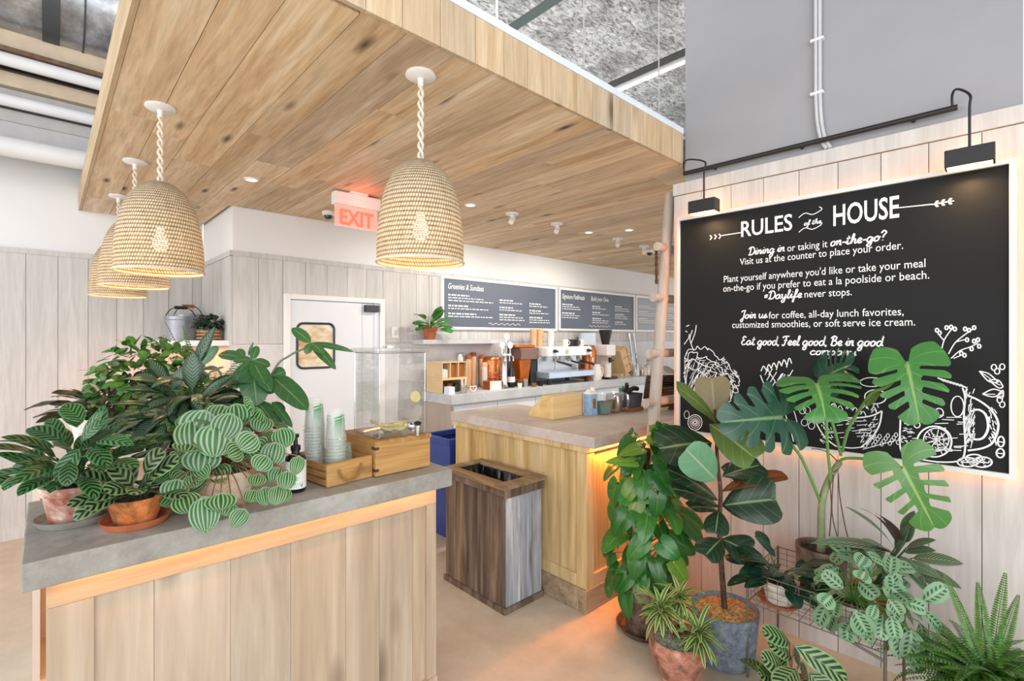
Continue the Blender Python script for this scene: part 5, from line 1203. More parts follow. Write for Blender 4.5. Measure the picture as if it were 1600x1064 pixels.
# tall steel and copper grinders behind
pn = thing('steel_splashback', 'upright steel sheet with orange glow behind the white coffee grinder', 'panel', (5.45, 4.33, 1.0))
b = BM(); box(b, 5.30, 5.66, 4.30, 4.315, 1.001, 1.62); obj('sheet', b, m_steel, pn)
b = BM(); lathe(b, [(0, 1.001), (0.115, 1.001), (0.12, 1.35), (0.09, 1.45), (0, 1.46)], (5.31, 4.165), 24); tag(obj('copper_urn', b, m_copper, smooth=True), 'round copper urn standing before the upright steel sheet', 'urn')
wg = thing('coffee_grinder', 'white electric coffee grinder with black hopper, right of the espresso machine', 'grinder', (5.55, 4.02, 1.0))
b = BM(); box(b, 5.50, 5.59, 3.98, 4.10, 1.03, 1.31); obj('column', b, m_white, wg, bevel=0.008)
b = BM(); box(b, 5.43, 5.62, 3.93, 4.12, 1.31, 1.46); obj('head', b, m_white, wg, bevel=0.012)
b = BM(); lathe(b, [(0, 1.461), (0.05, 1.461), (0.088, 1.64), (0.09, 1.66), (0, 1.66)], (5.525, 4.03), 22); obj('bean_hopper', b, m_dark, wg, smooth=True)
b = BM(); box(b, 5.42, 5.63, 3.90, 4.13, 1.001, 1.029); obj('grinder_base', b, m_dark, wg, bevel=0.006)
b = BM(); tube(b, [(5.52, 3.95, 1.29), (5.52, 3.95, 1.22)], 0.022, 12); tube(b, [(5.47, 3.93, 1.25), (5.57, 3.93, 1.25)], 0.01, 8); obj('dosing_fork', b, m_dark, wg, smooth=True)
b = BM(); lathe(b, [(0, 1.031), (0.048, 1.031), (0.05, 1.2), (0.045, 1.2), (0.04, 1.04), (0, 1.04)], (5.46, 3.935) if False else (5.445, 3.94), 18); tag(obj('steel_canister', b, m_paperw, smooth=True), 'white cylinder canister beside the white coffee grinder', 'canister')
# tilted jar rack, jars and bouquet farther along
rk_ = thing('jar_rack', 'tilted wooden rack of kraft packets beyond the white coffee grinder', 'rack', (6.05, 4.15, 1.0))
M = Matrix.Translation((6.08, 4.15, 1.17)) @ Matrix.Rotation(math.radians(-24), 4, 'Y')
b = BM(); box(b, -0.09, -0.075, -0.1, 0.1, -0.12, 0.25, M); box(b, 0.075, 0.09, -0.1, 0.1, -0.12, 0.25, M)
for z_ in (-0.12, 0.0, 0.12, 0.235): box(b, -0.0745, 0.0745, -0.1, 0.1, z_, z_ + 0.014, M)
obj('rack_frame', b, m_pale, rk_)
for z_, lab in ((-0.106, 'bottom shelf'), (0.014, 'middle shelf'), (0.134, 'top shelf')):
    b = BM(); box(b, -0.06, 0.06, -0.09, 0.06, z_ + 0.001, z_ + 0.09, M); tag(obj('packet', b, m_kraft), 'kraft packet on the ' + lab + ' of the tilted rack', 'packet')
b = BM(); box(b, 5.94, 6.02, 4.06, 4.24, 1.001, 1.04); box(b, 6.0, 6.16, 4.06, 4.24, 1.001, 1.035); obj('rack_foot', b, m_pale, rk_)
for i, (x_, y_, h_, w_) in enumerate(((6.22, 4.0, 0.16, 0.05), (6.36, 3.97, 0.14, 0.055), (6.50, 4.0, 0.16, 0.05), (6.42, 4.2, 0.3, 0.06))):
    j = thing('glass_jar', ('clear low jar just right of the tilted rack', 'clear low jar in the middle of three on the back counter', 'clear low jar at the right of three on the back counter', 'tall clear jar behind the three low jars')[i], 'jar', (x_, y_, 1.0))
    b = BM(); lathe(b, [(0, 1.001), (w_, 1.001), (w_ * 1.05, 1.0 + h_ * 0.6), (w_ * 0.7, 1.0 + h_), (0, 1.0 + h_)], (x_, y_), 18); obj('jar_glass', b, m_acre, j, smooth=True)
    b = BM(); lathe(b, [(0, 1.003), (w_ * 0.9, 1.003), (w_ * 0.95, 1.0 + h_ * 0.55), (0, 1.0 + h_ * 0.56)], (x_, y_), 16); obj('jar_contents', b, (m_paperw, m_kraft, m_paperw, m_steel)[i], j, smooth=True)
fl = thing('flower_bouquet', 'pale pink paper flowers in a jar near the wooden pole', 'flowers', (6.85, 4.15, 1.0))
b = BM(); lathe(b, [(0, 1.001), (0.07, 1.001), (0.08, 1.1), (0.06, 1.15), (0, 1.15)], (6.85, 4.15), 18); obj('vase', b, m_paperw, fl, smooth=True)
rb = random.Random(8); m_blush = plain('blush_petals', '#e6cdca', 0.8, var=0.15, scale=20)
for bx_, by_, bz_ in ((6.76, 4.10, 1.20), (6.85, 4.06, 1.25), (6.94, 4.12, 1.21), (6.80, 4.15, 1.29), (6.91, 4.08, 1.30)):
    b = BM()
    for k_ in range(14):
        q_ = Vector((rb.gauss(0, 1), rb.gauss(0, 1), rb.gauss(0.3, 1))).normalized(); leaf(b, Vector((bx_, by_, bz_)), q_, (rb.gauss(0, 1), -1, rb.gauss(0, 1)), 0.062, 0.055, 0.5, 0.5, bend=1.0, ns=5, nt=2)
    obj('blossom', b, m_blush, fl, recalc=False)
    b = BM(); tube(b, [(6.85, 4.14, 1.12), (bx_, by_, bz_)], 0.004, 5); obj('flower_stem', b, m_pale, fl)
# steel uprights with the shelf brackets right of the jars
for x_ in (6.62, 6.74):
    b = BM(); tube(b, [(x_, 4.30, 1.001), (x_ - 0.03, 4.36, 1.62)], 0.012, 8); tag(obj('steel_rod', b, m_chrome, smooth=True), 'thin chrome rod leaning on the boards, %s the other' % ('left of' if x_ < 6.7 else 'right of'), 'rod')

# ------------------------------------------------------------------ things on the service bar
rg = thing('register_box', 'pale plywood box with sloped side on the bar, hiding the till', 'box', (2.6, 2.33, 1.0))
b = BM(); prism(b, [(0.0, 0.0), (0.20, 0.0), (0.20, 0.165), (0.13, 0.165), (0.06, 0.165)], 0.0, 0.34)   # profile y-z, extruded along x
b = BM()
a0 = [(2.475, 2.235), (2.475, 2.46)]
pr = [(2.235, 1.001), (2.235, 1.158), (2.33, 1.158), (2.465, 1.03), (2.465, 1.001)]
L_ = [b.verts.new((2.475, y_, z_)) for y_, z_ in pr]; R_ = [b.verts.new((2.79, y_, z_)) for y_, z_ in pr]
b.faces.new(L_); b.faces.new(R_[::-1])
for i in range(5): b.faces.new((L_[i], R_[i], R_[(i + 1) % 5], L_[(i + 1) % 5]))
obj('box_shell', b, wood('blond_plywood', '#c9a56a', '#d9b980', '#e4c997', 'X', 0.6, var=0.08, streak=0.2), rg, bevel=0.002)
b = BM(); box(b, 2.786, 2.7905, 2.231, 2.2345, 1.002, 1.157); obj('dark_edge', b, m_kraftd, rg)
ct = thing('milk_carton', 'upright blue and white drink carton on the bar beside the plywood box', 'carton', (2.83, 2.2, 1.0))
b = BM(); box(b, 2.80, 2.87, 2.165, 2.235, 1.001, 1.15); obj('carton_body', b, plain('carton_blue', '#8fb4d6', 0.5, var=0.2, scale=30), ct)
b = BM(); v_ = [b.verts.new(p) for p in ((2.80, 2.165, 1.1505), (2.87, 2.165, 1.1505), (2.87, 2.235, 1.1505), (2.80, 2.235, 1.1505), (2.80, 2.20, 1.185), (2.87, 2.20, 1.185))]
for f in ((0, 1, 5, 4), (2, 3, 4, 5), (0, 4, 3), (1, 2, 5)): b.faces.new([v_[i] for i in f])
obj('carton_gable', b, m_paperw, ct)
b = BM(); lathe(b, [(0, 1.172), (0.017, 1.172), (0.017, 1.20), (0, 1.20)], (2.835, 2.18), 14); obj('cap', b, m_paperw, ct, smooth=True)
b = BM(); box(b, 2.8195, 2.8505, 2.1635, 2.1645, 1.05, 1.12); obj('carton_picture', b, m_kraftd, ct)
for i, (x_, y_, nm) in enumerate(((2.935, 2.16, 'square clear blender jug next to the drink carton'), (3.062, 2.16, 'square clear blender jug next to the dark tub'))):
    j = thing('blender_jug', nm, 'jug', (x_, y_, 1.0)); b = BM(); tapered(b, x_, y_, 0.085, 0.085, 0.11, 0.11, 1.001, 1.15); obj('jug_body', b, m_acre, j)
    b = BM(); tube(b, crom([(x_ + 0.045, y_ - 0.052, 1.14), (x_ + 0.052, y_ - 0.085, 1.13), (x_ + 0.05, y_ - 0.085, 1.04), (x_ + 0.04, y_ - 0.046, 1.03)], 4), 0.009, 8); obj('handle', b, m_acre, j, smooth=True)
    b = BM(); tapered(b, x_, y_, 0.07, 0.07, 0.09, 0.09, 1.004, 1.09); obj('drink', b, plain('smoothie_brown' if i else 'smoothie_green', '#a8794f' if i else '#7f9a86', 0.4), j)
tbx = thing('utensil_tub', 'dark grey tub of utensils with black scoop on the bar', 'tub', (3.27, 2.16, 1.0))
b = BM(); tapered(b, 3.235, 2.15, 0.15, 0.13, 0.17, 0.15, 1.03, 1.13); obj('tub', b, plain('slate_plastic', '#4d525a', 0.4), tbx)
b = BM(); box(b, 3.145, 3.325, 2.07, 2.23, 1.001, 1.029); obj('wood_base', b, m_kraftd, tbx, bevel=0.003)
b = BM(); tube(b, [(3.15, 2.11, 1.15), (3.25, 2.11, 1.17), (3.31, 2.12, 1.16)], 0.018, 10); tube(b, [(3.18, 2.12, 1.15), (3.14, 2.10, 1.21)], 0.014, 10); tag(obj('scoop', b, m_dark, smooth=True), 'black scoop lying across the dark grey utensil tub', 'scoop')
for i, (a_, h_) in enumerate(((3.195, 1.17), (3.235, 1.18), (3.275, 1.165))):
    b = BM(); lathe(b, [(0, 1.04), (0.018, 1.04), (0.019, h_), (0, h_)], (a_, 2.185), 14); tag(obj('tub_pot', b, plain('dull_green', '#5f7d6c', 0.5) if i == 0 else bpy.data.materials['dull_green'], smooth=True), 'dull green pot standing in the dark grey tub', 'pot', 'green pots in the utensil tub')
bs_ = thing('wicker_basket', 'dark wicker basket leaning on the bar behind the wooden pole', 'basket', (3.5, 2.05, 1.0))
m_wick = wood('dark_wicker', '#2f1f12', '#4f3722', '#6f5033', 'X', 3.0, var=0.3, streak=0.8, rough=0.8, bump=0.6)
M = Matrix.Translation((3.50, 1.98, 1.125)) @ Matrix.Rotation(math.radians(-18), 4, 'Z') @ Matrix.Rotation(math.radians(24), 4, 'X')
b = BM()
for k_ in range(9):
    z_ = -0.08 + k_ * 0.022; w_ = 0.13 + k_ * 0.004
    tube(b, [M @ Vector((x_, y_, z_)) for x_, y_ in rrect(-w_, w_, -0.09, 0.09, 0.02, 3)] + [M @ Vector((w_ - 0.02, -0.09, z_))], 0.0115, 6, cap=False)
obj('woven_side', b, m_wick, bs_, smooth=True)
b = BM(); box(b, -0.125, 0.125, -0.085, 0.085, -0.09, -0.075, M); obj('basket_floor', b, m_wick, bs_)
b = BM(); tapered(b, 3.48, 2.00, 0.2, 0.12, 0.22, 0.14, 1.001, 1.03); obj('support', b, m_baroak, bs_)
b = BM(); prism(b, [(3.34, 1.93), (3.55, 1.93), (3.55, 2.04), (3.34, 2.04)], 1.26, 1.264); xform(b, Matrix.Translation((3.52, 1.985, 1.29)) @ Matrix.Rotation(math.radians(20), 4, 'Y') @ Matrix.Translation((-3.44, -1.985, -1.245))); tag(obj('menu_card', b, m_paperw), 'white paper lying on the dark wicker basket', 'paper')

# ------------------------------------------------------------------ ladder of round poles beside the wall end
ld = thing('wooden_ladder', 'leaning ladder of round pale poles beside the end of the chalkboard wall', 'ladder', (2.65, 1.63, 0))
m_pole = wood('pale_round_pole', '#a89a8d', '#b9aca0', '#c7bbb0', 'Z', 0.8, var=0.05, streak=0.35)
LY = 1.615
pt, pb_ = at_y(1047, 303, LY), at_y(1019, 688, LY)
dirn = (pt - pb_).normalized(); foot = pb_ - dirn * ((pb_.z - 0.002) / dirn.z)
b = BM(); tube(b, [foot + (pt - foot) * t for t in (0, .3, .6, 1)], [0.040, 0.038, 0.035, 0.033], 18); obj('pole', b, m_pole, ld, smooth=True)
off = Vector((0.52, 0, 0)); b = BM(); tube(b, [foot + off, pt + off], 0.035, 18); obj('pole', b, m_pole, ld, smooth=True)
for v_, u_ in ((388, 1040), (466, 1034), (552, 1028), (628, 1022)):
    c = at_y(u_, v_, LY); b = BM(); tube(b, [c + Vector((-0.10, 0, 0)), c + Vector((0.60, 0, 0))], 0.027, 14); obj('rung', b, m_pole, ld, smooth=True)
for v_, dx, ln, nm in ((392, -0.055, 0.21, 'dark woven strap hanging from the top ladder rung, outside the pole'), (392, 0.065, 0.21, 'dark beaded strap hanging from the top ladder rung, between pole and wall')):
    c = at_y(1040, v_, LY); b = BM(); pts = [c + Vector((dx, 0.0, 0.03)), c + Vector((dx, 0.03, 0.0)), c + Vector((dx, 0.032, -0.06)), c + Vector((dx + 0.004, 0.034, -ln))]
    tube(b, crom([tuple(p) for p in pts], 6), [0.007 + 0.003 * (i % 2) for i in range(19)], 6); tag(obj('woven_strap', b, m_wick), nm, 'strap')

# ------------------------------------------------------------------ menu boards, shelf, plant on the shelf
m_menu = plain('slate_blue_board', '#5d6677', 0.45, var=0.05, scale=2); m_menu2 = plain('pale_grey_board', '#9da1a6', 0.45, var=0.05, scale=2); m_mframe = plain('menu_white_frame', '#f1f1f0', 0.4, var=0.01)
MM = Matrix(((1, 0, 0, 0), (0, 0, -1, 4.365 - 0.0032), (0, 1, 0, 0), (0, 0, 0, 1)))
def menu(x0, x1, z0, z1, label, heads, cols, mat, hp):
    t = thing('menu_board', label, 'menu', ((x0 + x1) / 2, 4.37, z0), None)
    b = BM(); f = 0.028
    for q in ((x0, x1, z1 - f, z1), (x0, x1, z0, z0 + f), (x0, x0 + f, z0 + f, z1 - f), (x1 - f, x1, z0 + f, z1 - f)): box(b, q[0], q[1], 4.35, YM - 0.0125, q[2], q[3])
    obj('frame', b, m_mframe, t)
    b = BM(); box(b, x0 + f, x1 - f, 4.365, YM - 0.013, z0 + f, z1 - f); obj('board', b, mat, t)
    b = BM(); rm = random.Random(len(label))
    for txt, hx, hw in heads: text_bm(b, txt, MM @ Matrix.Translation((x0 + hx, z1 - hp, 0)), width=hw, height=0.062, bold=0.012, shear=0.25)
    for cx_, cw, zt in cols:
        z = z1 - zt
        while z > z0 + 0.13:
            for r_ in range(rm.choice((2, 3, 3))):
                wd_ = cw * (rm.uniform(0.4, 0.6) if r_ == 0 else rm.uniform(0.75, 1.0)); x = 0; h_ = 0.016 if r_ == 0 else 0.0105
                while x < wd_:
                    l = rm.uniform(0.02, 0.07); ribbon(b, [(x0 + cx_ + x, z), (x0 + cx_ + min(x + l, wd_), z)], h_, MM); x += l + 0.013
                z -= 0.03
                if z < z0 + 0.1: break
            z -= 0.026
    x = 0.36 * (x1 - x0)
    ribbon(b, crom([(x0 + x + i * 0.03, z0 + 0.07 + 0.012 * math.sin(i * 2.1)) for i in range(18)], 3), 0.006, MM)
    obj('lettering', b, m_chalk, t, recalc=False)
menu(3.065, 4.905, 1.643, 2.217, 'widest menu board nearest the door, headed Greenies & Sundaes', [('Greenies & Sundaes', 0.09, 0.50)], [(0.09, 0.66, 0.2), (0.83, 0.42, 0.22), (1.33, 0.42, 0.24)], m_menu, 0.135)
menu(4.945, 6.735, 1.648, 2.22, 'middle slate menu board, headed Signature FlatBreads and Build your Own', [('Signature FlatBreads', 0.07, 0.48), ('Build your Own', 0.69, 0.42)], [(0.07, 0.45, 0.22), (0.72, 0.42, 0.22), (1.27, 0.40, 0.2)], m_menu, 0.14)
menu(6.77, 8.55, 1.65, 2.22, 'pale grey menu board, partly behind the wooden pole', [], [(0.09, 0.6, 0.16), (0.85, 0.6, 0.16)], m_menu2, 0.14)
b = BM(); box(b, 2.72, 3.82, 4.17, YM - 0.0125, 1.488, 1.532); tag(obj('wall_shelf', b, m_bktop, bevel=0.003), 'short grey concrete shelf under the first menu board', 'shelf')
# recess shelf with pails
b = BM(); box(b, 0.70, XR - 0.013, 4.43, YB - 0.025, 1.488, 1.53); tag(obj('recess_shelf', b, m_white, bevel=0.003), 'white corner shelf in the recess holding the pails', 'shelf')
light('shelf_led', 'AREA', (0.90, 4.9, 1.47), 5.5, (1.0, 0.22, 0.015), 0.25, 0.8)
m_zinc = plain('zinc', '#9ea3ad', 0.4, metal=0.55, var=0.15, scale=10)
for i, (x_, y_, h_, lab) in enumerate(((0.83, 4.97, 0.20, 'galvanised pail with wooden grip, front left on the recess shelf'), (0.935, 5.25, 0.23, 'taller galvanised pail behind on the recess shelf'))):
    p = thing('metal_pail', lab, 'pail', (x_, y_, 1.531)); zb = 1.531
    b = BM(); lathe(b, [(0, zb), (0.095, zb), (0.12, zb + h_), (0.123, zb + h_), (0.118, zb + h_ - 0.004), (0.09, zb + 0.01), (0, zb + 0.01)], (x_, y_), 26); obj('pail_body', b, m_zinc, p, smooth=True)
    b = BM(); tube(b, crom([(x_ - 0.118, y_, zb + h_ - 0.02), (x_ - 0.07, y_, zb + h_ + 0.06), (x_, y_, zb + h_ + 0.075), (x_ + 0.07, y_, zb + h_ + 0.06), (x_ + 0.118, y_, zb + h_ - 0.02)], 4), 0.004, 6); hd = obj('bail_handle', b, m_black, p, smooth=True)
    b = BM(); tube(b, [(x_ - 0.045, y_, zb + h_ + 0.075), (x_ + 0.045, y_, zb + h_ + 0.075)], 0.014, 10); obj('wooden_grip', b, m_kraftd if i else m_dark, hd, smooth=True)
    b = BM(); tube(b, [(x_ + 0.117 * math.cos(a * math.pi / 14), y_ + 0.117 * math.sin(a * math.pi / 14), zb + h_ - 0.03) for a in range(29)], 0.004, 6, cap=False); obj('band', b, m_zinc, p, smooth=True)
# ------------------------------------------------------------------ plant materials
m_terra = plain('terracotta', '#b3663f', 0.8, var=0.2, scale=14); m_saucer_g = plain('grey_saucer', '#8c8a80', 0.8, var=0.2, scale=14)
def aged(name, a, b_, c_, sc=8):
    n = NT(name); f = n.noise(n.coord(), sc, 7, 0.68, 0.25); n.col(n.ramp(f, [(0.38, lin(a)), (0.5, lin(b_)), (0.62, lin(c_))])); n.set(0.85); n.bump(f, 0.4, 0.004); return n.m
m_agedred = aged('lime_stained_terracotta', '#8b4a36', '#a98274', '#d8cbbd', 13); m_agedor = aged('mossy_terracotta', '#6d4a26', '#b0622c', '#c98049', 13); m_agedpale = aged('chalky_clay', '#a88a68', '#cbb497', '#ddd0bb', 14)
m_agedrose = aged('salted_terracotta', '#6b5142', '#a9705a', '#c79f90', 12); m_bluepot = aged('blue_grey_fibre', '#5d6877', '#75818f', '#8b95a0', 30); m_brownpot = aged('dark_brown_clay', '#43342b', '#6b5648', '#86705f', 12)
m_soil = aged('dark_soil', '#1d1510', '#33261c', '#4f3d2d', 40); m_bark = aged('bark_chips', '#7d5a32', '#b48c54', '#d8bd87', 70); m_gravel = aged('gravelly_soil', '#4e5145', '#7d8274', '#a6aa9a', 70); m_whitepot = aged('white_wash_pot', '#bdb4aa', '#d8d2ca', '#e8e4de', 10)
m_stemg = plain('green_stem', '#5f8a45', 0.55, var=0.12, scale=10); m_stembr = aged('brown_stem', '#33231a', '#4e3526', '#6b4c38', 30); m_stemred = plain('reddish_stem', '#8a5540', 0.6, var=0.15, scale=20); m_dstem = plain('dark_green_stem', '#2f4f2d', 0.5, var=0.1)
m_root = plain('aerial_root', '#5e3b2c', 0.8, var=0.15)
LM = dict(
 cal=leaf_mat('calathea_leaf', 'feather', '#5b9455', '#17391c', '#3b6c3a', n_=7, k_=0.34, back='#5a6f4f'),
 calz=leaf_mat('zebra_leaf', 'feather', '#93b873', '#152f1b', '#7fa564', n_=7, k_=0.34, back='#5a5a48'),
 cald=leaf_mat('dark_calathea_leaf', 'feather', '#8fab74', '#122a16', '#557a4c', n_=5, k_=0.34),
 pep=leaf_mat('melon_leaf', 'melon', '#a6c493', '#2a6a28', '#c5d3b5', rough=0.32, var=0.25, hue=0.05),
 agl=leaf_mat('silver_streaked_leaf', 'silver', '#173a1b', '#8aaa8c', '#4c7d54', n_=11, k_=0.34, rough=0.3, var=0.45),
 phi=leaf_mat('philodendron_leaf', 'plain', '#376b3a', '#84ae66', '#467c44', n_=5, rough=0.3, back='#6f8a52', var=0.3),
 ctn=leaf_mat('long_striped_leaf', 'feather', '#8aa884', '#27402d', '#a9bd92', n_=13, k_=0.42, back='#5b4a44'),
 str=leaf_mat('dark_cream_leaf', 'feather', '#3a4a33', '#20271c', '#8a7d5e', n_=10, k_=0.38, back='#d3bd9c', var=0.5),
 fit=leaf_mat('bright_small_leaf', 'plain', '#2f6b32', '#7fa850', '#5f9a3c', n_=5, var=0.9, hue=0.07),
 fern=leaf_mat('fern_leaf', 'plain', '#4f8a35', '#76aa4a', '#6da13f', n_=3, var=0.4, trans=0.3),
 pot=leaf_mat('pothos_leaf', 'plain', '#33742f', '#66a048', '#478838', n_=4, rough=0.22, var=0.45, back='#4f7a48'),
 poty=leaf_mat('young_pothos_leaf', 'plain', '#6a9a35', '#9fbe5a', '#86ae42', n_=4, rough=0.25),
 mon=leaf_mat('monstera_leaf', 'plain', '#4c8c44', '#a2c872', '#5a9a4c', n_=6, rough=0.24, var=0.08, back='#5f8f55'),
 mond=leaf_mat('dark_monstera_leaf', 'plain', '#1f5140', '#7fa873', '#2a6048', n_=6, rough=0.2, var=0.08, back='#4b7a50'),
 fig=leaf_mat('dark_fig_leaf', 'plain', '#233d28', '#8fa87a', '#2d4a30', n_=5, k_=0.27, rough=0.3, var=0.15, back='#54603f'),
 figb=leaf_mat('bright_fig_leaf', 'plain', '#7dba8a', '#c9e2b8', '#8bc394', n_=5, k_=0.27, rough=0.4, var=0.1),
 figo=leaf_mat('olive_fig_leaf', 'plain', '#627a3c', '#a9b878', '#73893f', n_=5, k_=0.27, rough=0.4, var=0.1),
 figt=leaf_mat('tan_fig_leaf', 'plain', '#8f8160', '#b5a584', '#9c8a68', n_=5, k_=0.27, rough=0.5, var=0.1),
 figr=leaf_mat('rusty_fig_leaf', 'plain', '#7a3a22', '#b06a48', '#8d4a2c', n_=5, k_=0.27, rough=0.45, var=0.1),
 mar=leaf_mat('prayer_leaf', 'blotch', '#8cb68a', '#254f30', '#bcd9b4', n_=6, k_=0.23, rough=0.45, var=0.35, back='#8fb39a'),
 lil=leaf_mat('dark_lily_leaf', 'plain', '#1c4030', '#4d7558', '#26523a', n_=7, rough=0.25, var=0.4),
 ind=leaf_mat('cream_edged_leaf', 'edge', '#5e9a3c', '#e3e6a0', rough=0.35, var=0.3),
 shelf=leaf_mat('shelf_plant_leaf', 'plain', '#4f9a45', '#8cc46c', '#5fae4e', n_=5, rough=0.25, var=0.4),
 suc=leaf_mat('dark_succulent_leaf', 'plain', '#173524', '#2f5a3a', '#22482e', n_=2, rough=0.4, var=0.5))
UP = Vector((0, 0, 1))
def pot(t, cx, cy, z, rb, rt, h, mat, soil=m_soil, rim=True, name='pot'):
    b = BM(); pr = [(0, z + 0.001), (rb, z + 0.001)]
    if rim: pr += [(rb + (rt - rb) * 0.72, z + h * 0.74), (rt, z + h * 0.76), (rt * 1.03, z + h), (rt * 0.92, z + h)]
    else: pr += [(rt, z + h * 0.97), (rt * 0.99, z + h), (rt * 0.92, z + h)]
    pr += [(rt * 0.88, z + h * 0.85), (0, z + h * 0.85)]
    lathe(b, pr, (cx, cy), 32); p = obj(name, b, mat, t, smooth=True)
    b = BM(); rs = random.Random(int(cx * 1000)); vs = []
    lathe(b, [(0, z + h * 0.89), (rt * 0.3, z + h * 0.9), (rt * 0.6, z + h * 0.885), (rt * 0.9, z + h * 0.87)], (cx, cy), 28)
    for v in b.verts: v.co.z += rs.uniform(-0.006, 0.006)
    obj('soil', b, soil, t, smooth=True); return p
def saucer(t, cx, cy, z, r, mat, h=0.02):
    b = BM(); lathe(b, [(0, z + 0.001), (r * 0.86, z + 0.001), (r, z + h), (r * 0.95, z + h), (r * 0.83, z + 0.006), (0, z + 0.006)], (cx, cy), 32); return obj('saucer', b, mat, t, smooth=True)
def rosette(fb, sb, c, n, L, Wd, el=(0.1, 1.1), reach=(0.05, 0.15), rnd=random, stem_r=0.0025, az=(0, 6.283), bend=(0.5, 1.0), start=0.02, cam=0.0, **k):
    """leaves on petioles from one crown: el = elevation of the petiole, reach = its length"""
    c = Vector(c)
    for i in range(n):
        a = rnd.uniform(*az); e = rnd.uniform(*el); R = rnd.uniform(*reach)
        d = Vector((math.cos(a) * math.cos(e), math.sin(a) * math.cos(e), math.sin(e)))
        b0 = c + Vector((math.cos(a), math.sin(a), 0)) * start * rnd.random(); b1 = b0 + d * R - UP * 0.12 * R
        if sb is not None: tube(sb, [b0, b0 + (d + UP * 0.35).normalized() * R * 0.55, b1], [stem_r * 1.2, stem_r, stem_r * 0.8], 5)
        d2 = (d * Vector((1, 1, 0.55)) + UP * rnd.uniform(-0.1, 0.15)).normalized()
        n_ = UP + Vector((rnd.uniform(-.35, .35), rnd.uniform(-.35, .35), 0)) + TOCAM(b1) * cam
        leaf(fb, b1, d2, n_, rnd.uniform(*L), rnd.uniform(*Wd), bend=rnd.uniform(*bend), **k)
def shell(fb, sb, c, rad, n, L, Wd, root, rnd=random, lo=-0.6, cam=0.5, bend=(0.3, 0.7), stem_r=0.002, **k):
    """leaves over an ellipsoid, facing out, tips hanging"""
    c = Vector(c); root = Vector(root)
    for i in range(n):
        z = rnd.uniform(lo, 1); a = rnd.uniform(0, 6.283); q = math.sqrt(1 - z * z) if abs(z) < 1 else 0
        o = Vector((q * math.cos(a), q * math.sin(a), z)); s = rnd.uniform(0.55, 1.0) ** 0.5
        p = c + Vector((o.x * rad[0], o.y * rad[1], o.z * rad[2])) * s
        if sb is not None: tube(sb, [root, root.lerp(p, 0.5) + UP * 0.03, p], stem_r, 5)
        d = (o * 0.75 + Vector((rnd.uniform(-.5, .5), rnd.uniform(-.5, .5), rnd.uniform(-0.9, 0.15)))).normalized()
        leaf(fb, p, d, o + UP * 0.5 + TOCAM(p) * cam, rnd.uniform(*L), rnd.uniform(*Wd), bend=rnd.uniform(*bend), **k)
def frond(fb, sb, p0, d, L, wd, n=26, droop=1.2, up=UP, lw=0.012):
    d = Vector(d).normalized(); lat = d.cross(up).normalized(); nn = lat.cross(d).normalized(); P = Vector(p0); pts = [P.copy()]
    for i in range(n):
        a = droop * (i / n) ** 1.3; dd = d * math.cos(a) - nn * math.sin(a); n2 = nn * math.cos(a) + d * math.sin(a); P = P + dd * (L / n); pts.append(P.copy())
        s = (i + 1) / n; w = wd * (math.sin(math.pi * min(1, s * 0.8 + 0.16)) ** 0.7) * (1 - s * 0.25)
        for sg in (1, -1): leaf(fb, P, lat * sg + dd * 0.35, n2, w, lw, a=0.35, b=0.7, bend=0.35, fold=0.1, ns=3, nt=1)
    if sb is not None: tube(sb, pts, [0.0018 * (1 - 0.6 * i / n) for i in range(n + 1)], 4)

# ------------------------------------------------------------------ left counter plants
rp = random.Random(21)
t = thing('calathea', 'striped calathea in lime-stained terracotta pot on grey saucer, counter left end', 'plant', (0.066, 1.99, CT))
saucer(t, 0.066, 1.99, CT, 0.098, m_saucer_g, 0.022); pot(t, 0.066, 1.99, CT + 0.008, 0.062, 0.082, 0.108, m_agedred)
fb, sb = BM(), BM()
rosette(fb, sb, (0.066, 1.99, CT + 0.11), 46, (0.10, 0.15), (0.045, 0.062), (0.45, 1.4), (0.05, 0.15), rp, az=(0, 6.283), a=0.7, b=0.85, cam=0.4, wave=0.012, fold=0.3, bend=(0.5, 1.2))
for q in (((75, 715, 1.46), (18, 728, 1.44), 20), ((90, 735, 1.42), (48, 758, 1.38), 36), ((85, 700, 1.48), (25, 686, 1.5), 16), ((100, 690, 1.46), (42, 668, 1.46), 30), ((125, 700, 1.42), (88, 755, 1.38), 30), ((150, 690, 1.44), (208, 694, 1.4), 26), ((130, 660, 1.5), (100, 632, 1.5), 34), ((120, 668, 1.5), (112, 640, 1.55), 30), ((140, 700, 1.42), (170, 730, 1.38), 30), ((110, 720, 1.4), (104, 760, 1.36), 26), ((125, 690, 1.44), (165, 655, 1.46), 22)):
    leafpx(fb, *q, face=0.5, bend=0.6, a=0.7, b=0.85, fold=0.3, wave=0.012, ns=10)
obj('stems', sb, m_dstem, t, smooth=True); obj('foliage', fb, LM['cal'], t, recalc=False)
t = thing('calathea', 'small dark striped calathea in mossy terracotta bowl on orange saucer', 'plant', (0.195, 1.838, CT))
saucer(t, 0.195, 1.838, CT, 0.088, m_terra, 0.022); pot(t, 0.195, 1.838, CT + 0.008, 0.052, 0.072, 0.075, m_agedor, rim=False)
fb, sb = BM(), BM()
rosette(fb, sb, (0.2, 1.85, CT + 0.07), 30, (0.07, 0.105), (0.05, 0.07), (0.2, 1.4), (0.03, 0.10), rp, a=0.6, b=0.65, cam=0.8, fold=0.25)
obj('stems', sb, m_dstem, t, smooth=True); obj('foliage', fb, LM['cald'], t, recalc=False)

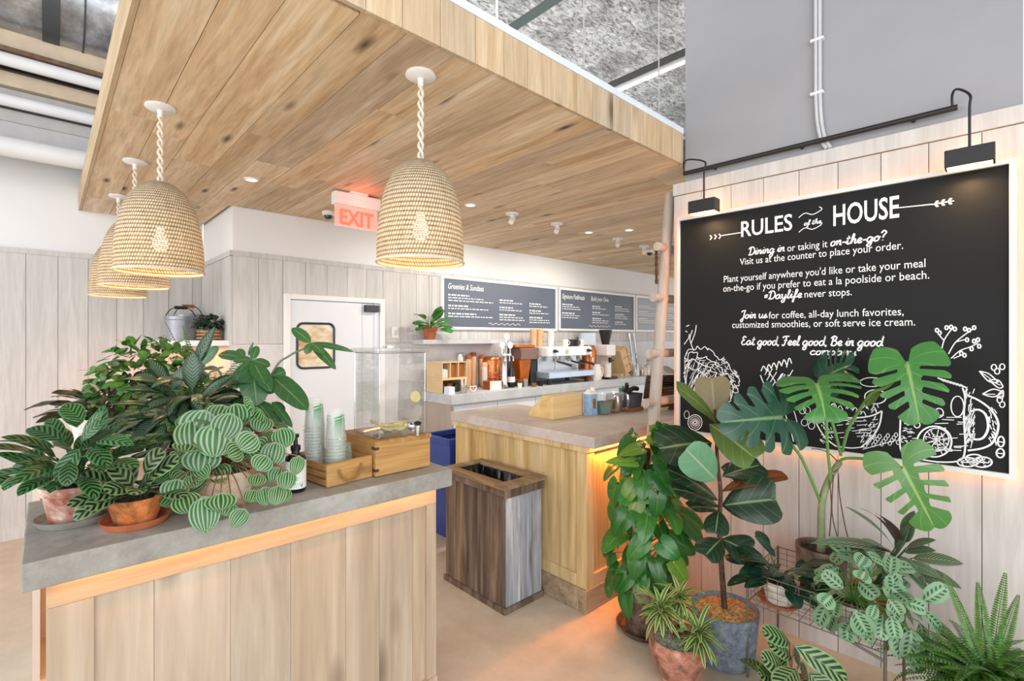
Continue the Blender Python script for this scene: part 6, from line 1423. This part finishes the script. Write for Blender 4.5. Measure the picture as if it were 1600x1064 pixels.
t = thing('peperomia', 'round-leaved watermelon striped peperomia trailing over the counter edge', 'plant', (0.442, 1.895, CT))
saucer(t, 0.442, 1.89, CT, 0.105, m_agedpale, 0.018); pot(t, 0.442, 1.89, CT + 0.008, 0.075, 0.098, 0.10, m_agedpale, rim=False)
fb, sb = BM(), BM()
kp = dict(a=0.46, b=0.66, fold=-0.3, slant=0.1, ns=10, nt=3)
root = Vector((0.442, 1.90, CT + 0.10))
for u0, v0, u1, v1, w, D in ((322, 640, 300, 690, 62, 1.62), (340, 660, 335, 715, 66, 1.6), (300, 655, 300, 705, 54, 1.6), (368, 630, 372, 668, 48, 1.68), (350, 632, 338, 660, 44, 1.7), (362, 645, 345, 688, 50, 1.62), (372, 665, 372, 700, 46, 1.66),
   (318, 700, 312, 738, 60, 1.58), (296, 690, 290, 706, 46, 1.58), (378, 700, 355, 712, 40, 1.58), (402, 680, 374, 702, 44, 1.58), (395, 660, 408, 640, 40, 1.7), (414, 650, 404, 675, 38, 1.7), (432, 690, 422, 730, 42, 1.62), (440, 668, 446, 700, 38, 1.66),
   (290, 738, 270, 752, 40, 1.55), (278, 748, 268, 782, 44, 1.52), (300, 742, 306, 762, 34, 1.55), (264, 775, 250, 790, 36, 1.5), (288, 770, 295, 802, 46, 1.48), (318, 775, 322, 833, 48, 1.46), (345, 770, 345, 798, 50, 1.48), (362, 785, 350, 806, 36, 1.48), (384, 795, 362, 824, 32, 1.46),
   (330, 780, 315, 790, 30, 1.5), (404, 740, 398, 760, 30, 1.55), (418, 712, 400, 735, 38, 1.57), (424, 735, 428, 752, 34, 1.58), (440, 730, 430, 756, 36, 1.58), (450, 735, 446, 765, 32, 1.56), (412, 760, 416, 790, 28, 1.54), (436, 758, 430, 790, 30, 1.54), (446, 762, 440, 786, 26, 1.55), (398, 765, 390, 785, 30, 1.53), (468, 712, 460, 742, 26, 1.6), (412, 705, 395, 690, 40, 1.62), (384, 640, 395, 628, 36, 1.7), (330, 648, 318, 640, 36, 1.72)):
    leafpx(fb, (u0, v0, D), (u1, v1, D - 0.03), w * 0.92, face=0.75, bend=0.5, **kp)
    p = at_d(u0, v0, D); tube(sb, crom([tuple(root), tuple(root.lerp(p, 0.5) + UP * 0.035), tuple(p)], 4), 0.002, 5)
shell(fb, sb, (0.44, 1.93, 1.17), (0.19, 0.11, 0.13), 44, (0.06, 0.085), (0.055, 0.075), root, rp, cam=0.5, **kp)
obj('stems', sb, m_stemred, t, smooth=True); obj('foliage', fb, LM['pep'], t, recalc=False)

t = thing('aglaonema', 'big dark plant with silvery streaked lance leaves behind the peperomia', 'plant', (0.385, 2.17, CT))
saucer(t, 0.385, 2.17, CT, 0.10, m_agedpale); pot(t, 0.385, 2.17, CT + 0.008, 0.07, 0.09, 0.09, m_agedpale, m_gravel)
fb, sb = BM(), BM()
for cx_, cy_, h_ in ((0.36, 2.16, 0.16), (0.40, 2.19, 0.2), (0.42, 2.15, 0.15), (0.35, 2.2, 0.08), (0.41, 2.2, 0.24)):
    tube(sb, [(cx_, cy_, CT + 0.08), (cx_, cy_, CT + 0.09 + h_)], 0.007, 8)
    rosette(fb, sb, (cx_, cy_, CT + 0.09 + h_), 15, (0.14, 0.20), (0.042, 0.06), (-0.1, 1.0), (0.03, 0.09), rp, a=0.75, b=1.0, cam=0.35, fold=0.35, bend=(0.5, 1.2), ns=10)
for q in (((305, 575, 1.85), (335, 470 + 40, 1.85), 20), ((300, 610, 1.8), (302, 548, 1.8), 30), ((315, 620, 1.8), (365, 585, 1.8), 24), ((268, 610, 1.8), (295, 570, 1.8), 24), ((250, 600, 1.8), (212, 585, 1.78), 30), ((262, 600, 1.84), (232, 560, 1.84), 26), ((265, 640, 1.75), (282, 668, 1.72), 22), ((250, 650, 1.76), (205, 690, 1.7), 30), ((258, 660, 1.75), (232, 715, 1.7), 26)):
    leafpx(fb, *q, face=0.5, bend=0.5, a=0.75, b=0.95, fold=0.3, ns=10)
obj('stems', sb, m_dstem, t, smooth=True); obj('foliage', fb, LM['agl'], t, recalc=False)

t = thing('philodendron', 'tall philodendron with lobed leaves on long stalks, reaching before the door', 'plant', (0.56, 2.17, CT))
pot(t, 0.56, 2.17, CT, 0.065, 0.085, 0.11, m_agedrose)
fb, sb = BM(), BM(); root = Vector((0.56, 2.17, CT + 0.10)); D = 1.95
def stalk(*pp, r=0.004): tube(sb, crom([tuple(root)] + [tuple(at_d(*p)) for p in pp], 6), r, 7)
kf = dict(bend=0.35, fold=0.2, ns=10)
def lobed(j, lobes):
    for (u1, v1, w, dd) in lobes: leafpx(fb, (j[0], j[1], j[2]), (u1, v1, j[2] + dd), w, face=0.6, a=0.55, b=0.75, wave=0.02, **kf)
stalk((425, 584, D), (452, 556, D), (485, 541, D)); lobed((486, 536, D), ((553, 549, 12, 0.05), (456, 512, 20, 0.0), (525, 577, 17, -0.05), (478, 553, 14, -0.02), (507, 553, 16, -0.05)))
stalk((398, 590, D), (393, 565, D)); lobed((394, 563, D - .02), ((401, 634, 46, -0.06), (364, 608, 26, -0.06), (424, 612, 26, -0.05), (364, 562, 16, 0), (422, 572, 18, 0), (402, 540, 14, 0.03), (378, 596, 22, -.05), (414, 600, 24, -.05)))
stalk((415, 600, D)); lobed((424, 588, D), ((481, 640, 38, -0.09), (446, 580, 24, 0.02), (420, 616, 26, -0.03), (462, 612, 30, -.02)))
stalk((420, 630, D)); lobed((425, 628, D - .05), ((457, 668, 15, -0.03), (444, 645, 18, 0), (440, 664, 12, -0.02)))
stalk((383, 565, D)); lobed((381, 560, D), ((341, 552, 22, 0.02), (372, 545, 14, 0)))
stalk((345, 585, D), (318, 575, D)); lobed((313, 570, D), ((341, 541, 20, 0.0),))
stalk((388, 560, D)); lobed((388, 556, D), ((396, 534, 5, 0.0),))
stalk((405, 640, D)); lobed((400, 625, D - .05), ((435, 670, 30, -.05), (412, 690, 26, -.05)))
stalk((350, 610, D)); lobed((352, 605, D), ((330, 640, 30, -.03), (372, 640, 30, -.05), (340, 590, 26, 0)))
obj('stalks', sb, plain('grey_green_stalk', '#5d6b50', 0.5, var=0.1), t, smooth=True); obj('foliage', fb, LM['phi'], t, recalc=False)

# ------------------------------------------------------------------ plants on the bench behind
BZ = 0.966
t = thing('stromanthe', 'dark plant with cream backed leaves at the far left of the back bench', 'plant', (0.20, 3.28, BZ))
pot(t, 0.20, 3.28, BZ, 0.09, 0.115, 0.19, m_whitepot)
fb, sb = BM(), BM(); rosette(fb, sb, (0.20, 3.22, BZ + 0.2), 80, (0.10, 0.145), (0.042, 0.06), (0.2, 1.35), (0.06, 0.17), rp, a=0.7, b=0.8, cam=0.2, wave=0.03)
obj('stems', sb, m_stembr, t, smooth=True); obj('foliage', fb, LM['str'], t, recalc=False)
t = thing('bushy_plant', 'bright green small-leaved bushy plant in the middle of the back bench', 'plant', (0.38, 3.25, BZ))
pot(t, 0.38, 3.25, BZ, 0.09, 0.115, 0.22, m_whitepot)
fb, sb = BM(), BM(); shell(fb, None, (0.42, 3.22, 1.28), (0.27, 0.19, 0.26), 620, (0.045, 0.08), (0.03, 0.048), (0.38, 3.25, BZ + 0.2), rp, lo=-0.8, cam=0.3, a=0.6, b=0.7, ns=5, nt=2)
obj('stems', sb, m_dstem, t, smooth=True); obj('foliage', fb, LM['fit'], t, recalc=False)
t = thing('fern', 'upright fern glowing orange behind it, right part of the back bench', 'plant', (0.68, 3.28, BZ))
pot(t, 0.68, 3.28, BZ, 0.08, 0.105, 0.17, m_brownpot)
fb, sb = BM(), BM(); c0 = Vector((0.68, 3.28, BZ + 0.15))
for k_ in range(34):
    a_ = rp.uniform(0, 6.283); e_ = rp.uniform(0.4, 1.3); frond(fb, sb, c0, (math.cos(a_) * math.cos(e_), math.sin(a_) * math.cos(e_), math.sin(e_)), rp.uniform(0.28, 0.45), 0.045, 22, rp.uniform(0.5, 1.3))
for u_, v_ in ((266, 503), (293, 512), (212, 548)):
    p1 = at_d(u_, v_, 2.75); frond(fb, sb, c0, (p1 - c0) + UP * 0.02, (p1 - c0).length * 1.02, 0.05, 34, 0.12)
obj('stems', sb, m_dstem, t, smooth=True); obj('foliage', fb, LM['fern'], t, recalc=False)

# small plants on the shelves
t = thing('potted_plant', 'leafy green plant in small terracotta pot on the grey wall shelf', 'plant', (2.86, 4.27, 1.532))
pot(t, 2.86, 4.27, 1.532, 0.05, 0.078, 0.125, m_terra); fb, sb = BM(), BM()
rosette(fb, sb, (2.86, 4.27, 1.64), 13, (0.16, 0.24), (0.08, 0.11), (0.5, 1.3), (0.05, 0.17), rp, az=(3.5, 5.9), a=0.65, b=0.75, cam=0.4, fold=0.3)
rosette(fb, sb, (2.86, 4.27, 1.64), 6, (0.14, 0.2), (0.08, 0.10), (0.1, 0.5), (0.05, 0.12), rp, az=(3.4, 6.0), a=0.65, b=0.75, cam=0.4, fold=0.3)
obj('stems', sb, m_stemg, t, smooth=True); obj('foliage', fb, LM['shelf'], t, recalc=False)
t = thing('potted_plant', 'dark leafy plant in banded wooden pot beside the pails on the recess shelf', 'plant', (0.985, 4.64, 1.531))
b = BM(); lathe(b, [(0, 1.532), (0.075, 1.532), (0.085, 1.62), (0.078, 1.62), (0.07, 1.6), (0, 1.6)], (0.965, 4.62), 24); obj('pot', b, m_brownpot, t, smooth=True)
for z_ in (1.548, 1.575, 1.602):
    b = BM(); tube(b, [(0.965 + 0.0835 * math.cos(a * math.pi / 14), 4.62 + 0.0835 * math.sin(a * math.pi / 14), z_) for a in range(29)], 0.006, 6, cap=False); obj('band', b, m_honey, t, smooth=True)
fb = BM(); shell(fb, None, (0.965, 4.62, 1.66), (0.09, 0.09, 0.055), 120, (0.035, 0.055), (0.03, 0.045), (0.965, 4.62, 1.6), rp, lo=-0.3, cam=0.2, a=0.5, b=0.5, ns=4, nt=1)
obj('foliage', fb, LM['suc'], t, recalc=False)

# ------------------------------------------------------------------ floor plants on the right
t = thing('pothos', 'tall pothos climbing a moss pole in dark pot beside the lit bar end', 'plant', (2.33, 1.44, 0))
saucer(t, 2.33, 1.44, 0, 0.155, m_brownpot, 0.03); pot(t, 2.33, 1.44, 0.008, 0.10, 0.13, 0.24, m_brownpot)
b = BM(); tube(b, [(2.33, 1.44, 0.2), (2.335, 1.445, 0.6), (2.33, 1.44, 0.96)], [0.03, 0.028, 0.024], 12); obj('moss_pole', b, m_stembr, t, smooth=True)
fb, sb = BM(), BM(); fy_ = BM(); rq = random.Random(33)
for i in range(104):
    z = 0.16 + 0.86 * (i / 104) + rq.uniform(-0.04, 0.04); a_ = rq.uniform(2.0, 6.4); o_ = Vector((math.cos(a_), math.sin(a_), 0))
    rr_ = rq.uniform(0.05, 0.16) * (0.7 + 0.6 * math.sin(min(1, z) * 3.0)); p0 = Vector((2.33, 1.44, z)) + o_ * 0.02; p = Vector((2.33, 1.44, z + 0.05)) + o_ * rr_
    tube(sb, [p0, p0.lerp(p, 0.5) + UP * 0.03, p], 0.0025, 5)
    d = (o_ * 0.5 + Vector((rq.uniform(-.4, .4), rq.uniform(-.4, .4), rq.uniform(-1.0, -0.1)))).normalized()
    yy = rq.random() < 0.09
    leaf(fy_ if yy else fb, p, d, o_ + UP * 0.35 + TOCAM(p) * 0.6, rq.uniform(0.10, 0.15), rq.uniform(0.09, 0.125), b=0.75, bend=rq.uniform(0.3, 0.8), fold=0.25, heart=0.25, slant=0.5, ns=10)
for q in (((990, 720, 2.5), (945, 722, 2.5), 26), ((1000, 700, 2.52), (965, 712, 2.5), 26)): leafpx(fy_, *q, face=0.5, b=0.9, bend=0.3, heart=0.25)
obj('stems', sb, m_stemg, t, smooth=True); obj('foliage', fb, LM['pot'], t, recalc=False); obj('young_leaves', fy_, LM['poty'], t, recalc=False)['label'] = 'yellow green young leaves'

t = thing('song_of_india', 'cream edged spiky plant in salted terracotta pot, nearest floor pot', 'plant', (2.09, 1.125, 0))
b = BM(); lathe(b, [(0, 0.001), (0.072, 0.001), (0.078, 0.02), (0.108, 0.09), (0.122, 0.125), (0.122, 0.14), (0.128, 0.145), (0.13, 0.195), (0.12, 0.2), (0.108, 0.185), (0, 0.18)], (2.09, 1.125), 36); obj('pot', b, m_agedrose, t, smooth=True)
b = BM(); lathe(b, [(0, 0.196), (0.05, 0.193), (0.112, 0.186)], (2.09, 1.125), 24); obj('soil', b, m_gravel, t, smooth=True)
fb, sb = BM(), BM(); rs_ = random.Random(5); root = Vector((2.09, 1.125, 0.19))
for u_, v_, D_, n_ in ((1032, 945, 2.22, 34), (1062, 930, 2.28, 34), (1092, 985, 2.18, 38)):
    c = at_d(u_, v_, D_); tube(sb, crom([tuple(root + Vector((0.01 * (u_ - 1062) / 20, 0, 0))), tuple(root.lerp(c, 0.5) + Vector((0, 0, 0.01))), tuple(c)], 5), 0.006, 8)
    for k_ in range(n_):
        a_ = k_ * 2.4; e_ = 1.25 - 1.5 * k_ / n_; d = Vector((math.cos(a_) * math.cos(e_), math.sin(a_) * math.cos(e_), math.sin(e_)))
        leaf(fb, c - UP * 0.05 * (k_ / n_), d, UP + d * 0.2, rs_.uniform(0.10, 0.15), 0.021, a=0.35, b=0.7, bend=rs_.uniform(0.6, 1.5), fold=0.5, ns=8, nt=2)
obj('stems', sb, m_stembr, t, smooth=True); obj('foliage', fb, LM['ind'], t, recalc=False)

t = thing('fiddle_leaf_fig', 'fiddle leaf fig with large dark leaves in blue grey pot', 'plant', (2.395, 1.045, 0))
b = BM(); pr = [(0, 0.001), (0.118, 0.001), (0.132, 0.02)] + [(0.132 + 0.02 * i / 12 + (0.0012 if i % 2 else 0), 0.02 + 0.225 * i / 12) for i in range(1, 13)] + [(0.153, 0.25), (0.145, 0.252), (0.138, 0.225), (0, 0.225)]
lathe(b, pr, (2.395, 1.045), 40); obj('pot', b, m_bluepot, t, smooth=True)
b = BM(); lathe(b, [(0, 0.243), (0.05, 0.241), (0.10, 0.238), (0.14, 0.232)], (2.395, 1.045), 28); obj('bark_mulch', b, m_bark, t, smooth=True)
D = 2.40; b = BM(); sp = [at_d(*q) for q in ((1129, 945, D), (1127, 880, D), (1124, 820, D), (1126, 770, D - .01), (1121, 720, D), (1118, 660, D), (1117, 640, D))]; sp[0] = Vector((2.395, 1.045, 0.235))
tube(b, crom([tuple(p) for p in sp], 4), [0.014 - 0.0085 * i / 24 for i in range(25)], 10); obj('trunk', b, m_stembr, t, smooth=True)
kg = dict(a=0.62, b=0.5, fold=0.25, wave=0.012, ns=12, nt=4, slant=0.5)
for (p0, p1, w, face, mm, bd) in (((1120, 659, D), (1058, 604, D - .12), 40, 0.5, 'figo', 0.3), ((1117, 656, D), (1112, 590, D + .06), 48, 0.6, 'figt', 0.2), ((1108, 662, D), (1180, 716, D - .16), 56, 0.6, 'figo', 0.35), ((1112, 692, D), (1031, 700, D - .14), 62, 0.75, 'fig', 0.4), ((1119, 750, D - .06), (1072, 702, D - .24), 52, 0.95, 'figb', 0.12),
        ((1122, 782, D), (1043, 732, D - .10), 38, 0.5, 'fig', 0.4), ((1124, 792, D), (1052, 762, D - .1), 40, 0.45, 'fig', 0.5), ((1124, 800, D), (1078, 792, D - .12), 30, 0.4, 'fig', 0.6), ((1123, 798, D), (1118, 833, D - .1), 34, 0.6, 'fig', 0.5), ((1127, 768, D), (1229, 741, D - .05), 34, 0.25, 'figr', 0.5), ((1127, 790, D), (1212, 780, D - .14), 66, 0.8, 'fig', 0.3),
        ((1128, 842, D), (1102, 868, D - .08), 40, 0.6, 'fig', 0.5), ((1128, 842, D), (1168, 862, D - .08), 44, 0.6, 'fig', 0.5), ((1128, 745, D), (1190, 726, D + .02), 42, 0.5, 'fig', 0.4), ((1126, 730, D + .02), (1160, 745, D + .05), 36, 0.6, 'fig', 0.4)):
    b = BM(); leafpx(b, p0, p1, w * 1.25, face=face, bend=bd, **kg); o = obj('leaf', b, LM[mm], t, recalc=False)
    if mm != 'fig': o['label'] = {'figo': 'olive green leaf', 'figt': 'tan backed upright leaf', 'figb': 'bright young leaf', 'figr': 'rusty red leaf'}[mm]

# ------------------------------------------------------------------ wire plant stand and its pots
m_wire = plain('rusty_wire', '#7a6a5e', 0.6, metal=0.3, var=0.2, scale=30); m_leg = plain('grey_steel_leg', '#6d675f', 0.5, metal=0.3, var=0.1)
WX0, WX1, WY0, WY1, WZ0, WZ1 = 2.335, 2.72, 0.405, 0.915, 0.345, 0.485
ws = thing('wire_plant_stand', 'wire mesh basket stand on thin legs under the chalkboard', 'plant stand', (2.53, 0.66, 0))
for xx, yy in ((WX0, WY0), (WX1, WY0), (WX0, WY1), (WX1, WY1)):
    b = BM(); tube(b, [(xx, yy, 0.001), (xx, yy, WZ1 + 0.005)], 0.006, 8); lg = obj('leg', b, m_leg, ws, smooth=True)
    if xx == WX0 and yy == WY0: b = BM(); tube(b, [(xx, yy + 0.004, WZ0 - 0.03), (xx, yy + 0.11, WZ0 - 0.004)], 0.005, 6); obj('brace', b, m_leg, ws)
b = BM(); nx, ny, nz = 9, 12, 5
def rod(p, q, r=0.0013): tube(b, [p, q], r, 4, cap=False)
for i in range(nx + 1):
    x = WX0 + (WX1 - WX0) * i / nx; rod((x, WY0, WZ0), (x, WY1, WZ0))
    for yy in (WY0, WY1): rod((x, yy, WZ0), (x, yy, WZ1))
for j in range(ny + 1):
    y = WY0 + (WY1 - WY0) * j / ny; rod((WX0, y, WZ0), (WX1, y, WZ0))
    for xx in (WX0, WX1): rod((xx, y, WZ0), (xx, y, WZ1))
for k_ in range(nz + 1):
    z = WZ0 + (WZ1 - WZ0) * k_ / nz; r_ = 0.0028 if k_ in (0, nz) else 0.0013
    for p, q in (((WX0, WY0), (WX1, WY0)), ((WX1, WY0), (WX1, WY1)), ((WX1, WY1), (WX0, WY1)), ((WX0, WY1), (WX0, WY0))): rod((*p, z), (*q, z), r_)
obj('wire_basket', b, m_wire, ws)
PZ = WZ0 + 0.003
t = thing('peace_lily', 'dark glossy leafy plant in white-washed pot, left end of the wire stand', 'plant', (2.43, 0.81, PZ))
saucer(t, 2.43, 0.81, PZ, 0.09, m_terra, 0.018); pot(t, 2.43, 0.81, PZ + 0.008, 0.055, 0.078, 0.10, m_whitepot); fb, sb = BM(), BM()
rosette(fb, sb, (2.43, 0.81, PZ + 0.1), 30, (0.11, 0.15), (0.055, 0.075), (0.15, 1.1), (0.05, 0.13), rp, a=0.6, b=0.85, cam=0.5, fold=0.3)
leafpx(fb, (1212, 870, 2.2), (1183, 836, 2.2), 14, face=0.5, a=0.6, b=0.8)
obj('stems', sb, m_dstem, t, smooth=True); obj('foliage', fb, LM['lil'], t, recalc=False)
t = thing('monstera', 'tall monstera with split leaves in front of the chalkboard', 'plant', (2.60, 0.69, PZ))
pot(t, 2.60, 0.69, PZ, 0.085, 0.105, 0.245, m_brownpot, rim=False)
st_ = BM(); Dm = 2.28
pts = [Vector((2.60, 0.69, PZ + 0.21))] + [at_d(*q) for q in ((1283, 830, Dm), (1284, 790, Dm), (1289, 765, Dm), (1300, 740, Dm), (1312, 722, Dm - .02))]
tube(st_, crom([tuple(p) for p in pts], 4), [0.018 - 0.005 * i / 20 for i in range(21)], 10); obj('stem', st_, plain('grey_green_stem', '#7f8a62', 0.65, var=0.25, scale=25), t, smooth=True)
def pet(*q, r=0.0065):
    b = BM(); tube(b, crom([tuple(at_d(*p)) for p in q], 5), r, 8); obj('petiole', b, m_stemg, t, smooth=True)
pet((1290, 765, Dm), (1297, 745, Dm - .02), (1293, 700, Dm - .05), (1291, 650, Dm - .08), (1290, 625, Dm - .1))
pet((1314, 712, Dm), (1305, 675, Dm), (1296, 645, Dm + .02), (1290, 610, Dm + .05))
pet((1316, 706, Dm), (1325, 672, Dm - .05), (1340, 645, Dm - .1), (1362, 615, Dm - .18), (1385, 605, Dm - .24), (1405, 585, Dm - .28), (1419, 565, Dm - .3))
pet((1308, 724, Dm), (1322, 716, Dm - .03), (1360, 718, Dm - .12), (1390, 726, Dm - .2), (1411, 731, Dm - .25))
pet((1282, 785, Dm), (1272, 760, Dm - .02), (1252, 715, Dm - .05), (1234, 690, Dm - .08), (1226, 655, Dm - .1))
SL = [(0.36, 0.008), (0.48, 0.014), (0.60, 0.018), (0.72, 0.018)]
km = dict(b=0.62, heart=0.34, slant=0.75, ns=60, nt=6, slits=SL, t0=0.4, wave=0.004)
def mleaf(p0, p1, w, mm, face=0.9, bend=0.3, fold=0.12, **k):
    q = dict(km); q.update(k); b = BM(); leafpx(b, p0, p1, w, face=face, bend=bend, fold=fold, **q); loose(b); obj('leaf', b, LM[mm], t, recalc=False)
mleaf((1418, 570, Dm - .3), (1437, 660, Dm - .36), 104, 'mon', up=(-0.3, 0, 1))
mleaf((1411, 731, Dm - .25), (1460, 824, Dm - .3), 108, 'mon', slits=[(0.30, 0.026), (0.43, 0.030), (0.56, 0.032), (0.69, 0.030)], t0=0.25)
mleaf((1222, 652, Dm - .1), (1126, 660, Dm - .16), 118, 'mond', slits=[(0.26, 0.012), (0.42, 0.014), (0.56, 0.014), (0.7, 0.012)], t0=0.5)
mleaf((1276, 600, Dm - .1), (1290, 655, Dm - .24), 118, 'mon', face=0.45, bend=0.9, fold=0.35)
mleaf((1298, 585, Dm + .05), (1330, 570, Dm - .02), 90, 'mond', face=0.55, bend=0.5, fold=0.3)
b = BM(); leafpx(b, (1352, 635, Dm - .15), (1375, 607, Dm - .2), 18, face=0.5, bend=0.3); obj('leaf', b, LM['figo'], t, recalc=False)
for q in (((1296, 750), (1299, 790), (1296, 838)), ((1302, 742), (1300, 800), (1308, 838)), ((1310, 740), (1312, 775), (1320, 820), (1325, 840)), ((1303, 738), (1312, 728), (1300, 712), (1285, 703), (1268, 701))):
    b = BM(); tube(b, crom([tuple(at_d(u_, v_, Dm - .02)) for u_, v_ in q], 6), 0.0024, 6); obj('aerial_root', b, m_root, t, smooth=True)
t = thing('prayer_plant', 'pale green prayer plant with dark blotched leaves spilling over the wire stand', 'plant', (2.43, 0.53, PZ))
pot(t, 2.43, 0.53, PZ, 0.06, 0.085, 0.12, m_whitepot); fb, sb = BM(), BM(); rr2 = random.Random(14); ctr = at_d(1350, 930, 2.0)
shell(fb, sb, ctr, (0.15, 0.20, 0.17), 62, (0.075, 0.105), (0.055, 0.075), (2.43, 0.53, PZ + 0.11), rr2, lo=-0.75, cam=0.9, a=0.45, b=0.5, fold=0.15, ns=8)
for q in (((1340, 885, 1.9), (1352, 868, 1.92), 26), ((1352, 893, 1.88), (1345, 905, 1.86), 28), ((1318, 920, 1.88), (1285, 893, 1.9), 24), ((1390, 900, 1.9), (1394, 868, 1.92), 24), ((1380, 905, 1.86), (1410, 935, 1.84), 34), ((1388, 935, 1.84), (1408, 962, 1.82), 26), ((1335, 955, 1.84), (1355, 990, 1.82), 36), ((1368, 945, 1.84), (1360, 965, 1.82), 18), ((1392, 962, 1.84), (1400, 998, 1.82), 24), ((1300, 930, 1.88), (1285, 945, 1.86), 28), ((1430, 935, 1.94), (1440, 962, 1.94), 20)):
    leafpx(fb, *q, face=0.9, a=0.45, b=0.5, bend=0.3, fold=0.12, ns=8)
obj('stems', sb, m_stemg, t, smooth=True); obj('foliage', fb, LM['mar'], t, recalc=False)
t = thing('ctenanthe', 'plant with long narrow grey striped leaves fanning right of the prayer plant', 'plant', (2.61, 0.50, PZ))
pot(t, 2.61, 0.50, PZ, 0.06, 0.08, 0.12, m_terra); fb, sb = BM(), BM(); root = Vector((2.61, 0.50, PZ + 0.12)); Dc = 2.08
for u0, v0, u1, v1, w in ((1398, 858, 1322, 789, 17), (1402, 850, 1344, 790, 15), (1408, 852, 1368, 798, 22), (1414, 848, 1402, 812, 24), (1395, 862, 1268, 846, 24), (1390, 872, 1300, 860, 22), (1416, 856, 1462, 843, 18), (1412, 862, 1462, 860, 20), (1425, 872, 1506, 880, 26), (1425, 884, 1503, 919, 22), (1420, 886, 1442, 915, 20), (1428, 895, 1496, 933, 18), (1405, 868, 1440, 905, 18), (1400, 860, 1420, 820, 16), (1395, 868, 1345, 842, 24), (1402, 872, 1380, 900, 22), (1412, 876, 1470, 902, 22), (1408, 880, 1455, 930, 20)):
    leafpx(fb, (u0, v0, Dc), (u1, v1, Dc - random.uniform(0.03, 0.2)), w, face=0.45, bend=0.5, a=0.65, b=0.9, fold=0.3, ns=10); p = at_d(u0, v0, Dc); tube(sb, [root, root.lerp(p, 0.6), p], 0.0025, 5)
obj('stems', sb, m_dstem, t, smooth=True); obj('foliage', fb, LM['ctn'], t, recalc=False)
t = thing('zebra_calathea', 'zebra striped calathea on the floor below the wire stand', 'plant', (2.10, 0.66, 0))
zx, zy = 2.09, 0.66
pot(t, zx, zy, 0, 0.08, 0.11, 0.17, m_terra); fb, sb = BM(), BM(); root = Vector((zx, zy, 0.16)); Dz = 1.92
for u0, v0, u1, v1, w, D_ in ((1234, 1004, 1191, 986, 32, Dz), (1238, 1030, 1200, 1004, 26, Dz), (1226, 1050, 1190, 1026, 36, Dz - .05), (1240, 1008, 1326, 1064, 38, Dz - .05), (1262, 1058, 1250, 1040, 22, Dz), (1215, 1064, 1186, 1052, 34, Dz - .05), (1245, 1045, 1215, 1075, 40, Dz - .1), (1262, 1050, 1300, 1090, 40, Dz - .1), (1250, 1035, 1240, 1018, 26, Dz + .05)):
    leafpx(fb, (u0, v0, D_), (u1, v1, D_ - .05), w, face=0.7, bend=0.35, a=0.6, b=0.6, fold=0.25, ns=10); p = at_d(u0, v0, D_); tube(sb, [root, root.lerp(p, 0.6) + UP * .02, p], 0.003, 5)
rosette(fb, sb, root, 10, (0.12, 0.16), (0.07, 0.09), (0.1, 0.7), (0.05, 0.1), rp, a=0.6, b=0.6, fold=0.25)
obj('stems', sb, m_stemred, t, smooth=True); obj('foliage', fb, LM['calz'], t, recalc=False)
t = thing('fern', 'large bushy fern in the lower right foreground by the wall', 'plant', (2.38, 0.12, 0))
b = BM(); lathe(b, [(0, 0.001), (0.10, 0.001), (0.14, 0.345), (0.13, 0.345), (0.12, 0.31), (0, 0.31)], (2.38, 0.12), 28); obj('pot', b, m_brownpot, t, smooth=True)
fb, sb = BM(), BM(); c0 = Vector((2.38, 0.12, 0.34)); rf = random.Random(77)
for k_ in range(270):
    a_ = rf.uniform(0, 6.283); e_ = rf.uniform(0.0, 1.15); frond(fb, sb, c0 + Vector((rf.uniform(-.06, .06), rf.uniform(-.06, .06), 0)), (math.cos(a_) * math.cos(e_), math.sin(a_) * math.cos(e_), math.sin(e_)), rf.uniform(0.16, 0.29), 0.026, 26, rf.uniform(0.7, 1.6), lw=0.0085)
for u_, v_, w_ in ((1488, 905, .05), (1568, 897, .05), (1530, 914, .05), (1588, 930, 0.05)):
    p1 = at_d(u_, v_, 1.85); frond(fb, sb, c0, (p1 - c0) + UP * 0.03, (p1 - c0).length * 1.03, 0.032, 44, 0.25, lw=0.009)
obj('stems', sb, m_dstem, t, smooth=True); obj('foliage', fb, LM['fern'], t, recalc=False)
